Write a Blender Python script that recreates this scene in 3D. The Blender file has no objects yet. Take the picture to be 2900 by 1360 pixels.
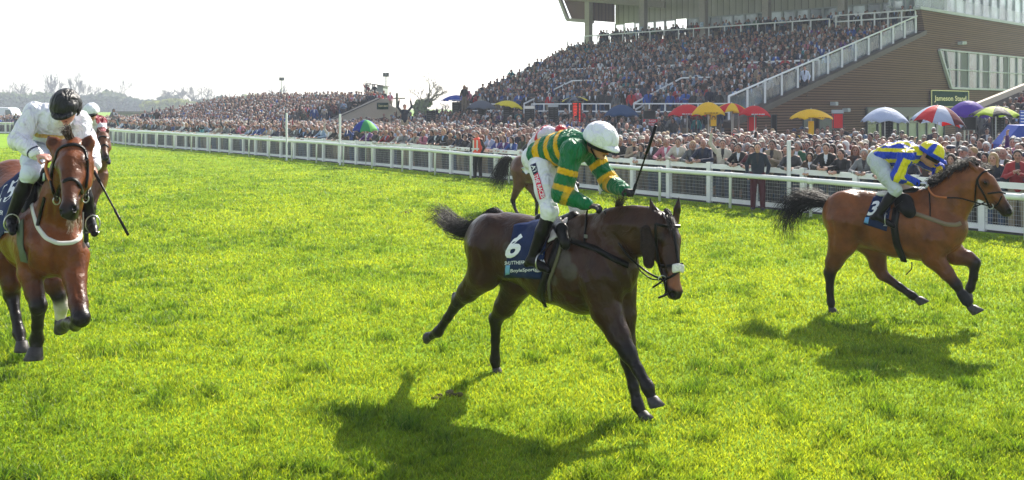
import bpy, bmesh, math, random, os
import numpy as np
from mathutils import Vector, Matrix
from mathutils.bvhtree import BVHTree
from mathutils.noise import noise as pnoise

SC = bpy.context.scene
COL = SC.collection
R = math.radians

# ------------------------------------------------------------------ camera, sky, sun, exposure
FPX, HOR, CAMH = 2700.0, 300.0, 2.65
cam = bpy.data.cameras.new("camera")
cam.sensor_width = 36.0
cam.lens = 36.0 * FPX / 2900.0
cam.shift_y = -(680.0 - HOR) / 2900.0
cam.clip_end = 2000.0
camo = bpy.data.objects.new("camera", cam)
COL.objects.link(camo)
camo.location = (0, 0, CAMH)
camo.rotation_euler = (R(90), 0, 0)
SC.camera = camo

SUN_EL, SUN_AZ = 38.0, 32.0       # degrees; azimuth clockwise from +Y
world = bpy.data.worlds.new("World")
SC.world = world
world.use_nodes = True
wn = world.node_tree
wn.nodes.clear()
wo = wn.nodes.new("ShaderNodeOutputWorld")
bg = wn.nodes.new("ShaderNodeBackground")
sky = wn.nodes.new("ShaderNodeTexSky")
sky.sky_type = 'NISHITA'
sky.sun_disc = False
sky.sun_elevation = R(SUN_EL)
sky.sun_rotation = R(SUN_AZ)
sky.air_density = 1.0
sky.dust_density = 1.0
sky.ozone_density = 1.0
bg.inputs['Strength'].default_value = 0.125
hs = wn.nodes.new('ShaderNodeHueSaturation'); hs.inputs['Saturation'].default_value = 0.55
wn.links.new(sky.outputs[0], hs.inputs['Color']); wn.links.new(hs.outputs[0], bg.inputs[0])
wn.links.new(bg.outputs[0], wo.inputs[0])

sunl = bpy.data.lights.new("sun", 'SUN')
sunl.energy = 4.9
sunl.angle = R(0.55)
sunl.color = (1.0, 0.93, 0.82)
suno = bpy.data.objects.new("sun", sunl)
COL.objects.link(suno)
sdir = Vector((math.sin(R(SUN_AZ)) * math.cos(R(SUN_EL)), math.cos(R(SUN_AZ)) * math.cos(R(SUN_EL)), math.sin(R(SUN_EL))))
suno.rotation_euler = sdir.to_track_quat('Z', 'Y').to_euler()
SC.view_settings.view_transform = 'Standard'
SC.view_settings.look = 'None'
SC.view_settings.exposure = 1.02
SC.view_settings.gamma = 1.0
SC.cycles.use_denoising = True
SC.cycles.max_bounces = 6
SC.cycles.transparent_max_bounces = 8
SC.cycles.volume_bounces = 0

# ------------------------------------------------------------------ helpers
def P(px, py, d):
    return Vector(((px - 1450.0) * d / FPX, d, CAMH - (py - HOR) * d / FPX))

def srgb(*c):
    if len(c) == 1: c = c[0]
    r = [(v / 255.0) for v in c[:3]]
    return tuple((v / 12.92 if v <= 0.04045 else ((v + 0.055) / 1.055) ** 2.4) for v in r)

def tag(o, label=None, cat=None, group=None, kind=None):
    if label: o['label'] = label
    if cat: o['category'] = cat
    if group: o['group'] = group
    if kind: o['kind'] = kind
    return o

def link(name, me, mats=None, parent=None):
    o = bpy.data.objects.new(name, me)
    COL.objects.link(o)
    if mats is not None:
        if not isinstance(mats, (list, tuple)): mats = [mats]
        for m in mats: me.materials.append(m)
    if parent is not None: o.parent = parent
    return o

def empty(name, loc=(0, 0, 0), rz=0.0):
    o = bpy.data.objects.new(name, None)
    COL.objects.link(o)
    o.location = loc
    o.rotation_euler = (0, 0, rz)
    o.empty_display_size = 0.2
    return o

def smooth(me, flag=True):
    me.polygons.foreach_set('use_smooth', np.full(len(me.polygons), flag, dtype=bool))

def mesh_np(name, V, F, sm=False):
    """F: (n,k) int array"""
    me = bpy.data.meshes.new(name)
    V = np.asarray(V, dtype=np.float32); F = np.asarray(F, dtype=np.int32)
    n, k = F.shape
    me.vertices.add(len(V)); me.vertices.foreach_set('co', V.ravel())
    me.loops.add(n * k); me.loops.foreach_set('vertex_index', F.ravel())
    me.polygons.add(n)
    me.polygons.foreach_set('loop_start', np.arange(0, n * k, k, dtype=np.int32))
    me.polygons.foreach_set('loop_total', np.full(n, k, dtype=np.int32))
    me.update(calc_edges=True)
    if sm: smooth(me)
    return me

def set_cols(me, C, name='Col'):
    a = me.color_attributes.new(name, 'FLOAT_COLOR', 'POINT')
    C = np.asarray(C, dtype=np.float32)
    if C.shape[1] == 3: C = np.concatenate([C, np.ones((len(C), 1), np.float32)], 1)
    a.data.foreach_set('color', C.ravel())

# ---- simple mesh builder -----------------------------------------------------
class MB:
    def __init__(s): s.v = []; s.f = []; s.m = []
    def quad(s, *p, m=0):
        b = len(s.v); s.v += [tuple(q) for q in p]; s.f.append(tuple(range(b, b + len(p)))); s.m.append(m); return s
    def box(s, c, size, m=0, ax=None, az=None):
        """c centre, size full; ax = unit x axis (horizontal), z up"""
        c = Vector(c); ax = Vector(ax or (1, 0, 0)).normalized(); az = Vector(az or (0, 0, 1)).normalized()
        ay = az.cross(ax).normalized()
        az = ax.cross(ay).normalized()
        h = [x / 2.0 for x in size]; b = len(s.v)
        for sz in (-1, 1):
            for sx, sy in ((-1, -1), (1, -1), (1, 1), (-1, 1)):
                s.v.append(tuple(c + ax * (h[0] * sx) + ay * (h[1] * sy) + az * (h[2] * sz)))
        for f in ((3, 2, 1, 0), (4, 5, 6, 7), (0, 1, 5, 4), (1, 2, 6, 5), (2, 3, 7, 6), (3, 0, 4, 7)):
            s.f.append(tuple(b + i for i in f)); s.m.append(m)
        return s
    def bar(s, a, b, w, h=None, m=0):
        a = Vector(a); b = Vector(b); d = b - a; L = d.length
        if L < 1e-6: return s
        d /= L; h = h or w
        up = Vector((0, 0, 1)) if abs(d.z) < 0.95 else Vector((0, 1, 0))
        side = d.cross(up).normalized(); u2 = side.cross(d).normalized()
        k = len(s.v)
        for p in (a, b):
            for x, y in ((-1, -1), (1, -1), (1, 1), (-1, 1)):
                s.v.append(tuple(p + side * (w / 2 * x) + u2 * (h / 2 * y)))
        for f in ((0, 1, 2, 3), (7, 6, 5, 4), (4, 5, 1, 0), (5, 6, 2, 1), (6, 7, 3, 2), (7, 4, 0, 3)):
            s.f.append(tuple(k + i for i in f)); s.m.append(m)
        return s
    def tube(s, pts, r, n=8, m=0, cap=True, closed=False):
        pts = [Vector(p) for p in pts]
        rs = r if isinstance(r, (list, tuple)) else [r] * len(pts)
        N = len(pts); base = len(s.v); prev = None
        for i, p in enumerate(pts):
            t = (pts[min(i + 1, N - 1)] - pts[max(i - 1, 0)])
            if t.length < 1e-9: t = Vector((0, 0, 1))
            t.normalize()
            if prev is None:
                a = Vector((0, 0, 1)) if abs(t.z) < 0.9 else Vector((1, 0, 0))
                u = t.cross(a).normalized()
            else:
                u = (prev - t * prev.dot(t)).normalized()
            prev = u; w = t.cross(u)
            for k in range(n):
                a = 2 * math.pi * k / n
                s.v.append(tuple(p + (u * math.cos(a) + w * math.sin(a)) * rs[i]))
        for i in range(N - 1):
            for k in range(n):
                a = base + i * n + k; b = base + i * n + (k + 1) % n
                s.f.append((a, b, b + n, a + n)); s.m.append(m)
        if cap:
            s.f.append(tuple(base + k for k in reversed(range(n)))); s.m.append(m)
            s.f.append(tuple(base + (N - 1) * n + k for k in range(n))); s.m.append(m)
        return s
    def prism(s, poly, vec, m=0):
        """extrude polygon (list of 3d) by vec"""
        vec = Vector(vec); b = len(s.v); n = len(poly)
        s.v += [tuple(Vector(p)) for p in poly] + [tuple(Vector(p) + vec) for p in poly]
        s.f.append(tuple(b + i for i in range(n))); s.m.append(m)
        s.f.append(tuple(b + n + i for i in reversed(range(n)))); s.m.append(m)
        for i in range(n):
            j = (i + 1) % n
            s.f.append((b + j, b + i, b + n + i, b + n + j)); s.m.append(m)
        return s
    def mesh(s, name):
        me = bpy.data.meshes.new(name)
        me.from_pydata(s.v, [], s.f)
        me.polygons.foreach_set('material_index', s.m)
        me.update()
        return me
    def build(s, name, mats, parent=None, sm=False, bevel=0):
        me = s.mesh(name)
        bm = bmesh.new(); bm.from_mesh(me)
        bmesh.ops.recalc_face_normals(bm, faces=bm.faces)
        bm.to_mesh(me); bm.free()
        if sm: smooth(me)
        o = link(name, me, mats, parent)
        if bevel:
            md = o.modifiers.new('b', 'BEVEL'); md.width = bevel; md.segments = 2; md.limit_method = 'ANGLE'
        return o

# ---- materials ---------------------------------------------------------------
def new_mat(name):
    m = bpy.data.materials.new(name); m.use_nodes = True
    nt = m.node_tree; b = nt.nodes['Principled BSDF']
    return m, nt, b

def mat(name, col, rough=0.6, metal=0.0, noise=0.0, nscale=8.0, bump=0.0, bscale=30.0, spec=0.3, attr=None, objcol=False, sheen=0.0, coat=0.0, bdist=0.01):
    """principled with optional noise variation of value, bump; colour from attribute / object colour"""
    m, nt, b = new_mat(name)
    N = nt.nodes; L = nt.links
    b.inputs['Roughness'].default_value = rough
    b.inputs['Metallic'].default_value = metal
    b.inputs['Specular IOR Level'].default_value = spec
    if sheen: b.inputs['Sheen Weight'].default_value = sheen
    if coat: b.inputs['Coat Weight'].default_value = coat
    tc = N.new('ShaderNodeTexCoord')
    src = None
    if attr:
        a = N.new('ShaderNodeAttribute'); a.attribute_name = attr
        if isinstance(attr, str) and attr.startswith('i_'): a.attribute_type = 'INSTANCER'; a.attribute_name = attr[2:]
        src = a.outputs['Color']
    elif objcol:
        a = N.new('ShaderNodeObjectInfo'); src = a.outputs['Color']
    if noise:
        nz = N.new('ShaderNodeTexNoise'); nz.inputs['Scale'].default_value = nscale; nz.inputs['Detail'].default_value = 4
        L.new(tc.outputs['Object'], nz.inputs['Vector'])
        mr = N.new('ShaderNodeMapRange'); mr.inputs['From Min'].default_value = 0.3; mr.inputs['From Max'].default_value = 0.7
        mr.inputs['To Min'].default_value = 1 - noise; mr.inputs['To Max'].default_value = 1 + noise
        L.new(nz.outputs['Fac'], mr.inputs['Value'])
        vm = N.new('ShaderNodeVectorMath'); vm.operation = 'SCALE'
        if src: L.new(src, vm.inputs[0])
        else: vm.inputs[0].default_value = col[:3]
        L.new(mr.outputs[0], vm.inputs['Scale'])
        L.new(vm.outputs[0], b.inputs['Base Color'])
    else:
        if src: L.new(src, b.inputs['Base Color'])
        else: b.inputs['Base Color'].default_value = (*col[:3], 1)
    if bump:
        nb = N.new('ShaderNodeTexNoise'); nb.inputs['Scale'].default_value = bscale; nb.inputs['Detail'].default_value = 5
        L.new(tc.outputs['Object'], nb.inputs['Vector'])
        bp = N.new('ShaderNodeBump'); bp.inputs['Strength'].default_value = bump; bp.inputs['Distance'].default_value = bdist
        L.new(nb.outputs['Fac'], bp.inputs['Height']); L.new(bp.outputs[0], b.inputs['Normal'])
    return m

M = {}
M['white'] = mat('white_paint', (0.78, 0.79, 0.8), 0.45, noise=0.06, nscale=2.5)
M['whiteplastic'] = mat('white_plastic', (0.80, 0.81, 0.78), 0.3, noise=0.05, nscale=1.5)
M['wire'] = mat('galvanised_wire', (0.55, 0.56, 0.57), 0.45, metal=0.3)
M['black'] = mat('black_paint', (0.012, 0.012, 0.013), 0.5, spec=.2, noise=0.3, nscale=6)
M['blackcloth'] = mat('black_cloth', (0.014, 0.014, 0.016), 0.75, spec=.15, noise=0.2, nscale=10, bump=0.4)
M['leather'] = mat('black_leather', (0.006, 0.0055, 0.0055), 0.3, spec=.15, noise=0.3, nscale=20, bump=0.25, bscale=60)
M['tanleather'] = mat('tan_rubber', (0.42, 0.13, 0.04), 0.5, noise=0.2)
M['steel'] = mat('steel', (0.5, 0.5, 0.5), 0.3, metal=0.9)
M['darkmetal'] = mat('dark_metal', (0.08, 0.085, 0.09), 0.45, metal=0.4)
M['navy'] = mat('navy_cloth', (0.006, 0.018, 0.075), 0.6, spec=.15, noise=0.15, nscale=14, bump=0.5, bscale=18)
M['lettering'] = mat('white_lettering', (0.8, 0.82, 0.85), 0.6)
M['concrete'] = mat('concrete', (0.3, 0.3, 0.29), 0.85, noise=0.15, nscale=1.2, bump=0.2)
M['hoofm'] = mat('hoof_horn', (0.045, 0.04, 0.04), 0.5, noise=0.3, nscale=30, bump=0.3)
M['eye'] = mat('eye', (0.008, 0.006, 0.005), 0.08)
M['sheepskin'] = mat('sheepskin', (0.72, 0.7, 0.66), 0.95, noise=0.15, nscale=60, bump=1.0, bscale=90)
M['sheepdark'] = mat('dark_sheepskin', (0.02, 0.011, 0.008), 0.95, noise=0.3, nscale=60, bump=1.0, bscale=90)

# ---- signed distance modelling -------------------------------------------------
def V3(p): return np.array(p, dtype=np.float64)

class Sdf:
    def __init__(s, vox=0.012): s.vox = vox; s.p = []; s.paint = []
    def cap(s, a, b, ra, rb=None, k=0.03, ca=None, cb=None, flat=None, sub=False, grow=0.0):
        rb = ra if rb is None else rb
        s.p.append(dict(t='c', a=V3(a), b=V3(b), ra=ra + grow, rb=rb + grow, k=k, ca=ca, cb=(cb if cb is not None else ca), flat=flat, sub=sub)); return s
    def chain(s, pts, rs, k=0.03, c=None, flat=None):
        """c: single colour or list per point"""
        for i in range(len(pts) - 1):
            ca, cb = (c[i], c[i + 1]) if isinstance(c, list) else (c, c)
            s.cap(pts[i], pts[i + 1], rs[i], rs[i + 1], k, ca, cb, flat)
        return s
    def ell(s, c, r, R3=None, k=0.03, ca=None, sub=False):
        """R3: 3 rows = axes"""
        s.p.append(dict(t='e', a=V3(c), r=V3(r), R=(np.eye(3) if R3 is None else np.array(R3, dtype=float)), k=k, ca=ca, cb=ca, sub=sub)); return s
    def spot(s, c, r, col): s.paint.append((V3(c), r, np.array(col))); return s
    @staticmethod
    def dist(q, X):
        if q['t'] == 'c':
            a, b = q['a'], q['b']
            fl = q['flat']
            if fl is not None:
                n, f = V3(fl[0]), fl[1]; n = n / np.linalg.norm(n)
                X = X - a; X = X + np.outer((X @ n) * (f - 1), n); bb = b - a; bb = bb + n * (bb @ n) * (f - 1)
            else:
                X = X - a; bb = b - a
            L2 = max(bb @ bb, 1e-12)
            t = np.clip((X @ bb) / L2, 0, 1)
            d = np.linalg.norm(X - t[:, None] * bb, axis=1) - (q['ra'] + (q['rb'] - q['ra']) * t)
            return d, t
        X = (X - q['a']) @ q['R'].T
        k0 = np.linalg.norm(X / q['r'], axis=1); k1 = np.linalg.norm(X / (q['r'] ** 2), axis=1) + 1e-9
        return k0 * (k0 - 1) / k1, np.zeros(len(X))
    def bbox(s, q):
        if q['t'] == 'c':
            r = max(q['ra'], q['rb']); return np.minimum(q['a'], q['b']) - r, np.maximum(q['a'], q['b']) + r
        r = q['r'].max(); return q['a'] - r, q['a'] + r
    def mesh(s, name='sdf', cols=None, relax=1, colfn=None, zmin=None):
        v = s.vox
        los, his = zip(*[s.bbox(q) for q in s.p])
        lo = np.min(los, 0) - 3 * v; hi = np.max(his, 0) + 3 * v
        n = np.ceil((hi - lo) / v).astype(int) + 1
        F = np.full(n, 1.0, dtype=np.float32)
        for q, l, h in zip(s.p, los, his):
            k = max(q['k'], 1e-4); m = k + 3 * v
            i0 = np.maximum(((l - m - lo) / v).astype(int), 0); i1 = np.minimum(((h + m - lo) / v).astype(int) + 2, n)
            ax = [lo[i] + v * np.arange(i0[i], i1[i]) for i in range(3)]
            G = np.stack(np.meshgrid(*ax, indexing='ij'), -1).reshape(-1, 3)
            d, _ = s.dist(q, G); d = d.reshape([len(a) for a in ax]).astype(np.float32)
            sl = tuple(slice(i0[i], i1[i]) for i in range(3)); f = F[sl]
            if q['sub']:
                hh = np.maximum(k - np.abs(f + d), 0) / k; F[sl] = np.maximum(f, -d) + hh * hh * k * 0.25
            else:
                hh = np.maximum(k - np.abs(f - d), 0) / k; F[sl] = np.minimum(f, d) - hh * hh * k * 0.25
        S = F < 0
        c = np.zeros(n - 1, dtype=np.int8)
        for o in np.ndindex(2, 2, 2): c += S[o[0]:n[0] - 1 + o[0], o[1]:n[1] - 1 + o[1], o[2]:n[2] - 1 + o[2]]
        act = (c > 0) & (c < 8); idx = np.argwhere(act)
        vid = np.full(n - 1, -1, dtype=np.int64); vid[act] = np.arange(len(idx))
        pos = np.zeros((len(idx), 3)); cnt = np.zeros(len(idx))
        for o in np.ndindex(2, 2, 2):
            for a in range(3):
                if o[a]: continue
                o2 = list(o); o2[a] = 1
                f1 = F[idx[:, 0] + o[0], idx[:, 1] + o[1], idx[:, 2] + o[2]]; f2 = F[idx[:, 0] + o2[0], idx[:, 1] + o2[1], idx[:, 2] + o2[2]]
                mk = (f1 < 0) != (f2 < 0); t = np.where(mk, f1 / np.where(mk, f1 - f2, 1), 0)
                e = np.tile(np.array(o, float), (len(idx), 1)); e[:, a] += t
                pos += e * mk[:, None]; cnt += mk
        V = lo + v * (idx + pos / np.maximum(cnt, 1)[:, None])
        Fs = []
        for a in range(3):
            b, d = (a + 1) % 3, (a + 2) % 3
            sl1 = [slice(1, n[i] - 1) for i in range(3)]; sl1[a] = slice(0, n[a] - 1)
            sl2 = list(sl1); sl2[a] = slice(1, n[a])
            A = S[tuple(sl1)]; B = S[tuple(sl2)]
            e = np.argwhere(A != B); off = np.array([1, 1, 1]); off[a] = 0; sgn = A[tuple(e.T)]
            e = e + off
            def cell(db, dd):
                q = e.copy(); q[:, b] += db; q[:, d] += dd; return vid[q[:, 0], q[:, 1], q[:, 2]]
            Q = np.stack([cell(-1, -1), cell(0, -1), cell(0, 0), cell(-1, 0)], 1)
            Q[~sgn] = Q[~sgn][:, ::-1]; Fs.append(Q)
        Fq = np.concatenate(Fs)
        Fq = Fq[(Fq >= 0).all(1)]
        if zmin is not None:
            Fq = Fq[(V[Fq][:, :, 2] > zmin).all(1)]
        for _ in range(relax):
            acc = np.zeros_like(V); cn = np.zeros(len(V))
            for i in range(4):
                a, b = Fq[:, i], Fq[:, (i + 1) % 4]
                np.add.at(acc, a, V[b]); np.add.at(cn, a, 1)
            V = np.where(cn[:, None] > 0, 0.5 * V + 0.5 * acc / np.maximum(cn, 1)[:, None], V)
        me = mesh_np(name, V, Fq, True)
        if cols or colfn:
            me_c = s.colors(V) if cols else None
            if colfn: me_c = colfn(V, me_c, s)
            set_cols(me, me_c)
        return me
    def colors(s, V, soft=0.014):
        pr = [q for q in s.p if not q['sub'] and q['ca'] is not None]
        D = np.empty((len(pr), len(V)), np.float32); C = np.empty((len(pr), len(V), 3), np.float32)
        for i, q in enumerate(pr):
            d, t = s.dist(q, V); D[i] = d
            ca, cb = q['ca'], q['cb']
            if callable(ca): C[i] = ca(t, V)
            else: C[i] = np.outer(1 - t, ca) + np.outer(t, cb)
        W = np.exp(-(D - D.min(0)) / soft)
        out = (C * W[:, :, None]).sum(0) / W.sum(0)[:, None]
        for c, r, col in s.paint:
            d = np.linalg.norm(V - c, axis=1); w = np.clip(1.3 - d / r, 0, 0.3)[:, None] / 0.3
            out = out * (1 - w) + col * w
        return out
# ------------------------------------------------------------------ figures: frames
class Fr:
    """vertical median plane of a horse: ground point B, heading h; w = offset to the animal's right side"""
    def __init__(s, B, h):
        s.B = Vector((B[0], B[1], 0)); s.h = Vector((h[0], h[1], 0)).normalized()
        s.r = Vector((s.h.y, -s.h.x, 0))
    def __call__(s, px, py, w=0.0):
        d = Vector(((px - 1450) / FPX, 1, -(py - HOR) / FPX)); o = Vector((0, 0, CAMH))
        t = (s.B + s.r * w - o).dot(s.r) / d.dot(s.r)
        return o + d * t

def unit(v): return Vector(v).normalized()
def axes(fwd, up):
    f = unit(fwd); u = Vector(up); u = (u - f * u.dot(f)).normalized(); l = f.cross(u)
    return f, u, l          # l = right-hand side

COATCOL = {'dark': ((0.036, 0.014, 0.006), (0.008, 0.006, 0.005)), 'bay': ((0.165, 0.052, 0.014), (0.010, 0.007, 0.006)),
           'redbay': ((0.13, 0.036, 0.009), (0.010, 0.007, 0.006)), 'brown': ((0.11, 0.046, 0.022), (0.012, 0.008, 0.006))}

def coat_mat(name, sheen=0.5):
    m, nt, b = new_mat(name); N = nt.nodes; L = nt.links
    a = N.new('ShaderNodeAttribute'); a.attribute_name = 'Col'
    tc = N.new('ShaderNodeTexCoord')
    n1 = N.new('ShaderNodeTexNoise'); n1.inputs['Scale'].default_value = 5; n1.inputs['Detail'].default_value = 6; n1.inputs['Roughness'].default_value = .6
    L.new(tc.outputs['Object'], n1.inputs['Vector'])
    mr = N.new('ShaderNodeMapRange'); mr.inputs['From Min'].default_value = .3; mr.inputs['From Max'].default_value = .7; mr.inputs['To Min'].default_value = .6; mr.inputs['To Max'].default_value = 1.45
    L.new(n1.outputs['Fac'], mr.inputs['Value'])
    vm = N.new('ShaderNodeVectorMath'); vm.operation = 'SCALE'; L.new(a.outputs['Color'], vm.inputs[0]); L.new(mr.outputs[0], vm.inputs['Scale'])
    L.new(vm.outputs[0], b.inputs['Base Color'])
    b.inputs['Roughness'].default_value = 0.42
    b.inputs['Specular IOR Level'].default_value = 0.22
    b.inputs['Sheen Weight'].default_value = 0.0
    rr = N.new('ShaderNodeMapRange'); rr.inputs['To Min'].default_value = .25; rr.inputs['To Max'].default_value = .42
    L.new(n1.outputs['Fac'], rr.inputs['Value']); L.new(rr.outputs[0], b.inputs['Roughness'])
    n2 = N.new('ShaderNodeTexNoise'); n2.inputs['Scale'].default_value = 14; n2.inputs['Detail'].default_value = 8; n2.inputs['Distortion'].default_value = .6
    L.new(tc.outputs['Object'], n2.inputs['Vector'])
    bp = N.new('ShaderNodeBump'); bp.inputs['Strength'].default_value = .6; bp.inputs['Distance'].default_value = .022
    L.new(n2.outputs['Fac'], bp.inputs['Height']); L.new(bp.outputs[0], b.inputs['Normal'])
    return m
M['coat'] = coat_mat('horse_coat')
M['hair_black'] = mat('horse_hair_black', (0.006, 0.0045, 0.004), 0.6, spec=.25, noise=.4, nscale=3)
M['hair_brown'] = mat('horse_hair_brown', (0.04, 0.022, 0.012), 0.6, spec=.3, noise=.4, nscale=3)

def cloth_mat(name, scale=9, strength=.6, rough=.5, sheen=.2, attr='Col', col=None):
    m, nt, b = new_mat(name); N = nt.nodes; L = nt.links
    if col is None:
        a = N.new('ShaderNodeAttribute'); a.attribute_name = attr; L.new(a.outputs['Color'], b.inputs['Base Color'])
    else: b.inputs['Base Color'].default_value = (*col, 1)
    tc = N.new('ShaderNodeTexCoord')
    n1 = N.new('ShaderNodeTexNoise'); n1.inputs['Scale'].default_value = scale; n1.inputs['Detail'].default_value = 3; n1.inputs['Distortion'].default_value = 1.6
    mp = N.new('ShaderNodeMapping'); mp.inputs['Scale'].default_value = (1, 1, .55); mp.inputs['Rotation'].default_value = (.4, .5, 0)
    L.new(tc.outputs['Object'], mp.inputs[0]); L.new(mp.outputs[0], n1.inputs['Vector'])
    bp = N.new('ShaderNodeBump'); bp.inputs['Strength'].default_value = min(1, strength * 1.3); bp.inputs['Distance'].default_value = .08
    L.new(n1.outputs['Fac'], bp.inputs['Height']); L.new(bp.outputs[0], b.inputs['Normal'])
    b.inputs['Roughness'].default_value = rough; b.inputs['Sheen Weight'].default_value = sheen * .3; b.inputs['Specular IOR Level'].default_value = .25
    return m
M['silk'] = cloth_mat('jockey_silk', 8, .75, .42)
M['breeches'] = cloth_mat('breeches_cloth', 7, .6, .6)
M['skin'] = mat('skin', (0.5, 0.27, 0.2), 0.5, noise=.08, nscale=30, attr='Col')
M['cap'] = cloth_mat('cap_silk', 9, .55, .4)

def quads_obj(name, grid, mats, parent=None, sm=True, thick=0.0, closed_u=False):
    """grid: list of rows of points"""
    nr, nc = len(grid), len(grid[0])
    V = [p for row in grid for p in row]; F = []
    for i in range(nr - 1):
        for j in range(nc if closed_u else nc - 1):
            a = i * nc + j; b = i * nc + (j + 1) % nc
            F.append((a, b, b + nc, a + nc))
    me = mesh_np(name, [tuple(v) for v in V], F, sm)
    o = link(name, me, mats, parent)
    if thick:
        md = o.modifiers.new('s', 'SOLIDIFY'); md.thickness = thick; md.offset = 0
    return o

def dome(name, c, ax, rad, m, parent, el0=-5, el1=90, az0=-180, az1=180, n=28, rows=12, thick=.006, cols=None, ripple=0.0, seed=0):
    f, u, l = ax; grid = []; C = []
    for i in range(rows + 1):
        el = R(el0 + (el1 - el0) * i / rows); row = []
        for j in range(n + 1):
            az = R(az0 + (az1 - az0) * j / n)
            k = 1 + ripple * pnoise(Vector((math.cos(az) * 2.5 + seed, math.sin(az) * 2.5, math.sin(el) * 3)))
            row.append(Vector(c) + (f * (math.cos(az) * math.cos(el) * rad[1]) + l * (math.sin(az) * math.cos(el) * rad[0]) + u * (math.sin(el) * rad[2])) * k)
            if cols: C.append(cols(math.degrees(az), math.degrees(el)))
        grid.append(row)
    o = quads_obj(name, grid, m, parent, True, thick)
    if cols: set_cols(o.data, C)
    return o

def head_prims(s, c, ax, skin, k=1.0, age=0):
    """human head centred at c (middle of skull), ax=(fwd,up,lat)"""
    f, u, l = ax; c = Vector(c); Rm = [tuple(l), tuple(f), tuple(u)]
    dk = tuple(x * .62 for x in skin); red = (skin[0] * .8, skin[1] * .5, skin[2] * .5)
    s.ell(c + u * .01 * k, (.074 * k, .095 * k, .105 * k), Rm, .01, skin)
    s.ell(c + f * .028 * k - u * .055 * k, (.054 * k, .062 * k, .062 * k), Rm, .03, skin)
    s.ell(c + f * .075 * k - u * .095 * k, (.024 * k, .02 * k, .018 * k), Rm, .02, skin)
    s.cap(c + f * .09 * k + u * .005 * k, c + f * .112 * k - u * .038 * k, .009 * k, .014 * k, .012, skin, red)
    s.cap(c + f * .084 * k + u * .022 * k - l * .035 * k, c + f * .084 * k + u * .022 * k + l * .035 * k, .012 * k, None, .014, skin)
    for sg in (-1, 1):
        s.ell(c + l * .078 * k * sg - f * .005 * k - u * .012 * k, (.01 * k, .018 * k, .03 * k), Rm, .01, red)
        s.ell(c + f * .07 * k + l * .035 * k * sg - u * .03 * k, (.02 * k, .02 * k, .02 * k), Rm, .02, red)
        s.spot(c + f * .09 * k + l * .032 * k * sg + u * .003 * k, .014 * k, (.02, .015, .012))
        s.spot(c + f * .095 * k + l * .033 * k * sg + u * .024 * k, .011 * k, dk)
    s.spot(c + f * .095 * k - u * .066 * k - l * .012 * k, .010 * k, (.2, .05, .045)); s.spot(c + f * .095 * k - u * .066 * k + l * .012 * k, .010 * k, (.2, .05, .045))

def hand_prims(s, w, d, n, side, col, curl=1.0, k=1.0, r=.0092):
    """w wrist, d direction of the palm, n = direction the palm faces, side = direction of the thumb"""
    w = Vector(w); d = unit(d); n = Vector(n); n = (n - d * n.dot(d)).normalized(); t = Vector(side); t = (t - d * t.dot(d) - n * t.dot(n)).normalized()
    for q in (-.026, -.008, .012, .028):
        s.cap(w + d * .01 * k + t * q * .6 * k, w + d * .085 * k + t * q * k, .015 * k, .013 * k, .012, col)
    Ls = [(.030, .036, .024, .02), (.012, .042, .028, .022), (-.008, .040, .026, .02), (-.026, .03, .02, .018)]
    for q, a, b, c in Ls:
        p0 = w + d * .088 * k + t * q * k
        an = curl * .75; d1 = d * math.cos(an) + n * math.sin(an); p1 = p0 + d1 * a * k
        an += curl * 1.2; d2 = d * math.cos(an) + n * math.sin(an); p2 = p1 + d2 * b * k
        an += curl * .9; d3 = d * math.cos(an) + n * math.sin(an); p3 = p2 + d3 * c * k
        s.chain([p0, p1, p2, p3], [r * 1.1 * k, r * k, r * .95 * k, r * .8 * k], .003, col)
    p0 = w + d * .025 * k + t * .028 * k + n * .008; p1 = p0 + (d * .6 + t * .6 + n * .45).normalized() * .042 * k; p2 = p1 + (d * .75 + n * .75 - t * .1).normalized() * .034 * k
    s.chain([p0, p1, p2], [r * 1.4 * k, r * 1.15 * k, r * k], .006, col)

def text_mesh(txt, size=1.0, bold=0.0, shear=0.0, res=3, width=None):
    cu = bpy.data.curves.new('t', 'FONT'); cu.body = txt; cu.size = size; cu.align_x = 'CENTER'; cu.align_y = 'CENTER'
    cu.offset = bold; cu.shear = shear; cu.resolution_u = res
    o = bpy.data.objects.new('t', cu); COL.objects.link(o)
    dg = bpy.context.evaluated_depsgraph_get(); dg.update()
    me = bpy.data.meshes.new_from_object(o.evaluated_get(dg))
    bpy.data.objects.remove(o); bpy.data.curves.remove(cu)
    if width:
        xs = [v.co.x for v in me.vertices]; k = width / (max(xs) - min(xs)); c = (max(xs) + min(xs)) / 2
        for v in me.vertices: v.co.x = (v.co.x - c) * k
    return me

def text_flat(name, txt, c, xdir, ydir, height, m, parent, width=None, bold=0.0, lift=0.01):
    """flat lettering on a board; letters thin but solid"""
    me = text_mesh(txt, 1.0, bold)
    ys = [v.co.y for v in me.vertices]; xs = [v.co.x for v in me.vertices]
    h = max(ys) - min(ys); wd = max(xs) - min(xs); cy = (max(ys) + min(ys)) / 2; cx = (max(xs) + min(xs)) / 2
    ky = height / h; kx = (width / wd) if width else ky
    x = unit(xdir); y = unit(ydir); n = x.cross(y)
    for v in me.vertices: v.co = Vector(c) + x * ((v.co.x - cx) * kx) + y * ((v.co.y - cy) * ky) + n * lift
    me.name = name
    return link(name, me, m, parent)

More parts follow.
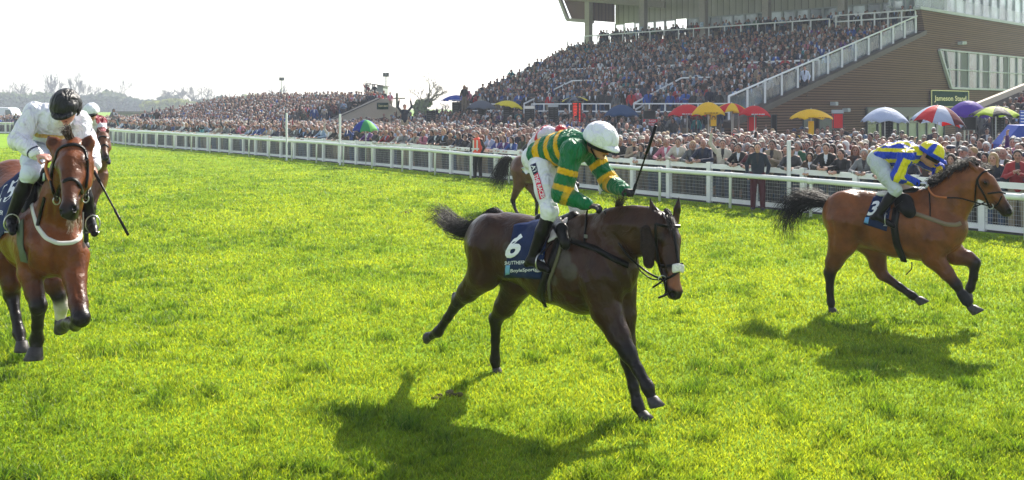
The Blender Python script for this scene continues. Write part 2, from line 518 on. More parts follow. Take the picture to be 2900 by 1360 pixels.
# ------------------------------------------------------------------ casting tack onto an animal
class Skin:
    def __init__(s, me, fr=None):
        s.bvh = BVHTree.FromPolygons([v.co for v in me.vertices], [tuple(p.vertices) for p in me.polygons])
        s.last = 9.0
    def hit(s, px, py, off=0.0):
        o = Vector((0, 0, CAMH)); d = (P(px, py, 1) - o).normalized()
        h, n, i, t = s.bvh.ray_cast(o, d)
        if h is None:
            # nearest point of the skin to the ray
            p = o + d * s.last
            h, n, i, t = s.bvh.find_nearest(p)
            if h is None: return p, -d
            p = o + d * (h - o).dot(d); s.last = (p - o).length
            return p, (p - h).normalized() if (p - h).length > 1e-5 else -d
        s.last = t
        if n.dot(d) > 0: n = -n
        return h + n * off, n

def sculpt(me, sk, lines):
    """grooves (depth > 0) and ridges (depth < 0) along image polylines: (points, width m, depth m)"""
    n = len(me.vertices); co = np.empty(n * 3); me.vertices.foreach_get('co', co); co = co.reshape(-1, 3); out = co.copy()
    for pts, w, dep in lines:
        S = []
        for i in range(len(pts) - 1):
            a, b = pts[i], pts[i + 1]; k = max(1, int(math.hypot(b[0] - a[0], b[1] - a[1]) / 5))
            S += [sk.hit(a[0] + (b[0] - a[0]) * t / k, a[1] + (b[1] - a[1]) * t / k) for t in range(k + 1)]
        m = len(S); best = np.full(n, 9.0); dirn = np.zeros((n, 3)); amp = np.zeros(n)
        for j, (h, no) in enumerate(S):
            d = np.linalg.norm(co - V3(h), axis=1); mk = d < best; best[mk] = d[mk]; dirn[mk] = V3(no); amp[mk] = min(1, 4 * min(j, m - 1 - j) / m + .15)
        out -= dirn * (np.exp(-(best / w) ** 2) * dep * amp)[:, None]
    me.vertices.foreach_set('co', out.ravel()); me.update()

def strap(name, sk, pts, w, m, parent, off=.006, thick=.004, step=6):
    """flat strap laid on the skin along image points"""
    S = []
    for i in range(len(pts) - 1):
        a, b = pts[i], pts[i + 1]; n = max(1, int(math.hypot(b[0] - a[0], b[1] - a[1]) / step))
        for k in range(n + (1 if i == len(pts) - 2 else 0)): S.append((a[0] + (b[0] - a[0]) * k / n, a[1] + (b[1] - a[1]) * k / n))
    H = [sk.hit(x, y, off) for x, y in S]
    Pp = [h[0] for h in H]
    # smooth the offset surface
    for _ in range(2):
        Pp = [Pp[0]] + [(Pp[i - 1] + Pp[i] * 2 + Pp[i + 1]) / 4 for i in range(1, len(Pp) - 1)] + [Pp[-1]]
    mb = MB(); rows = []
    for i, p in enumerate(Pp):
        t = (Pp[min(i + 1, len(Pp) - 1)] - Pp[max(i - 1, 0)]).normalized(); n = H[i][1]; n = (n - t * n.dot(t)).normalized(); b = t.cross(n)
        rows.append([p + b * w / 2 + n * thick, p - b * w / 2 + n * thick, p - b * w / 2 - n * thick * 2, p + b * w / 2 - n * thick * 2])
    return quads_obj(name, rows, m, parent, False, 0, closed_u=True)

def patch(name, sk, quad, m, parent, nu=22, nv=22, off=.012, thick=.006, ripple=.0):
    """quad = TL, TR, BR, BL image corners"""
    TL, TR, BR, BL = quad; g = []
    for j in range(nv + 1):
        v = j / nv; row = []
        for i in range(nu + 1):
            u = i / nu
            x = (TL[0] * (1 - u) + TR[0] * u) * (1 - v) + (BL[0] * (1 - u) + BR[0] * u) * v
            y = (TL[1] * (1 - u) + TR[1] * u) * (1 - v) + (BL[1] * (1 - u) + BR[1] * u) * v
            h, n = sk.hit(x, y, off)
            h = h + n * (ripple * pnoise(Vector((u * 4, v * 3, 0))))
            row.append(h)
        g.append(row)
    for _ in range(2):
        g2 = [list(r) for r in g]
        for j in range(1, nv):
            for i in range(1, nu): g2[j][i] = (g[j][i] * 2 + g[j - 1][i] + g[j + 1][i] + g[j][i - 1] + g[j][i + 1]) / 6
        g = g2
    o = quads_obj(name, g, m, parent, True, thick)
    return o, Skin(o.data)

def cast_text(name, sk, txt, c, xv, yv, m, parent, off=.005, bold=.02, shear=0):
    """c centre pixel; xv, yv pixel vectors spanning full width / height"""
    me = text_mesh(txt, 1.0, bold, shear)
    xs = [v.co.x for v in me.vertices]; ys = [v.co.y for v in me.vertices]
    cx, cy = (max(xs) + min(xs)) / 2, (max(ys) + min(ys)) / 2; W = max(xs) - min(xs); H = max(ys) - min(ys)
    for v in me.vertices:
        u = (v.co.x - cx) / W; w = (v.co.y - cy) / H
        v.co = sk.hit(c[0] + xv[0] * u + yv[0] * w, c[1] + xv[1] * u + yv[1] * w, off)[0]
    me.name = name
    return link(name, me, m, parent)

def strands(name, path, n, s0, s1, m, parent, seed=1, r=.0035, wave=.02, jit=.5, seg=10, vary=.25):
    """hair: n thin tubes following path (3d points), spreading from s0 to s1"""
    rnd = random.Random(seed); path = [Vector(p) for p in path]; K = len(path) - 1
    def at(t):
        x = t * K; i = min(int(x), K - 1); f = x - i
        p0 = path[max(i - 1, 0)]; p1 = path[i]; p2 = path[i + 1]; p3 = path[min(i + 2, K)]
        return 0.5 * ((2 * p1) + (p2 - p0) * f + (2 * p0 - 5 * p1 + 4 * p2 - p3) * f * f + (3 * p1 - p0 - 3 * p2 + p3) * f ** 3)
    V = []; F = []
    for q in range(n):
        o = Vector((rnd.gauss(0, 1), rnd.gauss(0, 1), rnd.gauss(0, 1))); 
        if o.length > 1.6: o *= 1.6 / o.length
        L = 1 - rnd.random() * vary; ph = rnd.random() * 6.28; fr = 3 + rnd.random() * 5
        b = len(V); wv = Vector((rnd.gauss(0, 1), rnd.gauss(0, 1), rnd.gauss(0, 1))) * wave
        for i in range(seg + 1):
            t = i / seg; p = at(t * L) + o * (s0 + (s1 - s0) * t ** 1.3) + wv * math.sin(ph + fr * t) * t
            rr = r * (1 - .8 * t)
            for k in range(3):
                a = 2.094 * k + ph; V.append((p.x + rr * math.cos(a), p.y + rr * math.sin(a) * .7, p.z + rr * math.sin(a) * .7))
        for i in range(seg):
            for k in range(3):
                a = b + i * 3 + k; c = b + i * 3 + (k + 1) % 3; F.append((a, c, c + 3, a + 3))
    return link(name, mesh_np(name, V, F, True), m, parent)

def hoof(c, down, toe, m, parent, k=1.0):
    """c = top centre of hoof, down = direction to the sole, toe = direction of the toe"""
    d = unit(down); t = Vector(toe); t = (t - d * t.dot(d)).normalized(); l = d.cross(t); g = []
    for h, r, o in ((-.012, .036, -.01), (0, .045, 0), (.03, .052, .01), (.068, .062, .026), (.075, .058, .024), (.072, .03, .015), (.07, .001, .01)):
        row = []
        for i in range(16):
            a = 2 * math.pi * i / 16
            rr = r * (1.12 if math.cos(a) > 0 else .92)
            row.append(Vector(c) + d * h * k + t * (o + math.cos(a) * rr) * k + l * math.sin(a) * r * .95 * k)
        g.append(row)
    return quads_obj('hoof', g, m, parent, True, 0, closed_u=True)

def horse_head(s, poll, muz, face, cc, k=1.0, ears=(), blaze=None, ek=1.0):
    a = (muz - poll); L = a.length; a.normalize(); f = Vector(face); f = (f - a * f.dot(a)).normalized(); l = a.cross(f)
    c, m = cc; mm = tuple(x * .5 + y * .5 for x, y in zip(c, m)); Rm = [tuple(l), tuple(a), tuple(f)]
    A = lambda t, x=0, y=0: poll + a * (L * t) + l * (x * k) + f * (y * k)
    s.ell(A(.16, 0, -.03), (.098 * k, .15 * k, .115 * k), Rm, .03, c)
    s.ell(A(.36, 0, -.045), (.082 * k, .17 * k, .125 * k), Rm, .03, c)
    for sg in (-1, 1):
        s.ell(A(.30, .066 * sg, .02), (.038 * k, .06 * k, .045 * k), Rm, .03, c)
        s.ell(A(.36, .062 * sg, -.085), (.03 * k, .12 * k, .085 * k), Rm, .025, c)
        s.cap(A(.42, .06 * sg, .0), A(.68, .048 * sg, -.005), .018 * k, .012 * k, .03, c)
        s.ell(A(.93, .036 * sg, .01), (.026 * k, .045 * k, .035 * k), Rm, .02, m)
        s.spot(A(.30, .098 * sg, .022), .04 * k, tuple(x * .45 for x in c))
    s.cap(A(.3, 0, .035), A(.84, 0, .004), .07 * k, .045 * k, .03, c, mm)
    s.ell(A(.88, 0, -.015), (.05 * k, .09 * k, .056 * k), Rm, .035, m)
    s.cap(A(.45, 0, -.12), A(.85, 0, -.058), .04 * k, .026 * k, .035, c, m)
    s.ell(A(.93, 0, -.058), (.032 * k, .04 * k, .028 * k), Rm, .02, m)
    for sg in (-1, 1):
        s.ell(A(.955, .045 * sg, .02), (.014 * k, .02 * k, .02 * k), Rm, .01, m, sub=True)
        s.spot(A(.955, .04 * sg, .02), .028 * k, (.004, .003, .003))
        s.cap(A(.9, .045 * sg, -.045), A(.985, .03 * sg, -.05), .005, .005, .008, m, sub=True)
    for base, tip in ears:
        b, t = Vector(base), Vector(tip); mid = b.lerp(t, .45); dd = (t - b).normalized()
        fn = f - dd * f.dot(dd)
        fl = (tuple(fn.normalized()), 1.7)
        s.chain([b - dd * .02, mid, t], [.036 * k * ek, .037 * k * ek, .006], .012, [c, c, m], fl)
        s.cap(b + fn.normalized() * .03 * k * ek, mid.lerp(t, .4) + fn.normalized() * .024 * k * ek, .016 * k * ek, .008 * ek, .008, tuple(x * .5 for x in c), sub=True)
        s.spot(mid + fn.normalized() * .02, .03 * k, tuple(x * .45 for x in c))
    if blaze is not None: s.spot(A(blaze[0], 0, .1), blaze[1], (.5, .45, .4))
    return A, (a, f, l)

def eyes_for(A, ax, parent, k=1.0):
    a, f, l = ax
    for sg in (-1, 1):
        s = Sdf(.006); c = A(.30, .092 * sg, .024)
        s.ell(c, (.016 * k, .026 * k, .018 * k), [tuple(l), tuple(a), tuple(f)], .004, (0, 0, 0)); me = s.mesh('eye'); link('eye', me, M['eye'], parent)

def limb(s, pts, rs, cols, k=.03, flat=None): s.chain(pts, rs, k, cols, flat)

def human(name, J, cfg, label, cat='jockey', group=None, vox=.009):
    """J: joints dict of Vectors; cfg: colours"""
    skin = cfg.get('skin', (.55, .30, .22)); hv = J['hax']
    tn = J['front']                       # direction the belly faces
    s = Sdf(vox)
    fl = (tuple(unit(tn)), 1.22)
    sh = [J['shL'], J['shR']]
    def torso(g, c, k=.05, arms=True, cuff=1.0, ca=None):
        s_.chain([J['pelvis'], J['waist'], J['chest']], [.135 + g, .125 + g, .15 + g], k, c, fl)
        s_.cap(J['chest'], J['neck'], .13 + g, .07 + g, k, c[2] if isinstance(c, list) else c)
        s_.cap(sh[0], sh[1], .068 + g, None, k, c[2] if isinstance(c, list) else c)
        for q in 'LR':
            cc = ca or c
            a, e, w = J['sh' + q], J['el' + q], J['wr' + q]; w2 = e.lerp(w, cuff)
            s_.chain([a, a.lerp(e, .5), e], [.062 + g, .056 + g, .048 + g], .03, cfg_arm(cc, 0))
            s_.chain([e, e.lerp(w, .35), w2], [.047 + g, .044 + g, .032 + g * .8], .02, cfg_arm(cc, 1))
    def cfg_arm(c, i): return c if not isinstance(c, dict) else c[i]
    s_ = s
    torso(-.01, skin)
    s.cap(J['neck'], J['head'] - hv[1] * .05, .056, .052, .03, skin)
    head_prims(s, J['head'], hv, skin)
    for q in 'LR':
        if 'hip' + q in J:
            h, kn, an, to = J['hip' + q], J['kn' + q], J['an' + q], J['to' + q]
            s.chain([h, h.lerp(kn, .5), kn], [.088, .075, .052], .05, skin)
            s.chain([kn, kn.lerp(an, .35), an, to], [.048, .05, .032, .026], .02, skin)
        hd = J.get('hd' + q)
        if hd: hand_prims(s, J['wr' + q], hd[0], hd[1], hd[2], cfg.get('glove') or skin, hd[3] if len(hd) > 3 else 1.0)
    body = link(name, s.mesh('body', cols=True), M['skin'])
    tag(body, label, cat, group)
    # jacket
    s_ = Sdf(vox); pal = cfg['jacket']; g = cfg.get('puff', .014)
    s_.chain([J['pelvis'].lerp(J['waist'], .45), J['waist'], J['chest']], [.135 + g, .135 + g, .155 + g], .05, pal['torso'], fl)
    s_.cap(J['chest'], J['neck'], .135 + g, .066 + g, .05, pal['yoke'])
    s_.cap(sh[0], sh[1], .068 + g, None, .04, pal['yoke'])
    for q in 'LR':
        a, e, w = J['sh' + q], J['el' + q], J['wr' + q]
        s_.cap(a, e, .066 + g, .052 + g, .03, pal['upper'])
        s_.cap(e, e.lerp(w, .93), .052 + g, .032 + g * .6, .02, pal['lower'])
    jk = link('jacket', s_.mesh('jacket', cols=True, colfn=cfg.get('jfn')), M['silk'], body)
    folds(jk.data, .009, 12, 3, (1, 1, .6))
    # breeches, boots
    if 'hipL' in J:
        s_ = Sdf(vox); c = cfg['legs']
        s_.chain([J['pelvis'], J['pelvis'].lerp(J['waist'], .7)], [.14, .13], .05, c, fl)
        for q in 'LR':
            h, kn, an = J['hip' + q], J['kn' + q], J['an' + q]
            s_.chain([J['pelvis'], h], [.1, .1], .06, c)
            s_.chain([h, h.lerp(kn, .5), kn, kn.lerp(an, .12)], [.104, .092, .066, .058], .05, c)
        bm_ = s_.mesh('breeches', cols=True); folds(bm_, .005, 9, 7); link('breeches', bm_, M['breeches'], body)
        for q in 'LR':
            kn, an, to = J['kn' + q], J['an' + q], J['to' + q]; s_ = Sdf(vox)
            heel = an - (to - an).normalized() * .035 - (kn - an).normalized() * .05
            s_.chain([kn.lerp(an, .1), kn.lerp(an, .4), an], [.062, .062, .044], .02, (0, 0, 0))
            ball = an.lerp(to, .65)
            s_.chain([an, ball, to], [.044, .038, .03], .02, (0, 0, 0)); s_.cap(an, heel, .042, .03, .02, (0, 0, 0))
            b = link('boot', s_.mesh('boot', relax=1), M['leather'], body)
    return body

def folds(me, amp=.007, sc=11.0, seed=0, aniso=(1, 1, .5)):
    n = len(me.vertices); co = np.empty(n * 3); me.vertices.foreach_get('co', co); co = co.reshape(-1, 3); no = np.empty(n * 3); me.vertices.foreach_get('normal', no); no = no.reshape(-1, 3)
    q = co * np.array(aniso) * sc
    d = np.array([(1 - abs(pnoise(Vector((a + seed, b, c))) * 2.2)) + .5 * pnoise(Vector((a * 2.1, b * 2.1 + seed, c * 2.1))) for a, b, c in q])
    sg = 1 if float((no * (co - co.mean(0))).sum()) > 0 else -1
    me.vertices.foreach_set('co', (co + no * sg * (d * amp)[:, None]).ravel()); me.update()

def stirrup(an, to, up, parent):
    d = (to - an).normalized(); c = an.lerp(to, .55); l = d.cross(Vector((0, 0, 1))).normalized(); pts = []
    for i in range(21):
        a = 2 * math.pi * i / 20; z = math.cos(a); pts.append(c + Vector((0, 0, 1)) * (z * .075 + .03) + l * math.sin(a) * .06)
    mb = MB(); mb.tube(pts, .006, 6, cap=False); mb.box(c - Vector((0, 0, .045)), (.11, .035, .008), ax=l); o = mb.build('stirrup', M['steel'], parent, True)
    mb = MB(); mb.bar(c + Vector((0, 0, .1)), up, .022, .004); mb.build('leather', M['leather'], o)
    return o

def rein(name, pts, m, parent, r=.008):
    mb = MB(); K = []
    pts = [Vector(p) for p in pts]
    for i in range(len(pts) - 1):
        p0 = pts[max(i - 1, 0)]; p1 = pts[i]; p2 = pts[i + 1]; p3 = pts[min(i + 2, len(pts) - 1)]
        for k in range(6):
            f = k / 6; K.append(0.5 * ((2 * p1) + (p2 - p0) * f + (2 * p0 - 5 * p1 + 4 * p2 - p3) * f * f + (3 * p1 - p0 - 3 * p2 + p3) * f ** 3))
    K.append(pts[-1]); mb.tube(K, r, 6)
    return mb.build(name, m, parent, True)

def whip(a, b, tip_w, label, handle=.22):
    a = Vector(a); b = Vector(b); mb = MB(); mb.tube([a, a.lerp(b, handle), a.lerp(b, .6), a.lerp(b, .62), a.lerp(b, 1)], [.011, .009, .007, tip_w, tip_w], 8)
    o = mb.build('whip', M['leather'], None, True); tag(o, label, 'whip', 'whips carried by jockeys')
    g = MB(); g.tube([a, a.lerp(b, handle * .8)], .0135, 8); g.build('grip', M['blackcloth'], o, True); return o
# ------------------------------------------------------------------ dark bay horse number 6, middle
def bands(col, stripe, rng):
    def f(t, V):
        m = np.zeros(len(t), bool)
        for a, b in rng: m |= (t >= a) & (t < b)
        return np.where(m[:, None], np.array(stripe)[None], np.array(col)[None])
    return f

def horse_obj(s, label, zmin=None):
    o = link('horse', s.mesh('horse', cols=True, relax=2), M['coat'])
    tag(o, label, 'horse', 'horses racing past the stands'); return o

def build_h3():
    F = Fr((1.0, 7.99), (.70, -.714)); J = F; r = tuple(F.r)
    c, m = COATCOL['dark']; lg = tuple(x * .6 + y * .4 for x, y in zip(c, m))
    s = Sdf(.0125)
    tor = [(1398, 694, 0, .315), (1480, 708, 0, .30), (1565, 742, 0, .355), (1650, 764, 0, .37), (1722, 752, 0, .285)]
    s.chain([J(*q[:3]) for q in tor], [q[3] for q in tor], .08, c, (r, 1.22))
    for w in (-.13, .13): s.ell(J(1392, 690, w), (.17, .26, .28), [r, tuple(F.h), (0, 0, 1)], .06, c)
    s.cap(J(1437, 637, 0), J(1560, 660, 0), .11, .10, .07, c)
    s.cap(J(1560, 658, 0), J(1655, 640, 0), .10, .10, .07, c)
    for w in (-.1, .1): s.ell(J(1715, 775, w), (.15, .2, .27), [r, tuple(F.h), (0, 0, 1)], .06, c)
    nk = [(1690, 712, 0, .26), (1745, 668, 0, .222), (1802, 655, 0, .20), (1850, 643, 0, .145)]
    s.chain([J(*q[:3]) for q in nk], [q[3] for q in nk], .06, c, (r, 1.55))
    s.cap(J(1660, 625, 0), J(1760, 604, 0), .05, .045, .05, c); s.cap(J(1760, 604, 0), J(1850, 600, 0), .045, .04, .05, c)
    poll = P(1884, 610, 7.86); muz = P(1914, 846, 7.58)
    A, ax = horse_head(s, poll, muz, (.50, -.85, .2), (c, m), 1.02,
                       [(P(1857, 626, 7.82), P(1840, 558, 7.8)), (P(1913, 626, 7.98), P(1924, 553, 8.0))], blaze=(.12, .035))
    s.spot(A(.8, 0, .05), .075, (.16, .06, .025))
    s.cap(J(1845, 650, 0), A(.2, 0, -.05), .13, .10, .06, c, c, (r, 1.2))
    # legs: near hind stretched back
    def leg(pts, rs, cols): s.chain([J(*p) for p in pts], rs, .035, cols)
    leg([(1385, 700, .13), (1372, 775, .15), (1325, 826, .15), (1299, 853, .15), (1268, 900, .15), (1241, 940, .15)], [.22, .16, .10, .064, .042, .05], [c, c, lg, m, m, m])
    leg([(1299, 853, .15), (1288, 836, .15)], [.05, .032], [m, m])
    leg([(1241, 940, .15), (1222, 951, .15)], [.049, .042], [m, m])
    leg([(1415, 720, -.13), (1468, 800, -.15), (1430, 868, -.16), (1404, 905, -.17), (1403, 965, -.2), (1402, 1020, -.22)], [.22, .15, .105, .064, .042, .05], [c, c, lg, m, m, m])
    leg([(1404, 905, -.17), (1392, 895, -.17)], [.05, .03], [m, m])
    leg([(1402, 1020, -.22), (1405, 1042, -.23)], [.048, .043], [m, m])
    leg([(1700, 790, .12), (1718, 880, .12), (1752, 950, .12), (1779, 1000, .12), (1808, 1050, .12), (1834, 1096, .12)], [.19, .135, .095, .07, .044, .052], [c, c, lg, m, m, m])
    leg([(1834, 1096, .12), (1844, 1124, .12)], [.049, .043], [m, m])
    leg([(1750, 800, -.1), (1765, 890, -.1), (1772, 970, -.11), (1780, 1022, -.12), (1794, 1095, -.12), (1806, 1148, -.12)], [.17, .11, .082, .066, .043, .05], [c, c, lg, m, m, m])
    leg([(1806, 1148, -.12), (1816, 1168, -.12)], [.049, .043], [m, m])
    for p, rr in (((1500, 700, .26), .16), ((1415, 640, .1), .14), ((1480, 640, .05), .12)): s.spot(J(*p), rr * .5, (.042, .03, .022))
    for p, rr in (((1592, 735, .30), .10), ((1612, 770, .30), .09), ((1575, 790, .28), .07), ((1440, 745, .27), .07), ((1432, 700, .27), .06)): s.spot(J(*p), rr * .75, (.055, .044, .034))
    h = horse_obj(s, 'dark brown horse in navy cloth number 6, ridden by the green and yellow jockey')
    eyes_for(A, ax, h, 1.0)
    hf = lambda p, q, toe, k=1.0: hoof(J(*p), J(*q) - J(*p), toe, M['hoofm'], h, k)
    hf((1220, 951, .15), (1196, 948, .15), F.h * -.2 + Vector((0, 0, -1)), .95)
    hoof(J(1405, 1040, -.23), Vector((0, 0, -1)), F.h, M['hoofm'], h, .95)
    hoof(J(1846, 1126, .12), F.h * .35 + Vector((0, 0, -1)), F.h + Vector((0, 0, .1)), M['hoofm'], h, 1.05)
    hoof(J(1817, 1168, -.12), F.h * .5 + Vector((0, 0, -1)), F.h + Vector((0, 0, -.4)), M['hoofm'], h, 1.0)
    sk = Skin(h.data)
    sculpt(h.data, sk, [
        ([(1672, 650), (1690, 700), (1725, 760), (1755, 800)], .035, .016), ([(1640, 700), (1655, 770), (1690, 830)], .04, .014), ([(1700, 790), (1740, 830), (1752, 870)], .03, .012),
        ([(1560, 850), (1600, 835), (1650, 850)], .035, .012), ([(1440, 700), (1470, 750), (1490, 800)], .045, .018), ([(1345, 700), (1360, 760), (1340, 805)], .028, .014), ([(1400, 660), (1385, 720), (1400, 780)], .035, .012),
        ([(1730, 660), (1770, 700), (1790, 740)], .028, .012), ([(1700, 640), (1760, 635), (1820, 640)], .04, -.012), ([(1500, 740), (1512, 800)], .02, .004), ([(1520, 730), (1535, 800)], .02, .004),
        ([(1728, 900), (1750, 950), (1768, 985)], .02, .008), ([(1320, 800), (1308, 835)], .018, .008), ([(1872, 710), (1880, 740), (1890, 765)], .012, -.006), ([(1790, 1010), (1812, 1055)], .010, .006),
        ([(1700, 860), (1725, 905), (1745, 935)], .006, -.004), ([(1600, 860), (1640, 862), (1690, 850)], .006, -.004), ([(1775, 770), (1785, 820), (1778, 850)], .03, -.014)])
    sk = Skin(h.data)
    # tail, plaited mane
    strands('tail', [J(1422, 612, 0), J(1398, 603, -.02), J(1370, 630, -.05), J(1330, 652, -.05), J(1285, 640, -.05), J(1248, 606, -.05), J(1222, 622, -.05)], 520, .024, .075, M['hair_black'], h, 3, .005, .03, vary=.35, seg=14)
    ms = Sdf(.008); n = 11
    for i in range(n):
        t = i / (n - 1); x = 1700 + (1850 - 1700) * t; y = 603 - 12 * math.sin(t * 2.2) + 4 * t
        ms.ell(J(x, y - 2, 0), (.022, .022, .026 + .006 * (i % 2)), None, .012, (0, 0, 0))
        ms.cap(J(x, y, 0), J(x + 9, y + 1, 0), .016, None, .015, (0, 0, 0))
    mane = link('mane', ms.mesh('mane'), M['hair_black'], h)
    strands('forelock_tuft', [J(1748, 600, 0), J(1752, 580, 0), J(1756, 566, 0), J(1768, 572, 0)], 60, .012, .03, M['hair_brown'], mane, 5, .004)
    strands('forelock_tuft', [P(1885, 596, 7.8), P(1893, 605, 7.72), P(1902, 640, 7.66), P(1905, 665, 7.64)], 50, .012, .02, M['hair_black'], mane, 6, .004)
    # saddle cloth, number, saddle
    cl, sc = patch('saddle_cloth', sk, [(1458, 640), (1560, 618), (1535, 790), (1429, 783)], M['navy'], h, off=.014, ripple=.012)
    cast_text('number', sc, '6', (1456, 698), (44, -7), (14, -66), M['lettering'], cl, .006, .03, .15)
    cast_text('horse_name', sc, 'SHUTTHEFRONTDOOR', (1487, 743), (116, -5), (1, -10), M['lettering'], cl, .006, .012)
    cast_text('sponsor_name', sc, 'BoyleSports', (1484, 766), (74, -4), (1, -12), M['lettering'], cl, .006, .01)
    bl = mat('sponsor_blue', srgb(120, 175, 220), .5)
    q, _ = patch('sponsor_shield', sc, [(1432, 752), (1445, 751), (1444, 776), (1432, 779)], bl, cl, 4, 4, .005, .003)
    sd = Sdf(.01)
    sd.chain([J(1530, 622, 0), J(1575, 634, 0), J(1625, 620, 0)], [.055, .05, .07], .03, (0, 0, 0), (tuple(F.h), 1.0))
    for w in (-1, 1): sd.chain([J(1572, 630, .06 * w), J(1592, 655, .24 * w), J(1600, 690, .31 * w)], [.07, .07, .06], .03, (0, 0, 0), (r, 2.6))
    sa = link('saddle', sd.mesh('saddle'), M['leather'], h)
    wc = mat('pale_saddle_pad', (.6, .56, .58), .7, bump=.4)
    patch('pad', sk, [(1575, 640), (1612, 622), (1595, 668), (1556, 690)], wc, sa, 10, 10, .022, .01, .02)
    wh = mat('sponsor_strip_white', (.75, .75, .78), .6)
    L = M['leather']
    strap('breastplate', sk, [(1588, 668), (1600, 676), (1640, 690), (1690, 706), (1740, 735), (1778, 752)], .05, L, h, .008)
    strap('breastplate', sk, [(1662, 598), (1660, 640), (1655, 690)], .016, L, h, .008)
    strap('girth', sk, [(1590, 660), (1570, 720), (1540, 800), (1530, 840), (1545, 870)], .07, L, h, .01)
    strap('girth', sk, [(1600, 665), (1578, 740), (1556, 800), (1560, 850)], .03, mat('elastic_girth', (.10, .095, .05), .8), h, .012)
    for p in ((1612, 682), (1662, 672)):
        mb = MB(); a, n = sk.hit(p[0], p[1], .016); mb.box(a, (.035, .012, .03), ax=F.h); mb.build('buckle', M['steel'], h)
    # bridle
    br = strap('bridle', sk, [(1856, 634), (1868, 638), (1895, 642), (1926, 641)], .022, L, h, .008)
    strap('cheek_strap', sk, [(1856, 634), (1858, 680), (1866, 740), (1876, 790), (1884, 812)], .02, L, br, .008)
    strap('face_strap', sk, [(1898, 605), (1905, 640), (1914, 700), (1920, 745)], .02, L, br, .008)
    strap('noseband', sk, [(1866, 752), (1890, 754), (1915, 752), (1934, 748)], .022, L, br, .008)
    strap('noseband', sk, [(1868, 800), (1884, 792), (1900, 786), (1922, 768)], .018, L, br, .008)
    sp = Sdf(.006)
    for i in range(-3, 4):
        for q in (-1, 0, 1):
            a, n = sk.hit(1920 + i * 3.9, 758 + q * 7 + abs(i), .004); sp.ell(a + n * .002, (.016, .016, .016), None, .008, (0, 0, 0))
    link('noseband_cover', sp.mesh('noseband_cover'), M['sheepskin'], br)
    cp = Sdf(.008)
    a0 = A(.16, -.1, -.04) if (A(.16, -.1, -.04).y < A(.16, .1, -.04).y) else A(.16, .1, -.04)
    P0 = [P(1830, 655, 7.74), P(1834, 700, 7.70), P(1838, 745, 7.66)]
    cp.chain(P0, [.052, .056, .046], .02, (0, 0, 0), ((.2, -1, 0), 1.5))
    link('cheekpiece', cp.mesh('cheekpiece'), M['sheepdark'], br)
    strap('bit_cheek', sk, [(1878, 790), (1886, 800), (1890, 830), (1880, 838)], .02, L, br, .012)
    mb = MB(); c0, n0 = sk.hit(1876, 792, .02)
    mb.tube([c0 + Vector((math.cos(a) * .032, 0, math.sin(a) * .032)) for a in [i * 2 * math.pi / 14 for i in range(15)]], .005, 6, cap=False); mb.build('bit_ring', M['steel'], br, True)
    rein('rein', [c0, P(1840, 775, 7.8), P(1800, 745, 7.85), P(1775, 720, 7.85), P(1735, 660, 8.0), J(1712, 598, .08)], L, br, .009)
    rein('rein', [c0, P(1845, 790, 7.75), P(1812, 765, 7.8), P(1803, 740, 7.9), P(1806, 722, 7.9)], L, br, .006)
    rein('rein', [c0 + Vector((0, 0, -.01)), P(1862, 806, 7.6), P(1848, 815, 7.6)], L, br, .008)
    rein('rein', [P(1892, 832, 7.56), P(1880, 838, 7.55), P(1864, 844, 7.55)], L, br, .009)
    # jockey
    G = srgb(0, 104, 62); Y = srgb(226, 172, 8)
    hv = axes((.62, -.66, -.42), (.22, -.2, .95))
    head = J(1699, 408, .02)
    Jt = dict(pelvis=J(1520, 448, 0), waist=J(1562, 428, 0), chest=J(1610, 420, 0), neck=J(1652, 408, 0), head=head, hax=hv, front=F.h * .45 + Vector((0, 0, -1)),
              shR=J(1622, 428, .19), shL=J(1668, 420, -.19), elR=J(1590, 548, .26), wrR=J(1668, 582, .14), elL=J(1727, 518, -.24), wrL=J(1772, 540, -.1),
              hipR=J(1535, 478, .12), hipL=J(1560, 470, -.12), knR=J(1557, 600, .27), knL=J(1640, 590, -.27), anR=J(1505, 738, .33), anL=J(1560, 720, -.33), toR=J(1512, 775, .36), toL=J(1590, 760, -.34))
    Jt['toR'] = Jt['anR'] + F.h * .2 + Vector((0, 0, -.06)); Jt['toL'] = Jt['anL'] + F.h * .2 + Vector((0, 0, -.06))
    Jt['hdR'] = (F.h + Vector((0, 0, -.05)), Vector((0, 0, -1)) - F.r * .3, -F.r, 1.0)
    Jt['hdL'] = (F.h * .8 + Vector((0, 0, .1)) + F.r * .4, Vector((0, 0, -1)) - F.h * .2, F.h * .4 + Vector((0, 0, 1)) + F.r, 1.25)
    pal = dict(torso=bands(G, Y, [(.28, .62)]), yoke=bands(G, Y, []), upper=bands(G, Y, [(.42, .56), (.8, .94)]), lower=bands(G, Y, [(.10, .34)]))
    wst, chs = V3(Jt['waist']), V3(Jt['chest'])
    def jfn(V, C, s):
        # hoops round the trunk measured along the spine
        ax_ = chs - V3(Jt['pelvis']); L_ = np.linalg.norm(ax_); ax_ /= L_
        t = (V - V3(Jt['pelvis'])) @ ax_ / L_
        pr = s.p; D = np.stack([s.dist(q, V)[0] for q in pr]); near = D.argmin(0)
        tors = near <= 2
        st = ((t > .30) & (t < .50)) | ((t > .66) & (t < .80)) | ((t > 1.0) & (t < 1.1))
        out = C.copy(); out[tors] = np.where(st[tors][:, None], np.array(Y), np.array(G)); 
        # collar line and chest band
        return out
    cfg = dict(jacket=pal, legs=(.76, .77, .82), glove=(.012, .012, .014), jfn=jfn, puff=.03, skin=(.50, .25, .17))
    b = human('person', Jt, cfg, 'person in green jacket with yellow hoops and white cap on the dark horse', 'jockey', 'jockeys riding in the race')
    f, u, l = hv
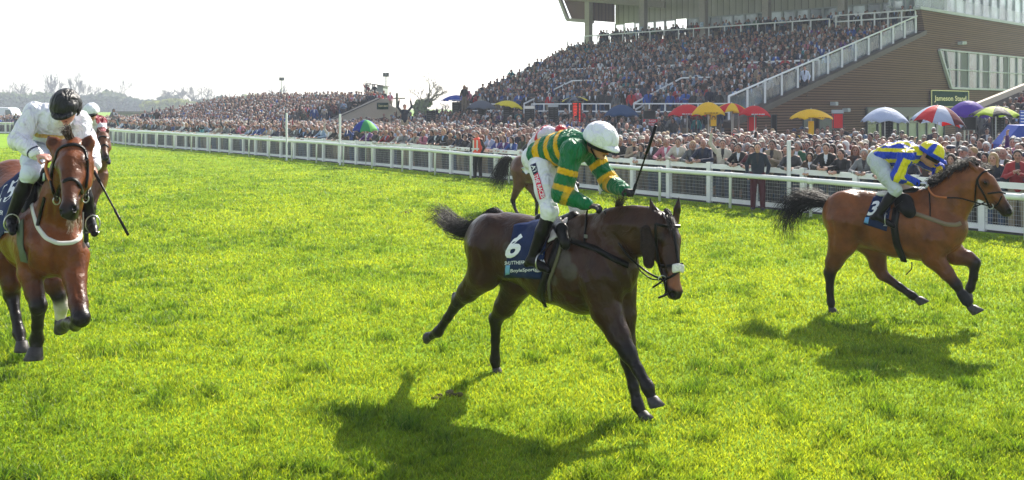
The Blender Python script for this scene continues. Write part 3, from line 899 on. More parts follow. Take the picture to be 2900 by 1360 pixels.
    capm = mat('cap_white', (.78, .79, .85), .6, bump=.5, bscale=9, bdist=.03)
    hc = head + u * .048 - f * .012
    hl = dome('helmet', hc, (f, u, l), (.138, .165, .142), M['cap'], b, -16, 90, cols=lambda a, e: (.76, .77, .84), ripple=.03, thick=.008)
    dome('peak', hc - u * .03, (f, u, l), (.118, .215, .06), M['cap'], hl, -2, 34, -52, 52, 16, 4, .006, cols=lambda a, e: (.76, .77, .84))
    dome('goggles', head + u * .0, (f, u, l), (.09, .118, .12), M['eye'], b, -12, 24, -75, 75, 20, 6, .006)
    dome('helmet_band', hc - u * .012, (f, u, l), (.126, .145, .13), M['blackcloth'], hl, -30, 2, -100, 100, 28, 4, .006)
    for sg in (-1, 1): 
        mb = MB(); mb.tube([head + l * .092 * sg + u * .03, head + l * .088 * sg - u * .05, head + l * .03 * sg - u * .125 + f * .05], .008, 6); mb.build('chin_strap', M['blackcloth'], hl, True)
    stirrup(Jt['anR'], Jt['toR'], J(1560, 690, .33), b)
    # sponsor strip down the breeches
    bsk = Skin([x for x in b.children if x.name.startswith('breeches')][0].data)
    red = mat('sponsor_red', srgb(214, 22, 74), .5); nav = mat('sponsor_navy', srgb(24, 26, 66), .5)
    st, s1 = patch('sponsor_strip', bsk, [(1513, 497), (1524, 489), (1545, 558), (1530, 566)], red, b, 6, 16, .005, .003)
    st2, s2 = patch('sponsor_strip', bsk, [(1503, 468), (1518, 462), (1524, 488), (1512, 496)], nav, b, 6, 8, .005, .003)
    cast_text('strip_lettering', s1, 'THE RACES', (1528, 528), (22, 66), (11, -3), M['lettering'], st, .004, .02)
    cast_text('strip_lettering', s2, 'AT', (1514, 479), (9, 22), (10, -4), M['lettering'], st2, .004, .02)
    ha = J(1796, 546, -.1)
    whip(ha + Vector((-.02, 0, -.03)), J(1858, 356, -.1), .014, 'black riding whip raised by the jockey in green and yellow')
    return h, b
build_h3()
# ------------------------------------------------------------------ bay horse number 3, right
def build_h5():
    F = Fr((4.16, 12.3), (.82, -.57)); J = F; r = tuple(F.r)
    c, m = COATCOL['bay']; lg = tuple(x * .6 + y * .4 for x, y in zip(c, m)); m2 = tuple(x * .5 + y * .5 for x, y in zip(c, m))
    s = Sdf(.014)
    tor = [(2402, 612, 0, .325), (2470, 626, 0, .335), (2540, 640, 0, .375), (2612, 646, 0, .385), (2668, 642, 0, .29)]
    s.chain([J(*q[:3]) for q in tor], [q[3] for q in tor], .08, c, (r, 1.3))
    for w in (-.13, .13): s.ell(J(2392, 610, w), (.17, .26, .31), [r, tuple(F.h), (0, 0, 1)], .06, c)
    s.cap(J(2415, 560, 0), J(2500, 572, 0), .10, .09, .07, c); s.cap(J(2500, 572, 0), J(2640, 552, 0), .09, .09, .07, c)
    for w in (-.1, .1): s.ell(J(2662, 660, w), (.15, .2, .27), [r, tuple(F.h), (0, 0, 1)], .06, c)
    nk = [(2650, 612, 0, .27), (2690, 572, 0, .24), (2722, 535, 0, .20), (2748, 508, 0, .16)]
    s.chain([J(*q[:3]) for q in nk], [q[3] for q in nk], .06, c, (r, 1.6))
    s.cap(J(2650, 538, 0), J(2700, 497, 0), .05, .045, .05, c); s.cap(J(2700, 492, 0), J(2752, 470, 0), .045, .04, .05, c)
    poll = J(2762, 480, 0); muz = J(2862, 606, -.02); face = F.h * .6 + Vector((0, 0, .6)) + F.r * .12
    A, ax = horse_head(s, poll, muz, face, (c, m), 1.1, [(J(2764, 480, .07), J(2739, 453, .09)), (J(2772, 474, -.06), J(2764, 458, -.1))])
    s.cap(J(2745, 515, 0), A(.22, 0, -.07), .14, .115, .06, c, c, (r, 1.3))
    def leg(pts, rs, cols): s.chain([J(*p) for p in pts], rs, .035, cols)
    leg([(2395, 630, .13), (2386, 690, .15), (2362, 742, .14), (2350, 775, .13), (2350, 820, .13), (2353, 856, .13)], [.25, .17, .105, .068, .045, .05], [c, c, lg, m, m, m])
    leg([(2350, 777, .13), (2341, 768, .13)], [.05, .03], [m, m]); leg([(2353, 856, .13), (2355, 872, .13)], [.042, .038], [m, m])
    leg([(2410, 640, -.13), (2478, 700, -.14), (2486, 750, -.14), (2500, 779, -.14), (2548, 813, -.14), (2584, 838, -.14)], [.24, .16, .10, .068, .045, .052], [c, c, lg, m2, m, m])
    leg([(2500, 779, -.14), (2489, 779, -.14)], [.05, .03], [m2, m]); leg([(2584, 838, -.14), (2598, 846, -.14)], [.042, .038], [m, m])
    leg([(2640, 680, .12), (2642, 728, .13), (2682, 775, .12), (2708, 806, .12), (2722, 830, .12), (2735, 850, .12)], [.2, .13, .082, .062, .042, .048], [c, c, lg, m, m, m])
    leg([(2735, 850, .12), (2748, 868, .12)], [.045, .04], [m, m])
    leg([(2672, 680, -.12), (2706, 722, -.12), (2740, 732, -.12), (2760, 744, -.12), (2757, 785, -.12), (2748, 815, -.12)], [.19, .12, .09, .066, .045, .052], [c, c, lg, m, m, m])
    leg([(2748, 815, -.12), (2742, 829, -.12)], [.042, .038], [m, m])
    h = horse_obj(s, 'bay horse in navy cloth number 3 galloping with its black tail flying out')
    eyes_for(A, ax, h, 1.15)
    dn = Vector((0, 0, -1))
    hoof(J(2355, 872, .13), dn, F.h, M['hoofm'], h)
    hoof(J(2599, 845, -.14), F.h * .55 + dn, F.h + Vector((0, 0, -.5)), M['hoofm'], h, 1.15)
    hoof(J(2750, 870, .12), F.h * .6 + dn, F.h + Vector((0, 0, -.3)), M['hoofm'], h, 1.2)
    hoof(J(2742, 829, -.12), F.h * -.5 + dn, F.h + Vector((0, 0, -.9)), M['hoofm'], h, 1.1)
    sk = Skin(h.data); L = M['leather']
    sculpt(h.data, sk, [
        ([(2648, 560), (2652, 610), (2675, 660), (2700, 690)], .035, .016), ([(2612, 620), (2618, 680), (2640, 715)], .04, .014), ([(2655, 690), (2680, 710)], .03, .01), ([(2440, 600), (2450, 650), (2462, 700)], .05, .02),
        ([(2350, 610), (2360, 660), (2355, 710)], .03, .014), ([(2400, 570), (2392, 620), (2400, 680)], .035, .012), ([(2710, 540), (2722, 580), (2722, 620)], .03, .014), ([(2660, 560), (2700, 530), (2735, 510)], .04, -.012),
        ([(2500, 690), (2540, 712), (2590, 722)], .04, .010), ([(2665, 750), (2690, 785)], .02, .008), ([(2790, 540), (2812, 552), (2830, 566)], .012, -.007), ([(2770, 560), (2762, 530), (2772, 500)], .016, .010), ([(2650, 730), (2670, 760), (2690, 780)], .006, -.004)])
    sk = Skin(h.data)
    bt = Sdf(.008); bt.cap(J(2724, 832, .12), J(2738, 853, .12), .062, .064, .02, (0, 0, 0)); link('fetlock_boot', bt.mesh('boot'), M['blackcloth'], h)
    strands('tail', [J(2372, 580, 0), J(2345, 571, 0), J(2305, 562, 0), J(2265, 568, 0), J(2238, 592, 0), J(2224, 628, 0), J(2230, 665, 0)], 560, .02, .13, M['hair_black'], h, 4, .006, .05, vary=.55, seg=14)
    mane = None
    for i in range(15):
        t = i / 14; x = 2650 + (2765 - 2650) * t; y = 535 - 68 * t ** .8
        o = strands('mane' if i == 0 else 'mane_lock', [J(x, y + 6, .01), J(x - 9, y - 9, .02), J(x - 24, y - 10, .05), J(x - 34, y + 4, .09)], 46, .02, .045, M['hair_black'], mane or h, 20 + i, .006, .02, seg=6)
        mane = mane or o
    strands('forelock', [A(.0, 0, .09), A(.1, 0, .14), A(.2, 0, .13)], 40, .02, .03, M['hair_black'], mane, 9, .004)
    cl, sc = patch('saddle_cloth', sk, [(2474, 560), (2530, 543), (2512, 655), (2446, 634)], M['navy'], h, off=.014, ripple=.012)
    cast_text('number', sc, '3', (2474, 590), (28, -3), (11, -40), M['lettering'], cl, .006, .03, .2)
    bl = mat('sponsor_pale_blue', srgb(110, 165, 225), .5)
    patch('sponsor_shield', sc, [(2450, 616), (2462, 615), (2459, 634), (2447, 630)], bl, cl, 4, 4, .005, .003)
    sd = Sdf(.01); sd.chain([J(2505, 552, 0), J(2540, 556, 0), J(2590, 545, 0)], [.06, .06, .07], .03, (0, 0, 0))
    sd.chain([J(2545, 560, .1), J(2560, 575, .24), J(2575, 600, .33)], [.08, .11, .08], .03, (0, 0, 0), (r, 2.6)); sd.chain([J(2545, 560, -.1), J(2560, 575, -.24), J(2575, 600, -.33)], [.08, .11, .08], .03, (0, 0, 0), (r, 2.6))
    sa = link('saddle', sd.mesh('saddle'), L, h)
    wp = Sdf(.01); wp.ell(J(2506, 550, .05), (.11, .11, .04), [r, tuple(F.h), (0, 0, 1)], .02, (0, 0, 0)); link('pad', wp.mesh('pad'), M['sheepskin'], sa)
    strap('girth', sk, [(2540, 590), (2532, 640), (2540, 690), (2556, 728), (2560, 742)], .085, L, h, .012)
    strap('breastplate', sk, [(2543, 594), (2600, 608), (2640, 622), (2680, 636), (2712, 638), (2720, 632)], .05, mat('tan_webbing', (.20, .15, .10), .8), h, .01)
    strap('breastplate', sk, [(2632, 540), (2634, 590), (2634, 620)], .014, L, h, .008)
    br = strap('bridle', sk, [(2768, 508), (2776, 494), (2790, 484), (2806, 481)], .022, L, h, .008)
    strap('cheek_strap', sk, [(2768, 506), (2770, 525), (2784, 545), (2796, 570), (2802, 590)], .022, L, br, .008)
    strap('noseband', sk, [(2797, 548), (2815, 546), (2835, 544), (2848, 548)], .02, L, br, .008)
    strap('noseband', sk, [(2798, 585), (2812, 590), (2826, 580), (2836, 556)], .016, L, br, .008)
    strap('throat_strap', sk, [(2766, 508), (2762, 540), (2760, 572)], .014, L, br, .008)
    c0, n0 = sk.hit(2804, 584, .02); mb = MB(); mb.tube([c0 + F.h * math.cos(i * .45) * .034 + Vector((0, 0, math.sin(i * .45) * .034)) for i in range(15)], .006, 6, cap=False); mb.build('bit_ring', M['steel'], br, True)
    hr = J(2625, 520, .1)
    rein('rein', [c0, J(2770, 576, .12), J(2720, 562, .17), J(2678, 560, .16)], L, br, .009)
    rein('rubber_rein', [J(2682, 560, .16), J(2650, 556, .15), J(2634, 542, .13), hr], M['tanleather'], br, .013)
    rein('rein', [c0 - n0 * .15, J(2740, 590, -.1), J(2680, 560, -.16), J(2640, 522, -.1)], L, br, .009)
    rein('loose_strap', [J(2582, 742, .1), J(2582, 760, .1), J(2574, 770, .1), J(2566, 778, .1)], L, h, .007)
    B = srgb(20, 62, 190); Y = srgb(226, 212, 24)
    hv = axes((.70, -.40, -.50), (.40, -.2, .85)); head = J(2634, 443, 0)
    Jt = dict(pelvis=J(2489, 450, 0), waist=J(2520, 437, 0), chest=J(2560, 437, 0), neck=J(2596, 434, 0), head=head, hax=hv, front=F.h * .35 + Vector((0, 0, -1)),
              shR=J(2566, 446, .19), shL=J(2588, 440, -.19), elR=J(2541, 500, .25), wrR=J(2600, 519, .12), elL=J(2657, 478, -.26), wrL=J(2652, 503, -.12),
              hipR=J(2492, 472, .12), hipL=J(2500, 468, -.12), knR=J(2536, 538, .28), knL=J(2566, 530, -.28), anR=J(2484, 612, .33), anL=J(2510, 606, -.33))
    Jt['toR'] = Jt['anR'] + F.h * .19 + Vector((0, 0, -.11)); Jt['toL'] = Jt['anL'] + F.h * .19 + Vector((0, 0, -.1))
    Jt['hdR'] = (F.h + Vector((0, 0, .05)), Vector((0, 0, -1)), -F.r + Vector((0, 0, .6)), 1.1)
    Jt['hdL'] = (-F.h * .2 + Vector((0, 0, -.4)) + F.r * .7, -F.h, Vector((0, 0, 1)), 1.1)
    def jfn(V, C, s):
        q = s.p; D = np.stack([s.dist(x, V)[0] for x in q]); near = D.argmin(0); out = np.tile(np.array(B), (len(V), 1))
        rr = V3(F.r); w = (V - V3(Jt['pelvis'])) @ rr
        t = np.abs(w); tor = near <= 3
        up = V[:, 2] - V3(Jt['waist'])[2]
        st = ((t > .045) & (t < .10)) & (up > 0) | (tor & (up < .08) & (up > .035) & (t > .1)) | (tor & (up < -.05) & (up > -.1))
        # stripes down the sleeves
        for i, x in enumerate(q):
            if i >= 4:
                mk = near == i; a, b = x['a'], x['b']; d = (b - a) / np.linalg.norm(b - a)
                side = np.cross(d, rr); side /= np.linalg.norm(side)
                pp = V - a; ang = np.degrees(np.arctan2(pp @ side, pp @ rr)); st = np.where(mk, ((ang > -50) & (ang < 5)) | ((ang > 110) & (ang < 160)), st)
        out[st] = np.array(Y); return out
    pal = dict(torso=B, yoke=B, upper=B, lower=B)
    cfg = dict(jacket=pal, legs=(.50, .55, .56), glove=(.6, .6, .72), jfn=jfn, puff=.022, skin=(.50, .26, .18))
    b = human('person', Jt, cfg, 'person in blue and yellow striped silks on the bay horse number 3', 'jockey', 'jockeys riding in the race')
    for q in 'RL':
        s2 = Sdf(.009); w = Jt['wr' + q]; e = Jt['el' + q]; s2.cap(e.lerp(w, .86), e.lerp(w, 1.02), .05, .045, .01, (0, 0, 0)); link('cuff', s2.mesh('cuff'), M['blackcloth'], b)
    f, u, l = hv; hc = head + u * .045 - f * .01
    def cc(a, e):
        a = a + 0
        if e < 6: return B
        return Y if (15 < a < 80 or -80 < a < -15 or 110 < a < 165 or -165 < a < -110) and e < 82 else B
    hl = dome('helmet', hc, (f, u, l), (.128, .155, .14), M['cap'], b, -14, 90, cols=cc, ripple=.03, n=64, rows=24, thick=.008)
    dome('peak', hc - u * .03, (f, u, l), (.118, .22, .06), M['cap'], hl, -2, 34, -52, 52, 16, 4, .006, cols=lambda a, e: B)
    dome('goggles', head, (f, u, l), (.09, .118, .12), M['eye'], b, -12, 24, -75, 75, 20, 6, .006)
    dome('helmet_band', hc - u * .012, (f, u, l), (.124, .142, .13), M['blackcloth'], hl, -30, 2, -100, 100, 28, 4, .006)
    stirrup(Jt['anR'], Jt['toR'], J(2555, 570, .33), b)
    return h, b
build_h5()
# ------------------------------------------------------------------ bay horse number 15, left, coming at the camera
def build_h1():
    J = P; h_ = Vector((.62, -.785, 0)); rr = Vector((-.785, -.62, 0)); r = tuple(rr)
    c, m = COATCOL['redbay']; lg = tuple(x * .55 + y * .45 for x, y in zip(c, m))
    s = Sdf(.0125)
    tor = [(38, 545, 9.35, .325), (60, 600, 9.05, .33), (98, 648, 8.7, .335), (136, 685, 8.4, .30), (148, 700, 8.25, .255)]
    s.chain([J(*q[:3]) for q in tor], [q[3] for q in tor], .08, c, (r, 1.12))
    s.ell(J(148, 640, 8.35), (.20, .25, .27), [r, tuple(h_), (0, 0, 1)], .08, c)
    for x, d in ((100, 8.3), (192, 8.25)): s.ell(J(x, 712, d), (.125, .19, .26), [r, tuple(h_), (0, 0, 1)], .035, c)
    nk = [(158, 640, 8.35, .25), (176, 560, 8.2, .20), (194, 490, 8.1, .17), (204, 435, 8.0, .14)]
    s.chain([J(*q[:3]) for q in nk], [q[3] for q in nk], .06, c, (r, 1.25))
    poll = J(208, 408, 7.95); muz = J(196, 612, 7.50); face = Vector((.02, -.95, .45))
    A, ax = horse_head(s, poll, muz, face, (c, m), 1.22, [(J(166, 424, 7.95), J(134, 384, 7.98)), (J(243, 426, 7.95), J(258, 380, 7.98))], ek=1.35)
    s.cap(J(206, 450, 8.0), A(.2, 0, -.08), .15, .12, .06, c)
    s.spot(A(.30, .01, .125), .016, (.30, .22, .18)); s.spot(A(.34, -.008, .12), .014, (.30, .22, .18))
    def leg(pts, rs, cols): s.chain([J(*p) for p in pts], rs, .035, cols)
    leg([(95, 720, 8.3), (86, 772, 8.25), (98, 830, 8.2), (109, 866, 8.15), (106, 922, 8.25), (104, 962, 8.32)], [.145, .10, .074, .066, .043, .054], [c, c, lg, m, m, m])
    leg([(104, 962, 8.32), (102, 985, 8.3)], [.055, .05], [m, m])
    leg([(205, 730, 8.25), (212, 790, 8.15), (222, 860, 8.0), (229, 902, 7.9), (214, 922, 8.1), (198, 915, 8.35)], [.145, .092, .072, .07, .045, .054], [c, c, lg, m, m, m])
    leg([(198, 915, 8.35), (184, 918, 8.45)], [.05, .045], [m, m])
    leg([(10, 640, 9.4), (14, 730, 9.35), (32, 800, 9.3), (33, 835, 9.35), (45, 895, 9.25), (54, 944, 9.2)], [.26, .17, .09, .072, .042, .056], [c, c, lg, m, m, m])
    leg([(54, 944, 9.2), (60, 968, 9.15)], [.05, .045], [m, m])
    w = (.55, .5, .45)
    leg([(90, 700, 9.2), (150, 800, 9.0), (166, 838, 9.0), (174, 866, 9.05), (171, 898, 9.1)], [.24, .10, .06, .062, .05], [c, lg, m, w, w])
    h = horse_obj(s, 'reddish bay horse in navy cloth number 15 galloping towards the camera')
    eyes_for(A, ax, h, 1.2); dn = Vector((0, 0, -1)); fw = Vector((.1, -1, 0))
    hoof(J(101, 986, 8.3), dn + fw * .15, fw + Vector((0, 0, -.1)), M['hoofm'], h, 1.35)
    hoof(J(62, 968, 9.15), dn + fw * .1, h_, M['hoofm'], h, 1.25)
    hoof(J(172, 904, 9.1), dn + Vector((0, .7, 0)), fw + Vector((0, 0, -.6)), M['hoofm'], h, 1.3)
    hoof(J(186, 920, 8.45), Vector((-.6, .8, .1)), Vector((-.3, 0, -1)), M['hoofm'], h, 1.1)
    sk = Skin(h.data); L = M['leather']
    sculpt(h.data, sk, [
        ([(152, 690), (154, 740), (156, 785)], .03, .03), ([(100, 640), (112, 690), (130, 730)], .035, .014), ([(225, 640), (212, 690), (190, 730)], .035, .014), ([(75, 690), (72, 740), (84, 790)], .03, .012), ([(150, 560), (146, 610), (150, 660)], .03, .014),
        ([(225, 560), (222, 620), (215, 660)], .03, .014), ([(172, 510), (168, 540)], .012, -.006), ([(226, 510), (228, 540)], .012, -.006), ([(98, 800), (104, 840)], .016, .008), ([(216, 800), (222, 850)], .016, .008), ([(185, 470), (190, 500)], .02, .004)])
    sk = Skin(h.data)
    strands('mane', [A(-.02, 0, .05), A(-.06, 0, .12), A(-.03, .0, .14), A(.03, 0, .16)], 60, .02, .03, M['hair_brown'], h, 8, .004, .015, seg=6)
    strands('chin_hair', [A(.97, 0, -.08), A(1.02, 0, -.09), A(1.07, 0, -.08)], 70, .035, .045, mat('pale_whiskers', (.4, .3, .22), .7), h, 11, .0022, .005, seg=4)
    cl, sc = patch('saddle_cloth', sk, [(-30, 560), (64, 486), (36, 640), (-20, 700)], M['navy'], h, off=.016, ripple=.012)
    cast_text('number', sc, '15', (22, 546), (50, -30), (16, -56), M['lettering'], cl, .006, .03, .2)
    cast_text('horse_name', sc, 'DER', (3, 602), (14, 6), (3, -11), M['lettering'], cl, .006, .01)
    sd = Sdf(.01); sd.chain([J(128, 500, 8.45), J(100, 505, 8.8), J(82, 498, 9.0)], [.08, .07, .08], .03, (0, 0, 0))
    sd.chain([J(112, 510, 8.6), J(88, 552, 8.45), J(72, 600, 8.4)], [.09, .12, .1], .03, (0, 0, 0), (r, 2.4))
    sd.chain([J(150, 515, 8.45), J(206, 570, 8.75), J(236, 610, 8.8)], [.09, .12, .1], .03, (0, 0, 0), (r, 2.4))
    sa = link('saddle', sd.mesh('saddle'), L, h)
    strap('saddle_pad', sk, [(82, 560), (112, 520), (145, 498)], .06, mat('pale_pad', (.42, .5, .5), .6), sa, .05)
    wh = mat('white_webbing', (.62, .60, .58), .8, bump=.3)
    strap('breastplate', sk, [(86, 552), (94, 600), (106, 642), (130, 675), (165, 690), (205, 688), (228, 675), (236, 640), (236, 600)], .036, wh, h, .004)
    strap('breastplate', sk, [(128, 560), (118, 600), (108, 640)], .03, L, h, .01)
    strap('girth', sk, [(60, 630), (60, 690), (72, 740)], .08, mat('green_girth', (.10, .13, .08), .8), h, .012)
    br = strap('bridle', sk, [(158, 452), (164, 426), (180, 415), (207, 410), (230, 415), (242, 428), (244, 450)], .028, L, h, .01)
    strap('cheek_strap', sk, [(158, 450), (150, 480), (146, 520), (156, 552), (164, 566)], .022, L, br, .01)
    strap('cheek_strap', sk, [(246, 455), (246, 500), (240, 540), (236, 562)], .02, L, br, .01)
    strap('noseband', sk, [(163, 560), (166, 540), (176, 518), (190, 508), (206, 507), (218, 514), (227, 530), (232, 548)], .03, L, br, .008)
    c0, n0 = sk.hit(164, 566, .02); c1, n1 = sk.hit(235, 562, .02)
    for q in (c0, c1):
        mb = MB(); mb.tube([q + Vector((math.cos(i * .45) * .02, math.cos(i * .45) * .02, math.sin(i * .45) * .034)) for i in range(15)], .006, 6, cap=False); mb.build('bit_ring', M['steel'], br, True)
    rein('rubber_rein', [J(134, 456, 7.95), J(130, 475, 7.9), J(136, 500, 7.85), J(142, 512, 7.8)], M['tanleather'], br, .013)
    rein('rein', [J(142, 512, 7.8), J(150, 545, 7.7), c0], L, br, .009)
    rein('rein', [c1, J(246, 560, 7.8), J(252, 530, 7.9), J(262, 505, 8.0)], L, br, .009)
    # jockey
    hv = axes((.10, -.82, -.55), (.05, -.5, .85)); head = J(188, 311, 8.28)
    Jt = dict(pelvis=J(120, 385, 9.0), waist=J(132, 360, 8.8), chest=J(152, 350, 8.6), neck=J(172, 335, 8.42), head=head, hax=hv, front=Vector((.2, -.6, -.75)),
              shR=J(100, 322, 8.5), shL=J(222, 345, 8.62), elR=J(52, 398, 8.3), wrR=J(108, 440, 8.1), elL=J(252, 420, 8.5), wrL=J(268, 474, 8.15),
              hipR=J(104, 420, 8.85), hipL=J(160, 420, 8.95), knR=J(84, 492, 8.2), knL=J(232, 520, 8.45), anR=J(30, 622, 8.25), anL=J(256, 622, 8.5))
    Jt['toR'] = J(36, 658, 8.1); Jt['toL'] = J(268, 662, 8.32)
    Jt['hdR'] = (Vector((1, -.3, -.1)), Vector((.1, .3, -1)), Vector((0, -1, .3)), 1.15)
    Jt['hdL'] = (Vector((.25, -.6, -.7)), Vector((-1, .1, -.2)), Vector((0, -.8, .6)), 1.0)
    W = (.78, .78, .84); Yw = srgb(215, 170, 90); Nv = (.01, .012, .04)
    def jfn(V, C, s):
        q = s.p; D = np.stack([s.dist(x, V)[0] for x in q]); near = D.argmin(0); out = np.tile(np.array(W), (len(V), 1))
        z0 = J(150, 393, 8.4).z; d = V[:, 2] - (z0 + .25 * np.abs(V[:, 0] - J(168, 380, 8.4).x) ** 1.0 * .5)
        st = (near <= 3) & (d > -.015) & (d < .022) & (V[:, 1] < 8.75)
        out[st] = np.array(Yw)
        for i, x in enumerate(q):
            if i >= 5 and np.linalg.norm(x['b'] - V3(Jt['wrR'])) < .1 or np.linalg.norm(x['b'] - V3(Jt['wrL'])) < .1:
                dd, t = s.dist(x, V); out[(near == i) & (t > .86) & (t < .94)] = np.array(Nv)
        return out
    pal = dict(torso=W, yoke=W, upper=W, lower=W)
    cfg = dict(jacket=pal, legs=(.66, .70, .84), jfn=jfn, puff=.03, skin=(.58, .30, .25))
    b = human('person', Jt, cfg, 'person in white silks and black helmet riding towards the camera', 'jockey', 'jockeys riding in the race')
    f, u, l = hv; hc = head + u * .05 - f * .012
    hl = dome('helmet', hc, (f, u, l), (.122, .15, .13), M['cap'], b, -16, 90, cols=lambda a, e: (.012, .012, .015), ripple=.04, thick=.008)
    dome('peak', hc - u * .03, (f, u, l), (.115, .20, .06), M['cap'], hl, -2, 34, -52, 52, 16, 4, .006, cols=lambda a, e: (.012, .012, .015))
    dome('goggles', head + u * .005, (f, u, l), (.092, .122, .12), M['eye'], b, -8, 26, -75, 75, 20, 6, .006)
    dome('helmet_band', hc - u * .012, (f, u, l), (.128, .145, .13), M['blackcloth'], hl, -34, 2, 60, 300, 28, 4, .006)
    stirrup(Jt['anR'], Jt['toR'], J(80, 560, 8.35), b); stirrup(Jt['anL'], Jt['toL'], J(232, 570, 8.7), b)
    whip(J(266, 484, 8.02), J(363, 666, 7.75), .011, 'black riding whip pointing down from the hand of the jockey in white')
build_h1()
# ------------------------------------------------------------------ horse behind on the left (maroon rider), horse behind number 6 (pink rider)
def build_h2():
    J = P; h_ = Vector((.45, -.89, 0)); rr = Vector((-.89, -.45, 0)); r = tuple(rr)
    c, m = COATCOL['brown']; c = (.12, .045, .018); lg = tuple(x * .55 + y * .45 for x, y in zip(c, m))
    s = Sdf(.018)
    tor = [(222, 510, 18.6, .30), (238, 512, 17.9, .32), (252, 508, 17.2, .34), (262, 500, 16.8, .30)]
    s.chain([J(*q[:3]) for q in tor], [q[3] for q in tor], .08, c, (r, 1.15))
    nk = [(266, 485, 16.8, .25), (280, 450, 16.5, .2), (290, 412, 16.3, .16)]
    s.chain([J(*q[:3]) for q in nk], [q[3] for q in nk], .06, c, (r, 1.3))
    A, ax = horse_head(s, J(291, 378, 16.2), J(299, 452, 15.8), Vector((.15, -.9, .3)), (c, m), 1.0, [(J(281, 382, 16.2), J(274, 360, 16.2)), (J(301, 381, 16.25), J(309, 358, 16.3))])
    def leg(pts, rs, cols): s.chain([J(*p) for p in pts], rs, .03, cols)
    leg([(278, 500, 16.6), (276, 530, 16.5), (266, 566, 16.4), (262, 590, 16.3), (266, 625, 16.5), (268, 650, 16.6)], [.17, .10, .06, .055, .035, .045], [c, c, lg, m, m, m])
    leg([(250, 510, 16.8), (248, 560, 16.7), (246, 600, 16.6), (244, 650, 16.8), (244, 685, 16.9)], [.17, .1, .06, .04, .045], [c, c, m, m, m])
    leg([(225, 520, 18.4), (226, 570, 18.3), (224, 610, 18.4), (226, 650, 18.4)], [.22, .12, .06, .045], [c, c, m, m])
    leg([(240, 520, 18.4), (244, 570, 18.3), (240, 610, 18.4), (240, 645, 18.2)], [.22, .12, .06, .045], [c, c, m, m])
    h = horse_obj(s, 'brown horse with a black muzzle following just behind the white jockey'); eyes_for(A, ax, h, 1.0)
    dn = Vector((0, 0, -1))
    for p in ((268, 652, 16.6), (244, 688, 16.9), (226, 652, 18.4), (240, 647, 18.2)): hoof(J(*p), dn, h_, M['hoofm'], h, 1.1)
    sk = Skin(h.data); L = M['leather']
    br = strap('bridle', sk, [(280, 390), (290, 386), (302, 389)], .03, L, h, .008, step=3)
    strap('noseband', sk, [(287, 418), (293, 410), (301, 410), (307, 418)], .03, L, br, .008, step=3); strap('cheek_strap', sk, [(280, 392), (281, 415), (286, 432)], .02, L, br, .008, step=4)
    strap('breastplate', sk, [(262, 452), (272, 470), (286, 470)], .04, mat('pale_webbing', (.4, .35, .28), .8), h, .01, step=4)
    strands('tail', [J(222, 480, 18.9), J(214, 490, 19.3), J(210, 530, 19.3)], 60, .02, .06, M['hair_black'], h, 2, .008)
    hv = axes((.15, -.9, -.3), (0, -.3, .95)); head = J(260, 322, 16.5); MR = srgb(130, 12, 40)
    Jt = dict(pelvis=J(248, 388, 17.3), waist=J(254, 372, 17.0), chest=J(262, 358, 16.8), neck=J(261, 340, 16.6), head=head, hax=hv, front=Vector((.1, -.8, -.6)),
              shR=J(240, 348, 16.7), shL=J(284, 344, 16.8), elR=J(232, 385, 16.6), wrR=J(262, 410, 16.2), elL=J(288, 385, 16.6), wrL=J(284, 405, 16.2),
              hipR=J(246, 396, 17.1), hipL=J(262, 396, 17.1), knR=J(236, 425, 16.6), knL=J(280, 425, 16.5), anR=J(230, 465, 16.9), anL=J(304, 452, 16.6), toR=J(232, 475, 16.6), toL=J(309, 462, 16.4))
    Jt['hdR'] = (Vector((.6, -.8, 0)), dn, Vector((0, 0, 1)), 1.1); Jt['hdL'] = (Vector((-.2, -.9, 0)), dn, Vector((0, 0, 1)), 1.1)
    def jfn(V, C, s):
        out = C.copy(); cst = J(262, 360, 16.5); X = (V[:, 0] - cst.x); Z = V[:, 2] - cst.z
        a = np.arctan2(Z, X); rr_ = np.hypot(X, Z); st = rr_ < (.10 + .055 * np.cos(5 * (a - math.pi / 2))) 
        out[st & (V[:, 1] < 16.9)] = (.8, .8, .82)
        e, sh = V3(Jt['elL']), V3(Jt['shL']); t = ((V - sh) @ (e - sh)) / ((e - sh) @ (e - sh)); d = np.linalg.norm(V - (sh + np.outer(np.clip(t, 0, 1), e - sh)), axis=1)
        out[(d < .1) & (t > .35) & (t < .6)] = (.7, .75, .85); return out
    cfg = dict(jacket=dict(torso=MR, yoke=MR, upper=MR, lower=MR), legs=(.72, .74, .82), jfn=jfn, puff=.03, skin=(.50, .27, .2))
    b = human('person', Jt, cfg, 'person in maroon silks with a white star and white cap', 'jockey', 'jockeys riding in the race', vox=.012)
    f, u, l = hv; hc = head + u * .05
    hl = dome('helmet', hc, (f, u, l), (.13, .155, .14), M['cap'], b, -10, 90, cols=lambda a, e: (.76, .78, .85), ripple=.02)
    dome('peak', hc - u * .03, (f, u, l), (.118, .2, .05), M['blackcloth'], hl, -2, 30, -52, 52, 12, 4)
    dome('goggles', head, (f, u, l), (.09, .118, .12), M['eye'], b, -12, 24, -75, 75, 16, 6)
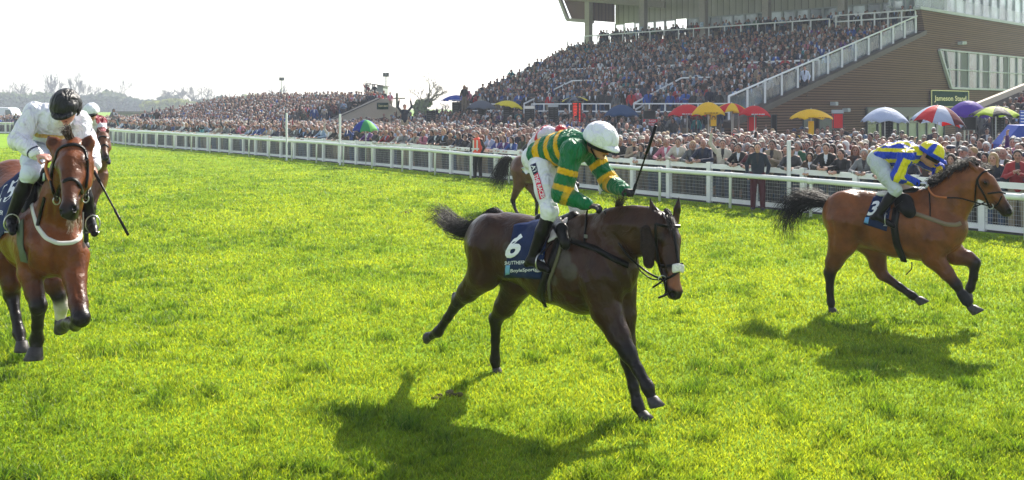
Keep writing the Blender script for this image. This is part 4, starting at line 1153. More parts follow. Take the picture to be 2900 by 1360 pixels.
def build_h4():
    F = Fr((.75, 22.6), (.61, -.79)); J = F; r = tuple(F.r)
    c, m = COATCOL['brown']; lg = tuple(x * .6 + y * .4 for x, y in zip(c, m))
    s = Sdf(.018)
    tor = [(1478, 478, 0, .33), (1505, 480, 0, .32), (1540, 485, 0, .34), (1575, 486, 0, .34), (1600, 482, 0, .27)]
    s.chain([J(*q[:3]) for q in tor], [q[3] for q in tor], .08, c, (r, 1.25))
    for w in (-.13, .13): s.ell(J(1474, 478, w), (.17, .26, .3), [r, tuple(F.h), (0, 0, 1)], .06, c)
    s.chain([J(1600, 470, 0), J(1622, 450, 0), J(1640, 425, 0)], [.25, .2, .15], .06, c, (r, 1.4))
    A, ax = horse_head(s, J(1648, 410, 0), J(1680, 450, 0), F.h + Vector((0, 0, .6)), (c, m), 1.0, [(J(1646, 410, .06), J(1642, 396, .08)), (J(1648, 410, -.06), J(1650, 396, -.08))])
    def leg(pts, rs, cols): s.chain([J(*p) for p in pts], rs, .03, cols)
    leg([(1474, 485, .13), (1470, 522, .14), (1458, 552, .14), (1452, 568, .14), (1458, 590, .14), (1466, 606, .14)], [.23, .14, .08, .06, .037, .045], [c, c, lg, m, m, m])
    leg([(1490, 490, -.13), (1503, 525, -.14), (1516, 552, -.14), (1522, 568, -.14), (1520, 592, -.14), (1519, 606, -.14)], [.23, .14, .08, .06, .037, .045], [c, c, lg, m, m, m])
    leg([(1600, 490, .1), (1607, 515, .1), (1622, 532, .1), (1614, 545, .1)], [.16, .09, .055, .045], [c, c, m, m])
    leg([(1606, 490, -.1), (1615, 512, -.1), (1634, 524, -.1), (1628, 538, -.1)], [.16, .09, .055, .045], [c, c, m, m])
    h = horse_obj(s, 'brown horse with white number cloth, seen from behind beside the rail'); eyes_for(A, ax, h)
    dn = Vector((0, 0, -1))
    for p in ((1467, 608, .14), (1519, 608, -.14), (1613, 546, .1), (1627, 540, -.1)): hoof(J(*p), dn, F.h, M['hoofm'], h)
    strands('tail', [J(1446, 450, 0), J(1432, 455, 0), J(1420, 480, 0), J(1412, 510, 0), J(1402, 535, 0)], 420, .02, .15, M['hair_black'], h, 6, .008, .08, vary=.5)
    sk = Skin(h.data)
    cl, sc = patch('saddle_cloth', sk, [(1490, 452), (1532, 446), (1534, 500), (1480, 488)], M['navy'], h, 12, 12, off=.02)
    patch('white_panel', sc, [(1476, 476), (1496, 468), (1504, 486), (1490, 494)], M['lettering'], cl, 6, 6, .008, .004)
    cast_text('number', sc, '1', (1500, 478), (9, -1), (3, -24), M['lettering'], cl, .01, .03)
    strap('girth', sk, [(1560, 460), (1556, 500), (1560, 520)], .08, M['leather'], h, .012)
    hv = axes((.75, -.5, -.3), (.3, -.2, .9)); head = J(1588, 376, 0); PK = (.70, .62, .74); RD = srgb(190, 12, 40)
    Jt = dict(pelvis=J(1510, 415, 0), waist=J(1528, 396, 0), chest=J(1548, 378, 0), neck=J(1574, 378, 0), head=head, hax=hv, front=F.h * .4 + Vector((0, 0, -1)),
              shR=J(1532, 384, .19), shL=J(1566, 382, -.19), elR=J(1506, 412, .3), wrR=J(1568, 428, .12), elL=J(1580, 408, -.28), wrL=J(1596, 425, -.12),
              hipR=J(1512, 422, .12), hipL=J(1518, 420, -.12), knR=J(1536, 452, .28), knL=J(1546, 450, -.28), anR=J(1512, 490, .33), anL=J(1522, 486, -.33))
    for q in 'RL': Jt['to' + q] = Jt['an' + q] + F.h * .19 - Vector((0, 0, .07)); Jt['hd' + q] = (F.h, dn, Vector((0, 0, 1)), 1.1)
    def jfn(V, C, s):
        out = C.copy(); a, b = V3(J(1538, 372, 0)), V3(J(1556, 396, 0)); ax_ = V3(F.h); t = (V - V3(J(1547, 380, 0))) @ ax_
        out[(t > -.03) & (t < .05) & (V[:, 2] > J(1547, 398, 0).z)] = RD; return out
    cfg = dict(jacket=dict(torso=PK, yoke=PK, upper=PK, lower=PK), legs=(.72, .74, .82), jfn=jfn, puff=.045, skin=(.5, .27, .2))
    b = human('person', Jt, cfg, 'person in pale pink silks with a red cap behind the green and yellow jockey', 'jockey', 'jockeys riding in the race', vox=.012)
    f, u, l = hv; hc = head + u * .04
    hl = dome('helmet', hc, (f, u, l), (.128, .155, .14), M['cap'], b, -10, 90, cols=lambda a, e: RD, ripple=.02)
    dome('peak', hc - u * .03, (f, u, l), (.118, .2, .05), M['cap'], hl, -2, 30, -52, 52, 12, 4, cols=lambda a, e: RD)
build_h2()
build_h4()
# ------------------------------------------------------------------ paths of rail and fence
RAIL = [(13.4, 14.0), (10.0, 18.7), (7.75, 21.6), (5.61, 24.5), (2.69, 28.3), (-1.37, 34.3), (-5.97, 40.4), (-10.8, 46.2), (-15.8, 52.2), (-23.3, 60.4), (-27, 64.5), (-35, 76), (-42.5, 88), (-50, 91), (-64, 93)]
class Path:
    def __init__(s, pts):
        s.p = [Vector((a, b)) for a, b in pts]
        d = []
        for i in range(len(s.p) - 1):
            p0 = s.p[max(i - 1, 0)]; p1 = s.p[i]; p2 = s.p[i + 1]; p3 = s.p[min(i + 2, len(s.p) - 1)]
            for k in range(20):
                f = k / 20; d.append(0.5 * ((2 * p1) + (p2 - p0) * f + (2 * p0 - 5 * p1 + 4 * p2 - p3) * f * f + (3 * p1 - p0 - 3 * p2 + p3) * f ** 3))
        d.append(s.p[-1]); s.d = d; s.L = [0]
        for i in range(1, len(d)): s.L.append(s.L[-1] + (d[i] - d[i - 1]).length)
        s.la = np.array(s.L); s.xy = np.array([tuple(q) for q in d])
    def at(s, l, off=0.0):
        x = np.interp(l, s.la, s.xy[:, 0]); y = np.interp(l, s.la, s.xy[:, 1])
        x2 = np.interp(l + .05, s.la, s.xy[:, 0]); y2 = np.interp(l + .05, s.la, s.xy[:, 1])
        x1 = np.interp(l - .05, s.la, s.xy[:, 0]); y1 = np.interp(l - .05, s.la, s.xy[:, 1])
        t = Vector((x2 - x1, y2 - y1, 0)).normalized(); n = Vector((t.y, -t.x, 0))
        if n.y < 0: n = -n
        return Vector((x, y, 0)) + n * off, t, n
RP = Path(RAIL)
i0 = min(range(len(RP.d)), key=lambda i: (RP.d[i] - Vector((5.61, 24.5))).length); L0 = RP.L[i0]

def G(x, y):
    return 0.22 * math.exp(-(((x + 5.2) ** 2) / 5.0 + ((y - 9.3) ** 2) / 6.0))
def rail_h(l): return float(np.interp(l, [0, L0, L0 + 45, L0 + 80], [.91, .93, 1.06, 1.08]))

def build_rail():
    root = empty('running_rail', (5.6, 24.5, 0)); tag(root, 'white plastic running rail on slim posts at the edge of the grass', 'rail')
    pts = []
    l = 0.3
    while l < RP.L[-1] - .5:
        p, t, n = RP.at(l); pts.append(p + Vector((0, 0, rail_h(l) - .055 + .012 * math.sin(l * .7)))); l += .8
    inv = Matrix.Translation(-root.location)
    def add(mb, nm, m, sm=True):
        o = mb.build(nm, m, None, sm); o.parent = root; o.matrix_parent_inverse = inv; return o
    mb = MB(); mb.tube(pts, .062, 12); add(mb, 'rail_tube', M['whiteplastic'])
    k = -8; 
    while True:
        l = L0 + k * 2.45; k += 1
        if l < .5: continue
        if l > RP.L[-1] - 3: break
        p, t, n = RP.at(l); h = rail_h(l); mb = MB()
        mb.tube([p + Vector((0, 0, -.05)) - n * .01, p + Vector((0, 0, h - .2)), p + Vector((0, 0, h - .06))], [.036, .036, .036], 10)
        mb.tube([p + t * -.07 + Vector((0, 0, h - .055)), p + t * .07 + Vector((0, 0, h - .055))], .072, 12)
        add(mb, 'post', M['whiteplastic'])
def build_fence():
    root = empty('crowd_fence', (6, 25.5, 0)); tag(root, 'white timber fence with square posts and wire mesh holding back the crowd', 'fence')
    inv = Matrix.Translation(-root.location)
    def add(mb, nm, m, sm=False, bev=0):
        o = mb.build(nm, m, None, sm, bev); o.parent = root; o.matrix_parent_inverse = inv; return o
    OFF = .88; S = 1.5; l = 1.0; i = 0; prev = None
    wv = mat('mesh_wire', (.42, .43, .44), .5, metal=.2)
    while l < RP.L[-1] - 6:
        p, t, n = RP.at(l, OFF); far = l > L0 + 60
        mb = MB(); mb.box(p + Vector((0, 0, .52)), (.125, .125, 1.12), ax=t); mb.box(p + Vector((0, 0, 1.09)), (.14, .14, .025), ax=t); add(mb, 'post', M['white'])
        q, t2, n2 = RP.at(l + S, OFF); d = (q - p).normalized(); a = p + d * .065; b = q - d * .065; f = Vector((d.y, -d.x, 0)); f = f if f.y < 0 else -f
        mb = MB()
        mb.bar(a + Vector((0, 0, 1.0)), b + Vector((0, 0, 1.0)), .045, .13); add(mb, 'top_rail', M['white'])
        mb = MB(); mb.bar(a + Vector((0, 0, .84)) , b + Vector((0, 0, .84)), .04, .05); mb.bar(a + Vector((0, 0, .10)), b + Vector((0, 0, .10)), .04, .12)
        for e in (a + d * .018, b - d * .018): mb.bar(e + Vector((0, 0, .16)), e + Vector((0, 0, .815)), .032, .04)
        fr = add(mb, 'panel_frame', M['white'])
        mb = MB(); nh = 7
        for k in range(nh): z = .16 + (.815 - .16) * (k + .5) / nh; mb.bar(a + f * .024 + Vector((0, 0, z)), b + f * .024 + Vector((0, 0, z)), .007)
        nv = 9 if far else 26
        for k in range(1, nv): x = a.lerp(b, k / nv) + f * .029; mb.bar(x + Vector((0, 0, .14)), x + Vector((0, 0, .83)), .0045)
        w = mb.build('wire_mesh', wv, None); w.parent = fr; w.matrix_parent_inverse = Matrix.Identity(4)
        l += S; i += 1
build_rail(); build_fence()
# ------------------------------------------------------------------ main grandstand frame: s along the front (away to the left), t back into the stand
SU = Vector((-.69, .724, 0)).normalized(); SV = Vector((SU.y, -SU.x, 0)); SF = Vector((12.03, 50, 0))
Z0, SLOPE, TMAX = 2.09, (7.72 - 2.09) / 22.1, 22.1
def ST(s, t, z=0.0): return SF + SU * s + SV * t + Vector((0, 0, z))
def to_st(x, y): p = Vector((x, y, 0)) - SF; return p.dot(SU), p.dot(SV)
def on_wall(px, py, s=0.0):
    """point of the plane s=const seen at the pixel"""
    d = Vector(((px - 1450) / FPX, 1, -(py - HOR) / FPX)); o = Vector((0, 0, CAMH)); k = (SF + SU * s - o).dot(SU) / d.dot(SU); return o + d * k
def wt(px, py, s=0.0):
    p = on_wall(px, py, s); return (p - SF).dot(SV), p.z

M['stand_step'] = mat('stand_concrete', (.22, .225, .23), .85, noise=.15, nscale=1)
M['trim'] = mat('pale_trim', (.42, .45, .47), .5)
M['browntrim'] = mat('brown_trim', (.09, .07, .06), .6, noise=.1)
M['panel'] = None
def slat_mat(name, c1, c2, pitch, axis='Z', gap=.16, rough=.6, bump=.8):
    m, nt, b = new_mat(name); N = nt.nodes; L = nt.links
    g = N.new('ShaderNodeNewGeometry'); sp = N.new('ShaderNodeSeparateXYZ')
    if axis == 'Z': L.new(g.outputs['Position'], sp.inputs[0]); src = sp.outputs['Z']
    else:
        dp = N.new('ShaderNodeVectorMath'); dp.operation = 'DOT_PRODUCT'; dp.inputs[1].default_value = tuple(axis); L.new(g.outputs['Position'], dp.inputs[0]); src = dp.outputs['Value']
    mu = N.new('ShaderNodeMath'); mu.operation = 'DIVIDE'; mu.inputs[1].default_value = pitch; L.new(src, mu.inputs[0])
    fr = N.new('ShaderNodeMath'); fr.operation = 'FRACT'; L.new(mu.outputs[0], fr.inputs[0])
    cr = N.new('ShaderNodeValToRGB'); e = cr.color_ramp.elements; e[0].position = 0; e[0].color = (*[x * .12 for x in c1], 1); e[1].position = 1; e[1].color = (*c2, 1)
    x = e.new(gap); x.color = (*[v * .15 for v in c1], 1); x = e.new(gap + .04); x.color = (*c1, 1)
    L.new(fr.outputs[0], cr.inputs[0])
    fl = N.new('ShaderNodeMath'); fl.operation = 'FLOOR'; L.new(mu.outputs[0], fl.inputs[0])
    wn_ = N.new('ShaderNodeTexWhiteNoise'); wn_.noise_dimensions = '1D'; L.new(fl.outputs[0], wn_.inputs['W'])
    nz = N.new('ShaderNodeTexNoise'); nz.inputs['Scale'].default_value = .6; nz.inputs['Detail'].default_value = 6; L.new(g.outputs['Position'], nz.inputs['Vector'])
    ad = N.new('ShaderNodeMath'); ad.operation = 'ADD'; L.new(wn_.outputs['Value'], ad.inputs[0]); L.new(nz.outputs['Fac'], ad.inputs[1])
    mr = N.new('ShaderNodeMapRange'); mr.inputs['From Max'].default_value = 2; mr.inputs['To Min'].default_value = .82; mr.inputs['To Max'].default_value = 1.18; L.new(ad.outputs[0], mr.inputs['Value'])
    vm = N.new('ShaderNodeVectorMath'); vm.operation = 'SCALE'; L.new(cr.outputs[0], vm.inputs[0]); L.new(mr.outputs[0], vm.inputs['Scale']); L.new(vm.outputs[0], b.inputs['Base Color'])
    b.inputs['Roughness'].default_value = rough; b.inputs['Specular IOR Level'].default_value = .15
    if bump:
        bp = N.new('ShaderNodeBump'); bp.inputs['Strength'].default_value = bump; bp.inputs['Distance'].default_value = .04; L.new(fr.outputs[0], bp.inputs['Height']); L.new(bp.outputs[0], b.inputs['Normal'])
    return m
M['clad'] = slat_mat('brown_cladding', (.165, .095, .062), (.225, .135, .095), .15, gap=.26, rough=.9)
M['panel'] = slat_mat('grey_panels', (.40, .40, .36), (.47, .47, .43), .62, axis=tuple(SU), gap=.05, bump=.2)
M['vpanel'] = slat_mat('brown_soffit', (.15, .09, .07), (.18, .11, .085), .5, axis=tuple(SV), gap=.08, bump=.2)
def glass(name, col, rough=.08, alpha=1.0):
    m, nt, b = new_mat(name); b.inputs['Base Color'].default_value = (*col, 1); b.inputs['Roughness'].default_value = rough; b.inputs['Specular IOR Level'].default_value = .9
    N = nt.nodes; L = nt.links; tc = N.new('ShaderNodeTexCoord'); nz = N.new('ShaderNodeTexNoise'); nz.inputs['Scale'].default_value = .5; nz.inputs['Detail'].default_value = 3; L.new(tc.outputs['Object'], nz.inputs['Vector'])
    cr = N.new('ShaderNodeValToRGB'); cr.color_ramp.elements[0].color = (*[x * .45 for x in col], 1); cr.color_ramp.elements[0].position = .4; cr.color_ramp.elements[1].color = (*[min(1, x * 1.5) for x in col], 1); cr.color_ramp.elements[1].position = .6
    L.new(nz.outputs['Fac'], cr.inputs[0]); L.new(cr.outputs[0], b.inputs['Base Color'])
    if alpha < 1: b.inputs['Alpha'].default_value = alpha
    return m
M['glass'] = glass('window_glass', (.10, .13, .14), .2)
M['clearglass'] = glass('clear_glass', (.30, .36, .38), .05, .3)
M['paleglass'] = glass('pale_glass', (.40, .46, .48), .1)
TC = M['trim']

def stand_z(t): return Z0 - .35 + SLOPE * t
NROW = 27
def s_left(t): return 23 + (30.7 - 23) * max(0, min(t, 22)) / 22

def build_stand():
    root = empty('grandstand', tuple(SF)); tag(root, 'large brown clad grandstand packed with people, its roof overhead', 'grandstand')
    inv = Matrix.Translation(-root.location)
    def add(mb, nm, m, sm=False, par=None, kind=None):
        o = mb.build(nm, m, None, sm)
        if par is None: o.parent = root; o.matrix_parent_inverse = inv
        else: o.parent = par
        return o
    # terrace steps
    mb = MB(); tw = TMAX / NROW
    for i in range(NROW):
        t0 = i * tw; z = stand_z(t0 + tw * .5); sl = s_left(t0) + .5
        a, b = ST(.25, t0, 0), ST(sl, t0, 0)
        mb.quad(ST(.25, t0, z - SLOPE * tw), ST(sl, t0, z - SLOPE * tw), ST(sl, t0, z), ST(.25, t0, z))
        mb.quad(ST(.25, t0, z), ST(sl, t0, z), ST(sl, t0 + tw, z), ST(.25, t0 + tw, z))
        mb.quad(ST(sl, t0, z), ST(sl, t0 + tw, z), ST(sl, t0 + tw, 0), ST(sl, t0, 0))
    mb.quad(ST(.25, -.02, 0), ST(23.5, -.02, 0), ST(23.5, -.02, stand_z(0)), ST(.25, -.02, stand_z(0)))
    # deck at the top
    zd = 7.85
    mb.box(ST(15.6, 25, zd - .15), (30.6, 5.8, .3), ax=SU)
    # lower terrace in front
    for i in range(9):
        t0 = -9 + i; z = (i + 1) * .10
        mb.box(ST(12, t0 + .5, z / 2), (25, 1.0, z), ax=SU)
    add(mb, 'terrace', M['stand_step'])
    # side wall: sloped top, then the tall block
    def wallpoly(pts, s0, th, nm, m):
        mb = MB(); mb.prism([ST(s0, t, z) for t, z in pts], SU * th); return add(mb, nm, m)
    te, ze = wt(2612, 92); tp, zp = wt(2600, 28)
    wallpoly([(-1.2, 0), (-1.2, 1.55), (0, 2.0), (te, ze - .1), (tp, zp), (55, zp), (55, 0)], -.2, .45, 'side_wall', M['clad'])
    mb = MB(); mb.prism([ST(-.26, 0 - 1.3, 1.5), ST(-.26, te + .1, ze - .15), ST(-.26, te + .1, ze + .15), ST(-.26, -1.3, 1.85)], SU * .6); add(mb, 'coping', M['browntrim'])
    mb = MB(); mb.box(ST(-.05, (tp + 55) / 2, zp + .1), (.5, 55 - tp + .6, .2), ax=SU); add(mb, 'wall_cap', TC)
    # upper glazed lounge
    mb = MB(); mb.box(ST(2.0, 21.5 + 17, 11.6), (.1, 34, 4.6), ax=SU); lg = add(mb, 'lounge_glazing', M['paleglass'])
    mb = MB(); 
    for i in range(19): mb.box(ST(1.9, 22 + i * 1.8, 11.4), (.12, .12, 4.2), ax=SU)
    mb.box(ST(1.9, 38, 9.5), (.14, 34, .12), ax=SU); m1 = add(mb, 'window_frame', TC, par=None)
    mb = MB(); mb.box(ST(0, 38, 9.85), (.03, 34, 1.0), ax=SU); add(mb, 'glass_balustrade', M['clearglass'])
    # big window in the side wall
    t0, z1 = wt(2645, 143); t1, z0 = wt(2678, 248); t2, _ = wt(2899, 200); t2 = 50
    poly = [(t0, z1), (t1, z0), (t2, z0), (t2, z1)]
    mb = MB(); mb.prism([ST(-.30, t, z) for t, z in poly], SU * .08); w = add(mb, 'window', M['glass'])
    mb = MB(); zz = (z0 + z1) / 2
    nb = 12
    for i in range(nb + 1):
        t = t0 + 1.2 + i * 2.0
        if t < t2: mb.bar(ST(-.36, t + (.9 if i == 0 else 0), z0), ST(-.36, t, z1), .09, .09)
    mb.bar(ST(-.37, t0 + 1.0, zz), ST(-.37, t2, zz), .08); mb.bar(ST(-.38, t1, z0 - .05), ST(-.38, t2, z0 - .05), .16, .14); mb.bar(ST(-.38, t0, z1 + .05), ST(-.38, t2, z1 + .05), .12, .1)
    mb.bar(ST(-.38, t1, z0), ST(-.38, t0, z1), .18); wf = mb.build('window_frame', TC, w)
    mb = MB()
    for i in range(1, 9, 2): mb.prism([ST(-.315, t0 + 1.8 + i * 2.1, z0 + .05), ST(-.315, t0 + 3.2 + i * 2.1, z0 + .05), ST(-.315, t0 + 3.2 + i * 2.1, z1 - .05), ST(-.315, t0 + 1.8 + i * 2.1, z1 - .05)], SU * .01)
    mb.build('blind', mat('window_blind', (.15, .16, .155), .8), w)
    # ground floor glazed front and a dark door
    a, _ = wt(2440, 350); b, _ = wt(2660, 350)
    mb = MB(); mb.box(ST(-.29, (a + b) / 2, 1.35), (.08, b - a, 2.3), ax=SU); gw = add(mb, 'shopfront_window', M['glass'])
    mb = MB()
    for i in range(9): mb.box(ST(-.36, a + (b - a) * i / 8, 1.3), (.08, .1, 2.5), ax=SU)
    mb.box(ST(-.37, (a + b) / 2, 1.55), (.06, b - a, .08), ax=SU); mb.box(ST(-.37, (a + b) / 2, 2.5), (.1, b - a + .2, .12), ax=SU); mb.build('window_frame', M['darkmetal'], gw)
    mb = MB(); mb.box(ST(-.40, (a + b) / 2, 2.2), (.06, b - a, .5), ax=SU); add(mb, 'fascia', M['darkmetal'])
    a, _ = wt(2262, 360); b, _ = wt(2342, 360)
    mb = MB(); mb.box(ST(-.28, (a + b) / 2, 1.0), (.08, b - a, 2.0), ax=SU); d = add(mb, 'door', M['darkmetal'])
    mb = MB(); mb.box(ST(-.33, (a + b) / 2, 1.0), (.03, .06, 2.0), ax=SU); mb.build('door_frame', M['browntrim'], d)
    for px, py in ((2715, 123), (2355, 294), (2390, 312), (2722, 122)):
        p = on_wall(px, py, -.3); mb = MB(); mb.box(p - SU * .15, (.3, .35, .22), ax=SU); mb.box(p - SU * .32, (.05, .3, .18), ax=SU); add(mb, 'floodlight', TC)
    # stair rail along the sloped wall, posts and glass
    mb = MB(); z_ = lambda t: 1.85 + (ze - 1.85) * (t + 1.2) / (te + 1.2)
    mb.tube([ST(.1, -1.0, z_(-1.0) + 1.25), ST(.1, te - .6, z_(te - .6) + 1.25)], .055, 8); rl = add(mb, 'stair_rail', M['white'])
    for i in range(14):
        t = -1.0 + i * (te + .2) / 13; mb = MB(); mb.bar(ST(.1, t, z_(t)), ST(.1, t, z_(t) + 1.25), .11, .06); mb.build('rail_post', M['white'], rl)
    mb = MB(); mb.prism([ST(.14, -1, z_(-1) + .1), ST(.14, te - .6, z_(te - .6) + .1), ST(.14, te - .6, z_(te - .6) + 1.1), ST(.14, -1, z_(-1) + 1.1)], SU * .015); mb.build('rail_glass', M['clearglass'], rl)
    # rails across the stand
    def rail(nm, a, b, h=1.1, n=10, bars=2, m=M['white'], w=.07):
        mb = MB(); a = Vector(a); b = Vector(b); up = Vector((0, 0, 1))
        for k in range(bars): mb.bar(a + up * (h - k * .45), b + up * (h - k * .45), w)
        for i in range(n + 1): p = a.lerp(b, i / n); mb.bar(p, p + up * h, w)
        return add(mb, nm, m)
    zf = stand_z(0)
    rail('front_rail', ST(7.2, 0, zf - .12), ST(.5, 0, zf - .12), 1.15, 6); rail('front_rail', ST(15.6, 0, zf - .12), ST(9.0, 0, zf - .12), 1.15, 6); rail('front_rail', ST(22.5, 0, zf - .12), ST(17.5, 0, zf - .12), 1.15, 5)
    tm = 9.2; zm = stand_z(tm)
    for s0, s1 in ((.6, 6.2), (7.6, 14.5), (15.6, 22), (22.6, 26)): rail('aisle_rail', ST(s0, tm, zm), ST(s1, tm, zm), 1.3, 7, 1, w=.1)
    for s0, s1, t_, z_2 in ((6.5, 30.5, 21.6, 7.75),): rail('deck_rail', ST(s0, t_, z_2), ST(s1, t_, z_2), 1.25, 16, 1, w=.09)
    rail('deck_rail', ST(0.2, 21.6, 7.85), ST(6.0, 21.6, 7.85), 1.35, 6, 2, w=.09)
    mb = MB(); mb.box(ST(3.1, 21.66, 7.35), (5.8, .06, .9), ax=SU)
    for i in range(6): mb.bar(ST(.4 + i * .95, 21.6, 6.95), ST(1.3 + i * .95, 21.6, 7.8), .05); mb.bar(ST(1.3 + i * .95, 21.6, 6.95), ST(.4 + i * .95, 21.6, 7.8), .05)
    add(mb, 'deck_front', mat('pale_metal', (.42, .45, .47), .6))
    # vomitory enclosures: sloping white rails with truss below
    for s_, t_e in ((7.2, 4.6), (16.3, 4.6)):
        mb = MB(); up = Vector((0, 0, 1)); za = stand_z(0) - .1; zb = stand_z(t_e) + .05
        for h in (1.15, .75): mb.bar(ST(s_, 0, za + h), ST(s_, t_e, zb + h + .25), .08); mb.bar(ST(s_, t_e, zb + h + .25), ST(s_ - 2.2, t_e, zb + h + .25), .08)
        for i in range(6): f = i / 5; p = ST(s_, t_e * f, za + (zb - za) * f); mb.bar(p - up * .4, p + up * (1.15 + .25 * f), .08)
        for i in range(5): f = i / 5; g = (i + 1) / 5; mb.bar(ST(s_, t_e * f, za + (zb - za) * f - .3), ST(s_, t_e * g, za + (zb - za) * g + .7), .04)
        add(mb, 'entrance_rail', M['white'])
        mb = MB(); mb.prism([ST(s_ - .05, 0, za - .4), ST(s_ - .05, t_e, zb - .3), ST(s_ - .05, t_e, zb + .6), ST(s_ - .05, 0, za + .6)], SU * .03); add(mb, 'entrance_panel', mat('grey_sheet', (.25, .28, .30), .6))
    for s0, ta, tb in ((21.5, 9.5, 15), (11.3, 9.5, 15)):
        mb = MB()
        for s_ in (s0,):
            mb.bar(ST(s_, ta, stand_z(ta) + 1.1), ST(s_, tb, stand_z(tb) + 1.25), .09)
            for i in range(4): t = ta + (tb - ta) * i / 3; mb.bar(ST(s_, t, stand_z(t)), ST(s_, t, stand_z(t) + 1.1), .07)
        add(mb, 'gangway_rail', M['white'])
    # back wall, windows, pillars, roof
    mb = MB(); mb.box(ST(13.7, 27.2, 12.6), (35.5, .3, 4.2), ax=SU); add(mb, 'back_wall', M['panel'])
    for i in range(26):
        s_ = 1.0 + i * 1.2
        if i % 5 == 4 and i > 14: continue
        mb = MB(); mb.box(ST(s_, 27.2, 9.2), (1.0, .04, 2.5), ax=SU); wnd = add(mb, 'window', (M['paleglass'] if i % 4 else M['glass']) if s_ < 23 else M['clearglass'])  # pale panes: grey-white reflections put into the glass colour
        mb = MB()
        for e in (-.55, .55): mb.box(ST(s_ + e, 27.15, 9.2), (.1, .1, 2.6), ax=SU)
        mb.box(ST(s_, 27.15, 10.45), (1.1, .1, .1), ax=SU); mb.box(ST(s_, 27.15, 7.95), (1.1, .1, .2), ax=SU); mb.build('window_frame', TC, wnd)
    cm = mat('pillar_concrete', (.36, .33, .30), .8, noise=.1)
    for s_ in (30.9, 24.5, 18.2, 12.3, 6.0):
        mb = MB(); mb.box(ST(s_, 22.6, 10.8), (.55, .5, 6.8), ax=SU); p = add(mb, 'pillar', cm)
        if s_ < 30: mb = MB(); mb.box(ST(s_, 22.3, 9.35), (.35, .05, .4), ax=SU); mb.build('block_sign', mat('pale_blue_sign', (.3, .42, .55), .5), p)
    for s_, ch in ((12.3, 'D'), (18.2, 'C'), (24.5, 'B'), (6.0, 'E')):
        text_flat('letter', ch, ST(s_, 22.27, 9.35), -SU, (0, 0, 1), .3, M['lettering'], None, lift=.02).parent = p
    mb = MB(); rz = [(29, 12.6), (20, 13.4), (8, 14.2), (8, 14.6), (29, 13.6)]
    mb.prism([ST(-4, t, z) for t, z in rz], SU * 38); add(mb, 'roof', mat('roof_soffit', (.42, .39, .36), .8))
    a = ST(31.6, 24.5, 0); 
    mb = MB(); mb.prism([ST(30.8, 23.2, 10.55), ST(33.6, 23.2, 10.9), ST(35.4, 23.2, 14.2), ST(30.8, 23.2, 14.2)], SV * 3); add(mb, 'roof_end', M['vpanel'])
    mb = MB(); mb.bar(ST(30.6, 22.9, 10.4), ST(33.8, 22.9, 10.8), .3); mb.bar(ST(33.8, 22.9, 10.8), ST(35.6, 22.9, 14.4), .3); add(mb, 'roof_beam', cm)
    mb = MB(); mb.bar(ST(33.5, 21, 12.9), ST(24, 25, 11.6), .5, .6); mb.bar(ST(24, 25, 13.0), ST(14, 22, 13.6), .5, .5); add(mb, 'roof_beam', cm)
    return root
build_stand()

# sign of the stand
def sign(name, label, quad_px, s, txt, cols, th=.92, fr=.06, tsc=.6, cat='sign'):
    (x0, y0), (x1, y1) = quad_px; t0, z1 = wt(x0, y0, s); t1, _ = wt(x1, y0, s); z0 = wt(x0, y1, s)[1]
    mb = MB(); mb.box(ST(s, (t0 + t1) / 2, (z0 + z1) / 2), (.08, t1 - t0, z1 - z0), ax=SU); o = mb.build(name, cols[0]); tag(o, label, cat)
    mb = MB(); 
    for a, b, c, d in ((t0, z0, t1, z0), (t0, z1, t1, z1), (t0, z0, t0, z1), (t1, z0, t1, z1)): mb.bar(ST(s - .05, a, b), ST(s - .05, c, d), fr)
    mb.build('frame', cols[1], o)
    text_flat('lettering', txt, ST(s - .05, (t0 + t1) / 2, (z0 + z1) / 2 - .02), SV, (0, 0, 1), (z1 - z0) * tsc, cols[1], o, width=(t1 - t0) * .86, bold=.02, lift=.01)
    return o
signgreen = mat('sign_green', srgb(14, 56, 42), .9, spec=.05); signcream = mat('sign_cream', srgb(235, 225, 170), .8, spec=.1)
sign('stand_sign', 'dark green framed sign reading Jameson Stand on the brown cladding', [(2636, 256), (2741, 303)], -.34, 'Jameson Stand', (signgreen, signcream), tsc=.42)

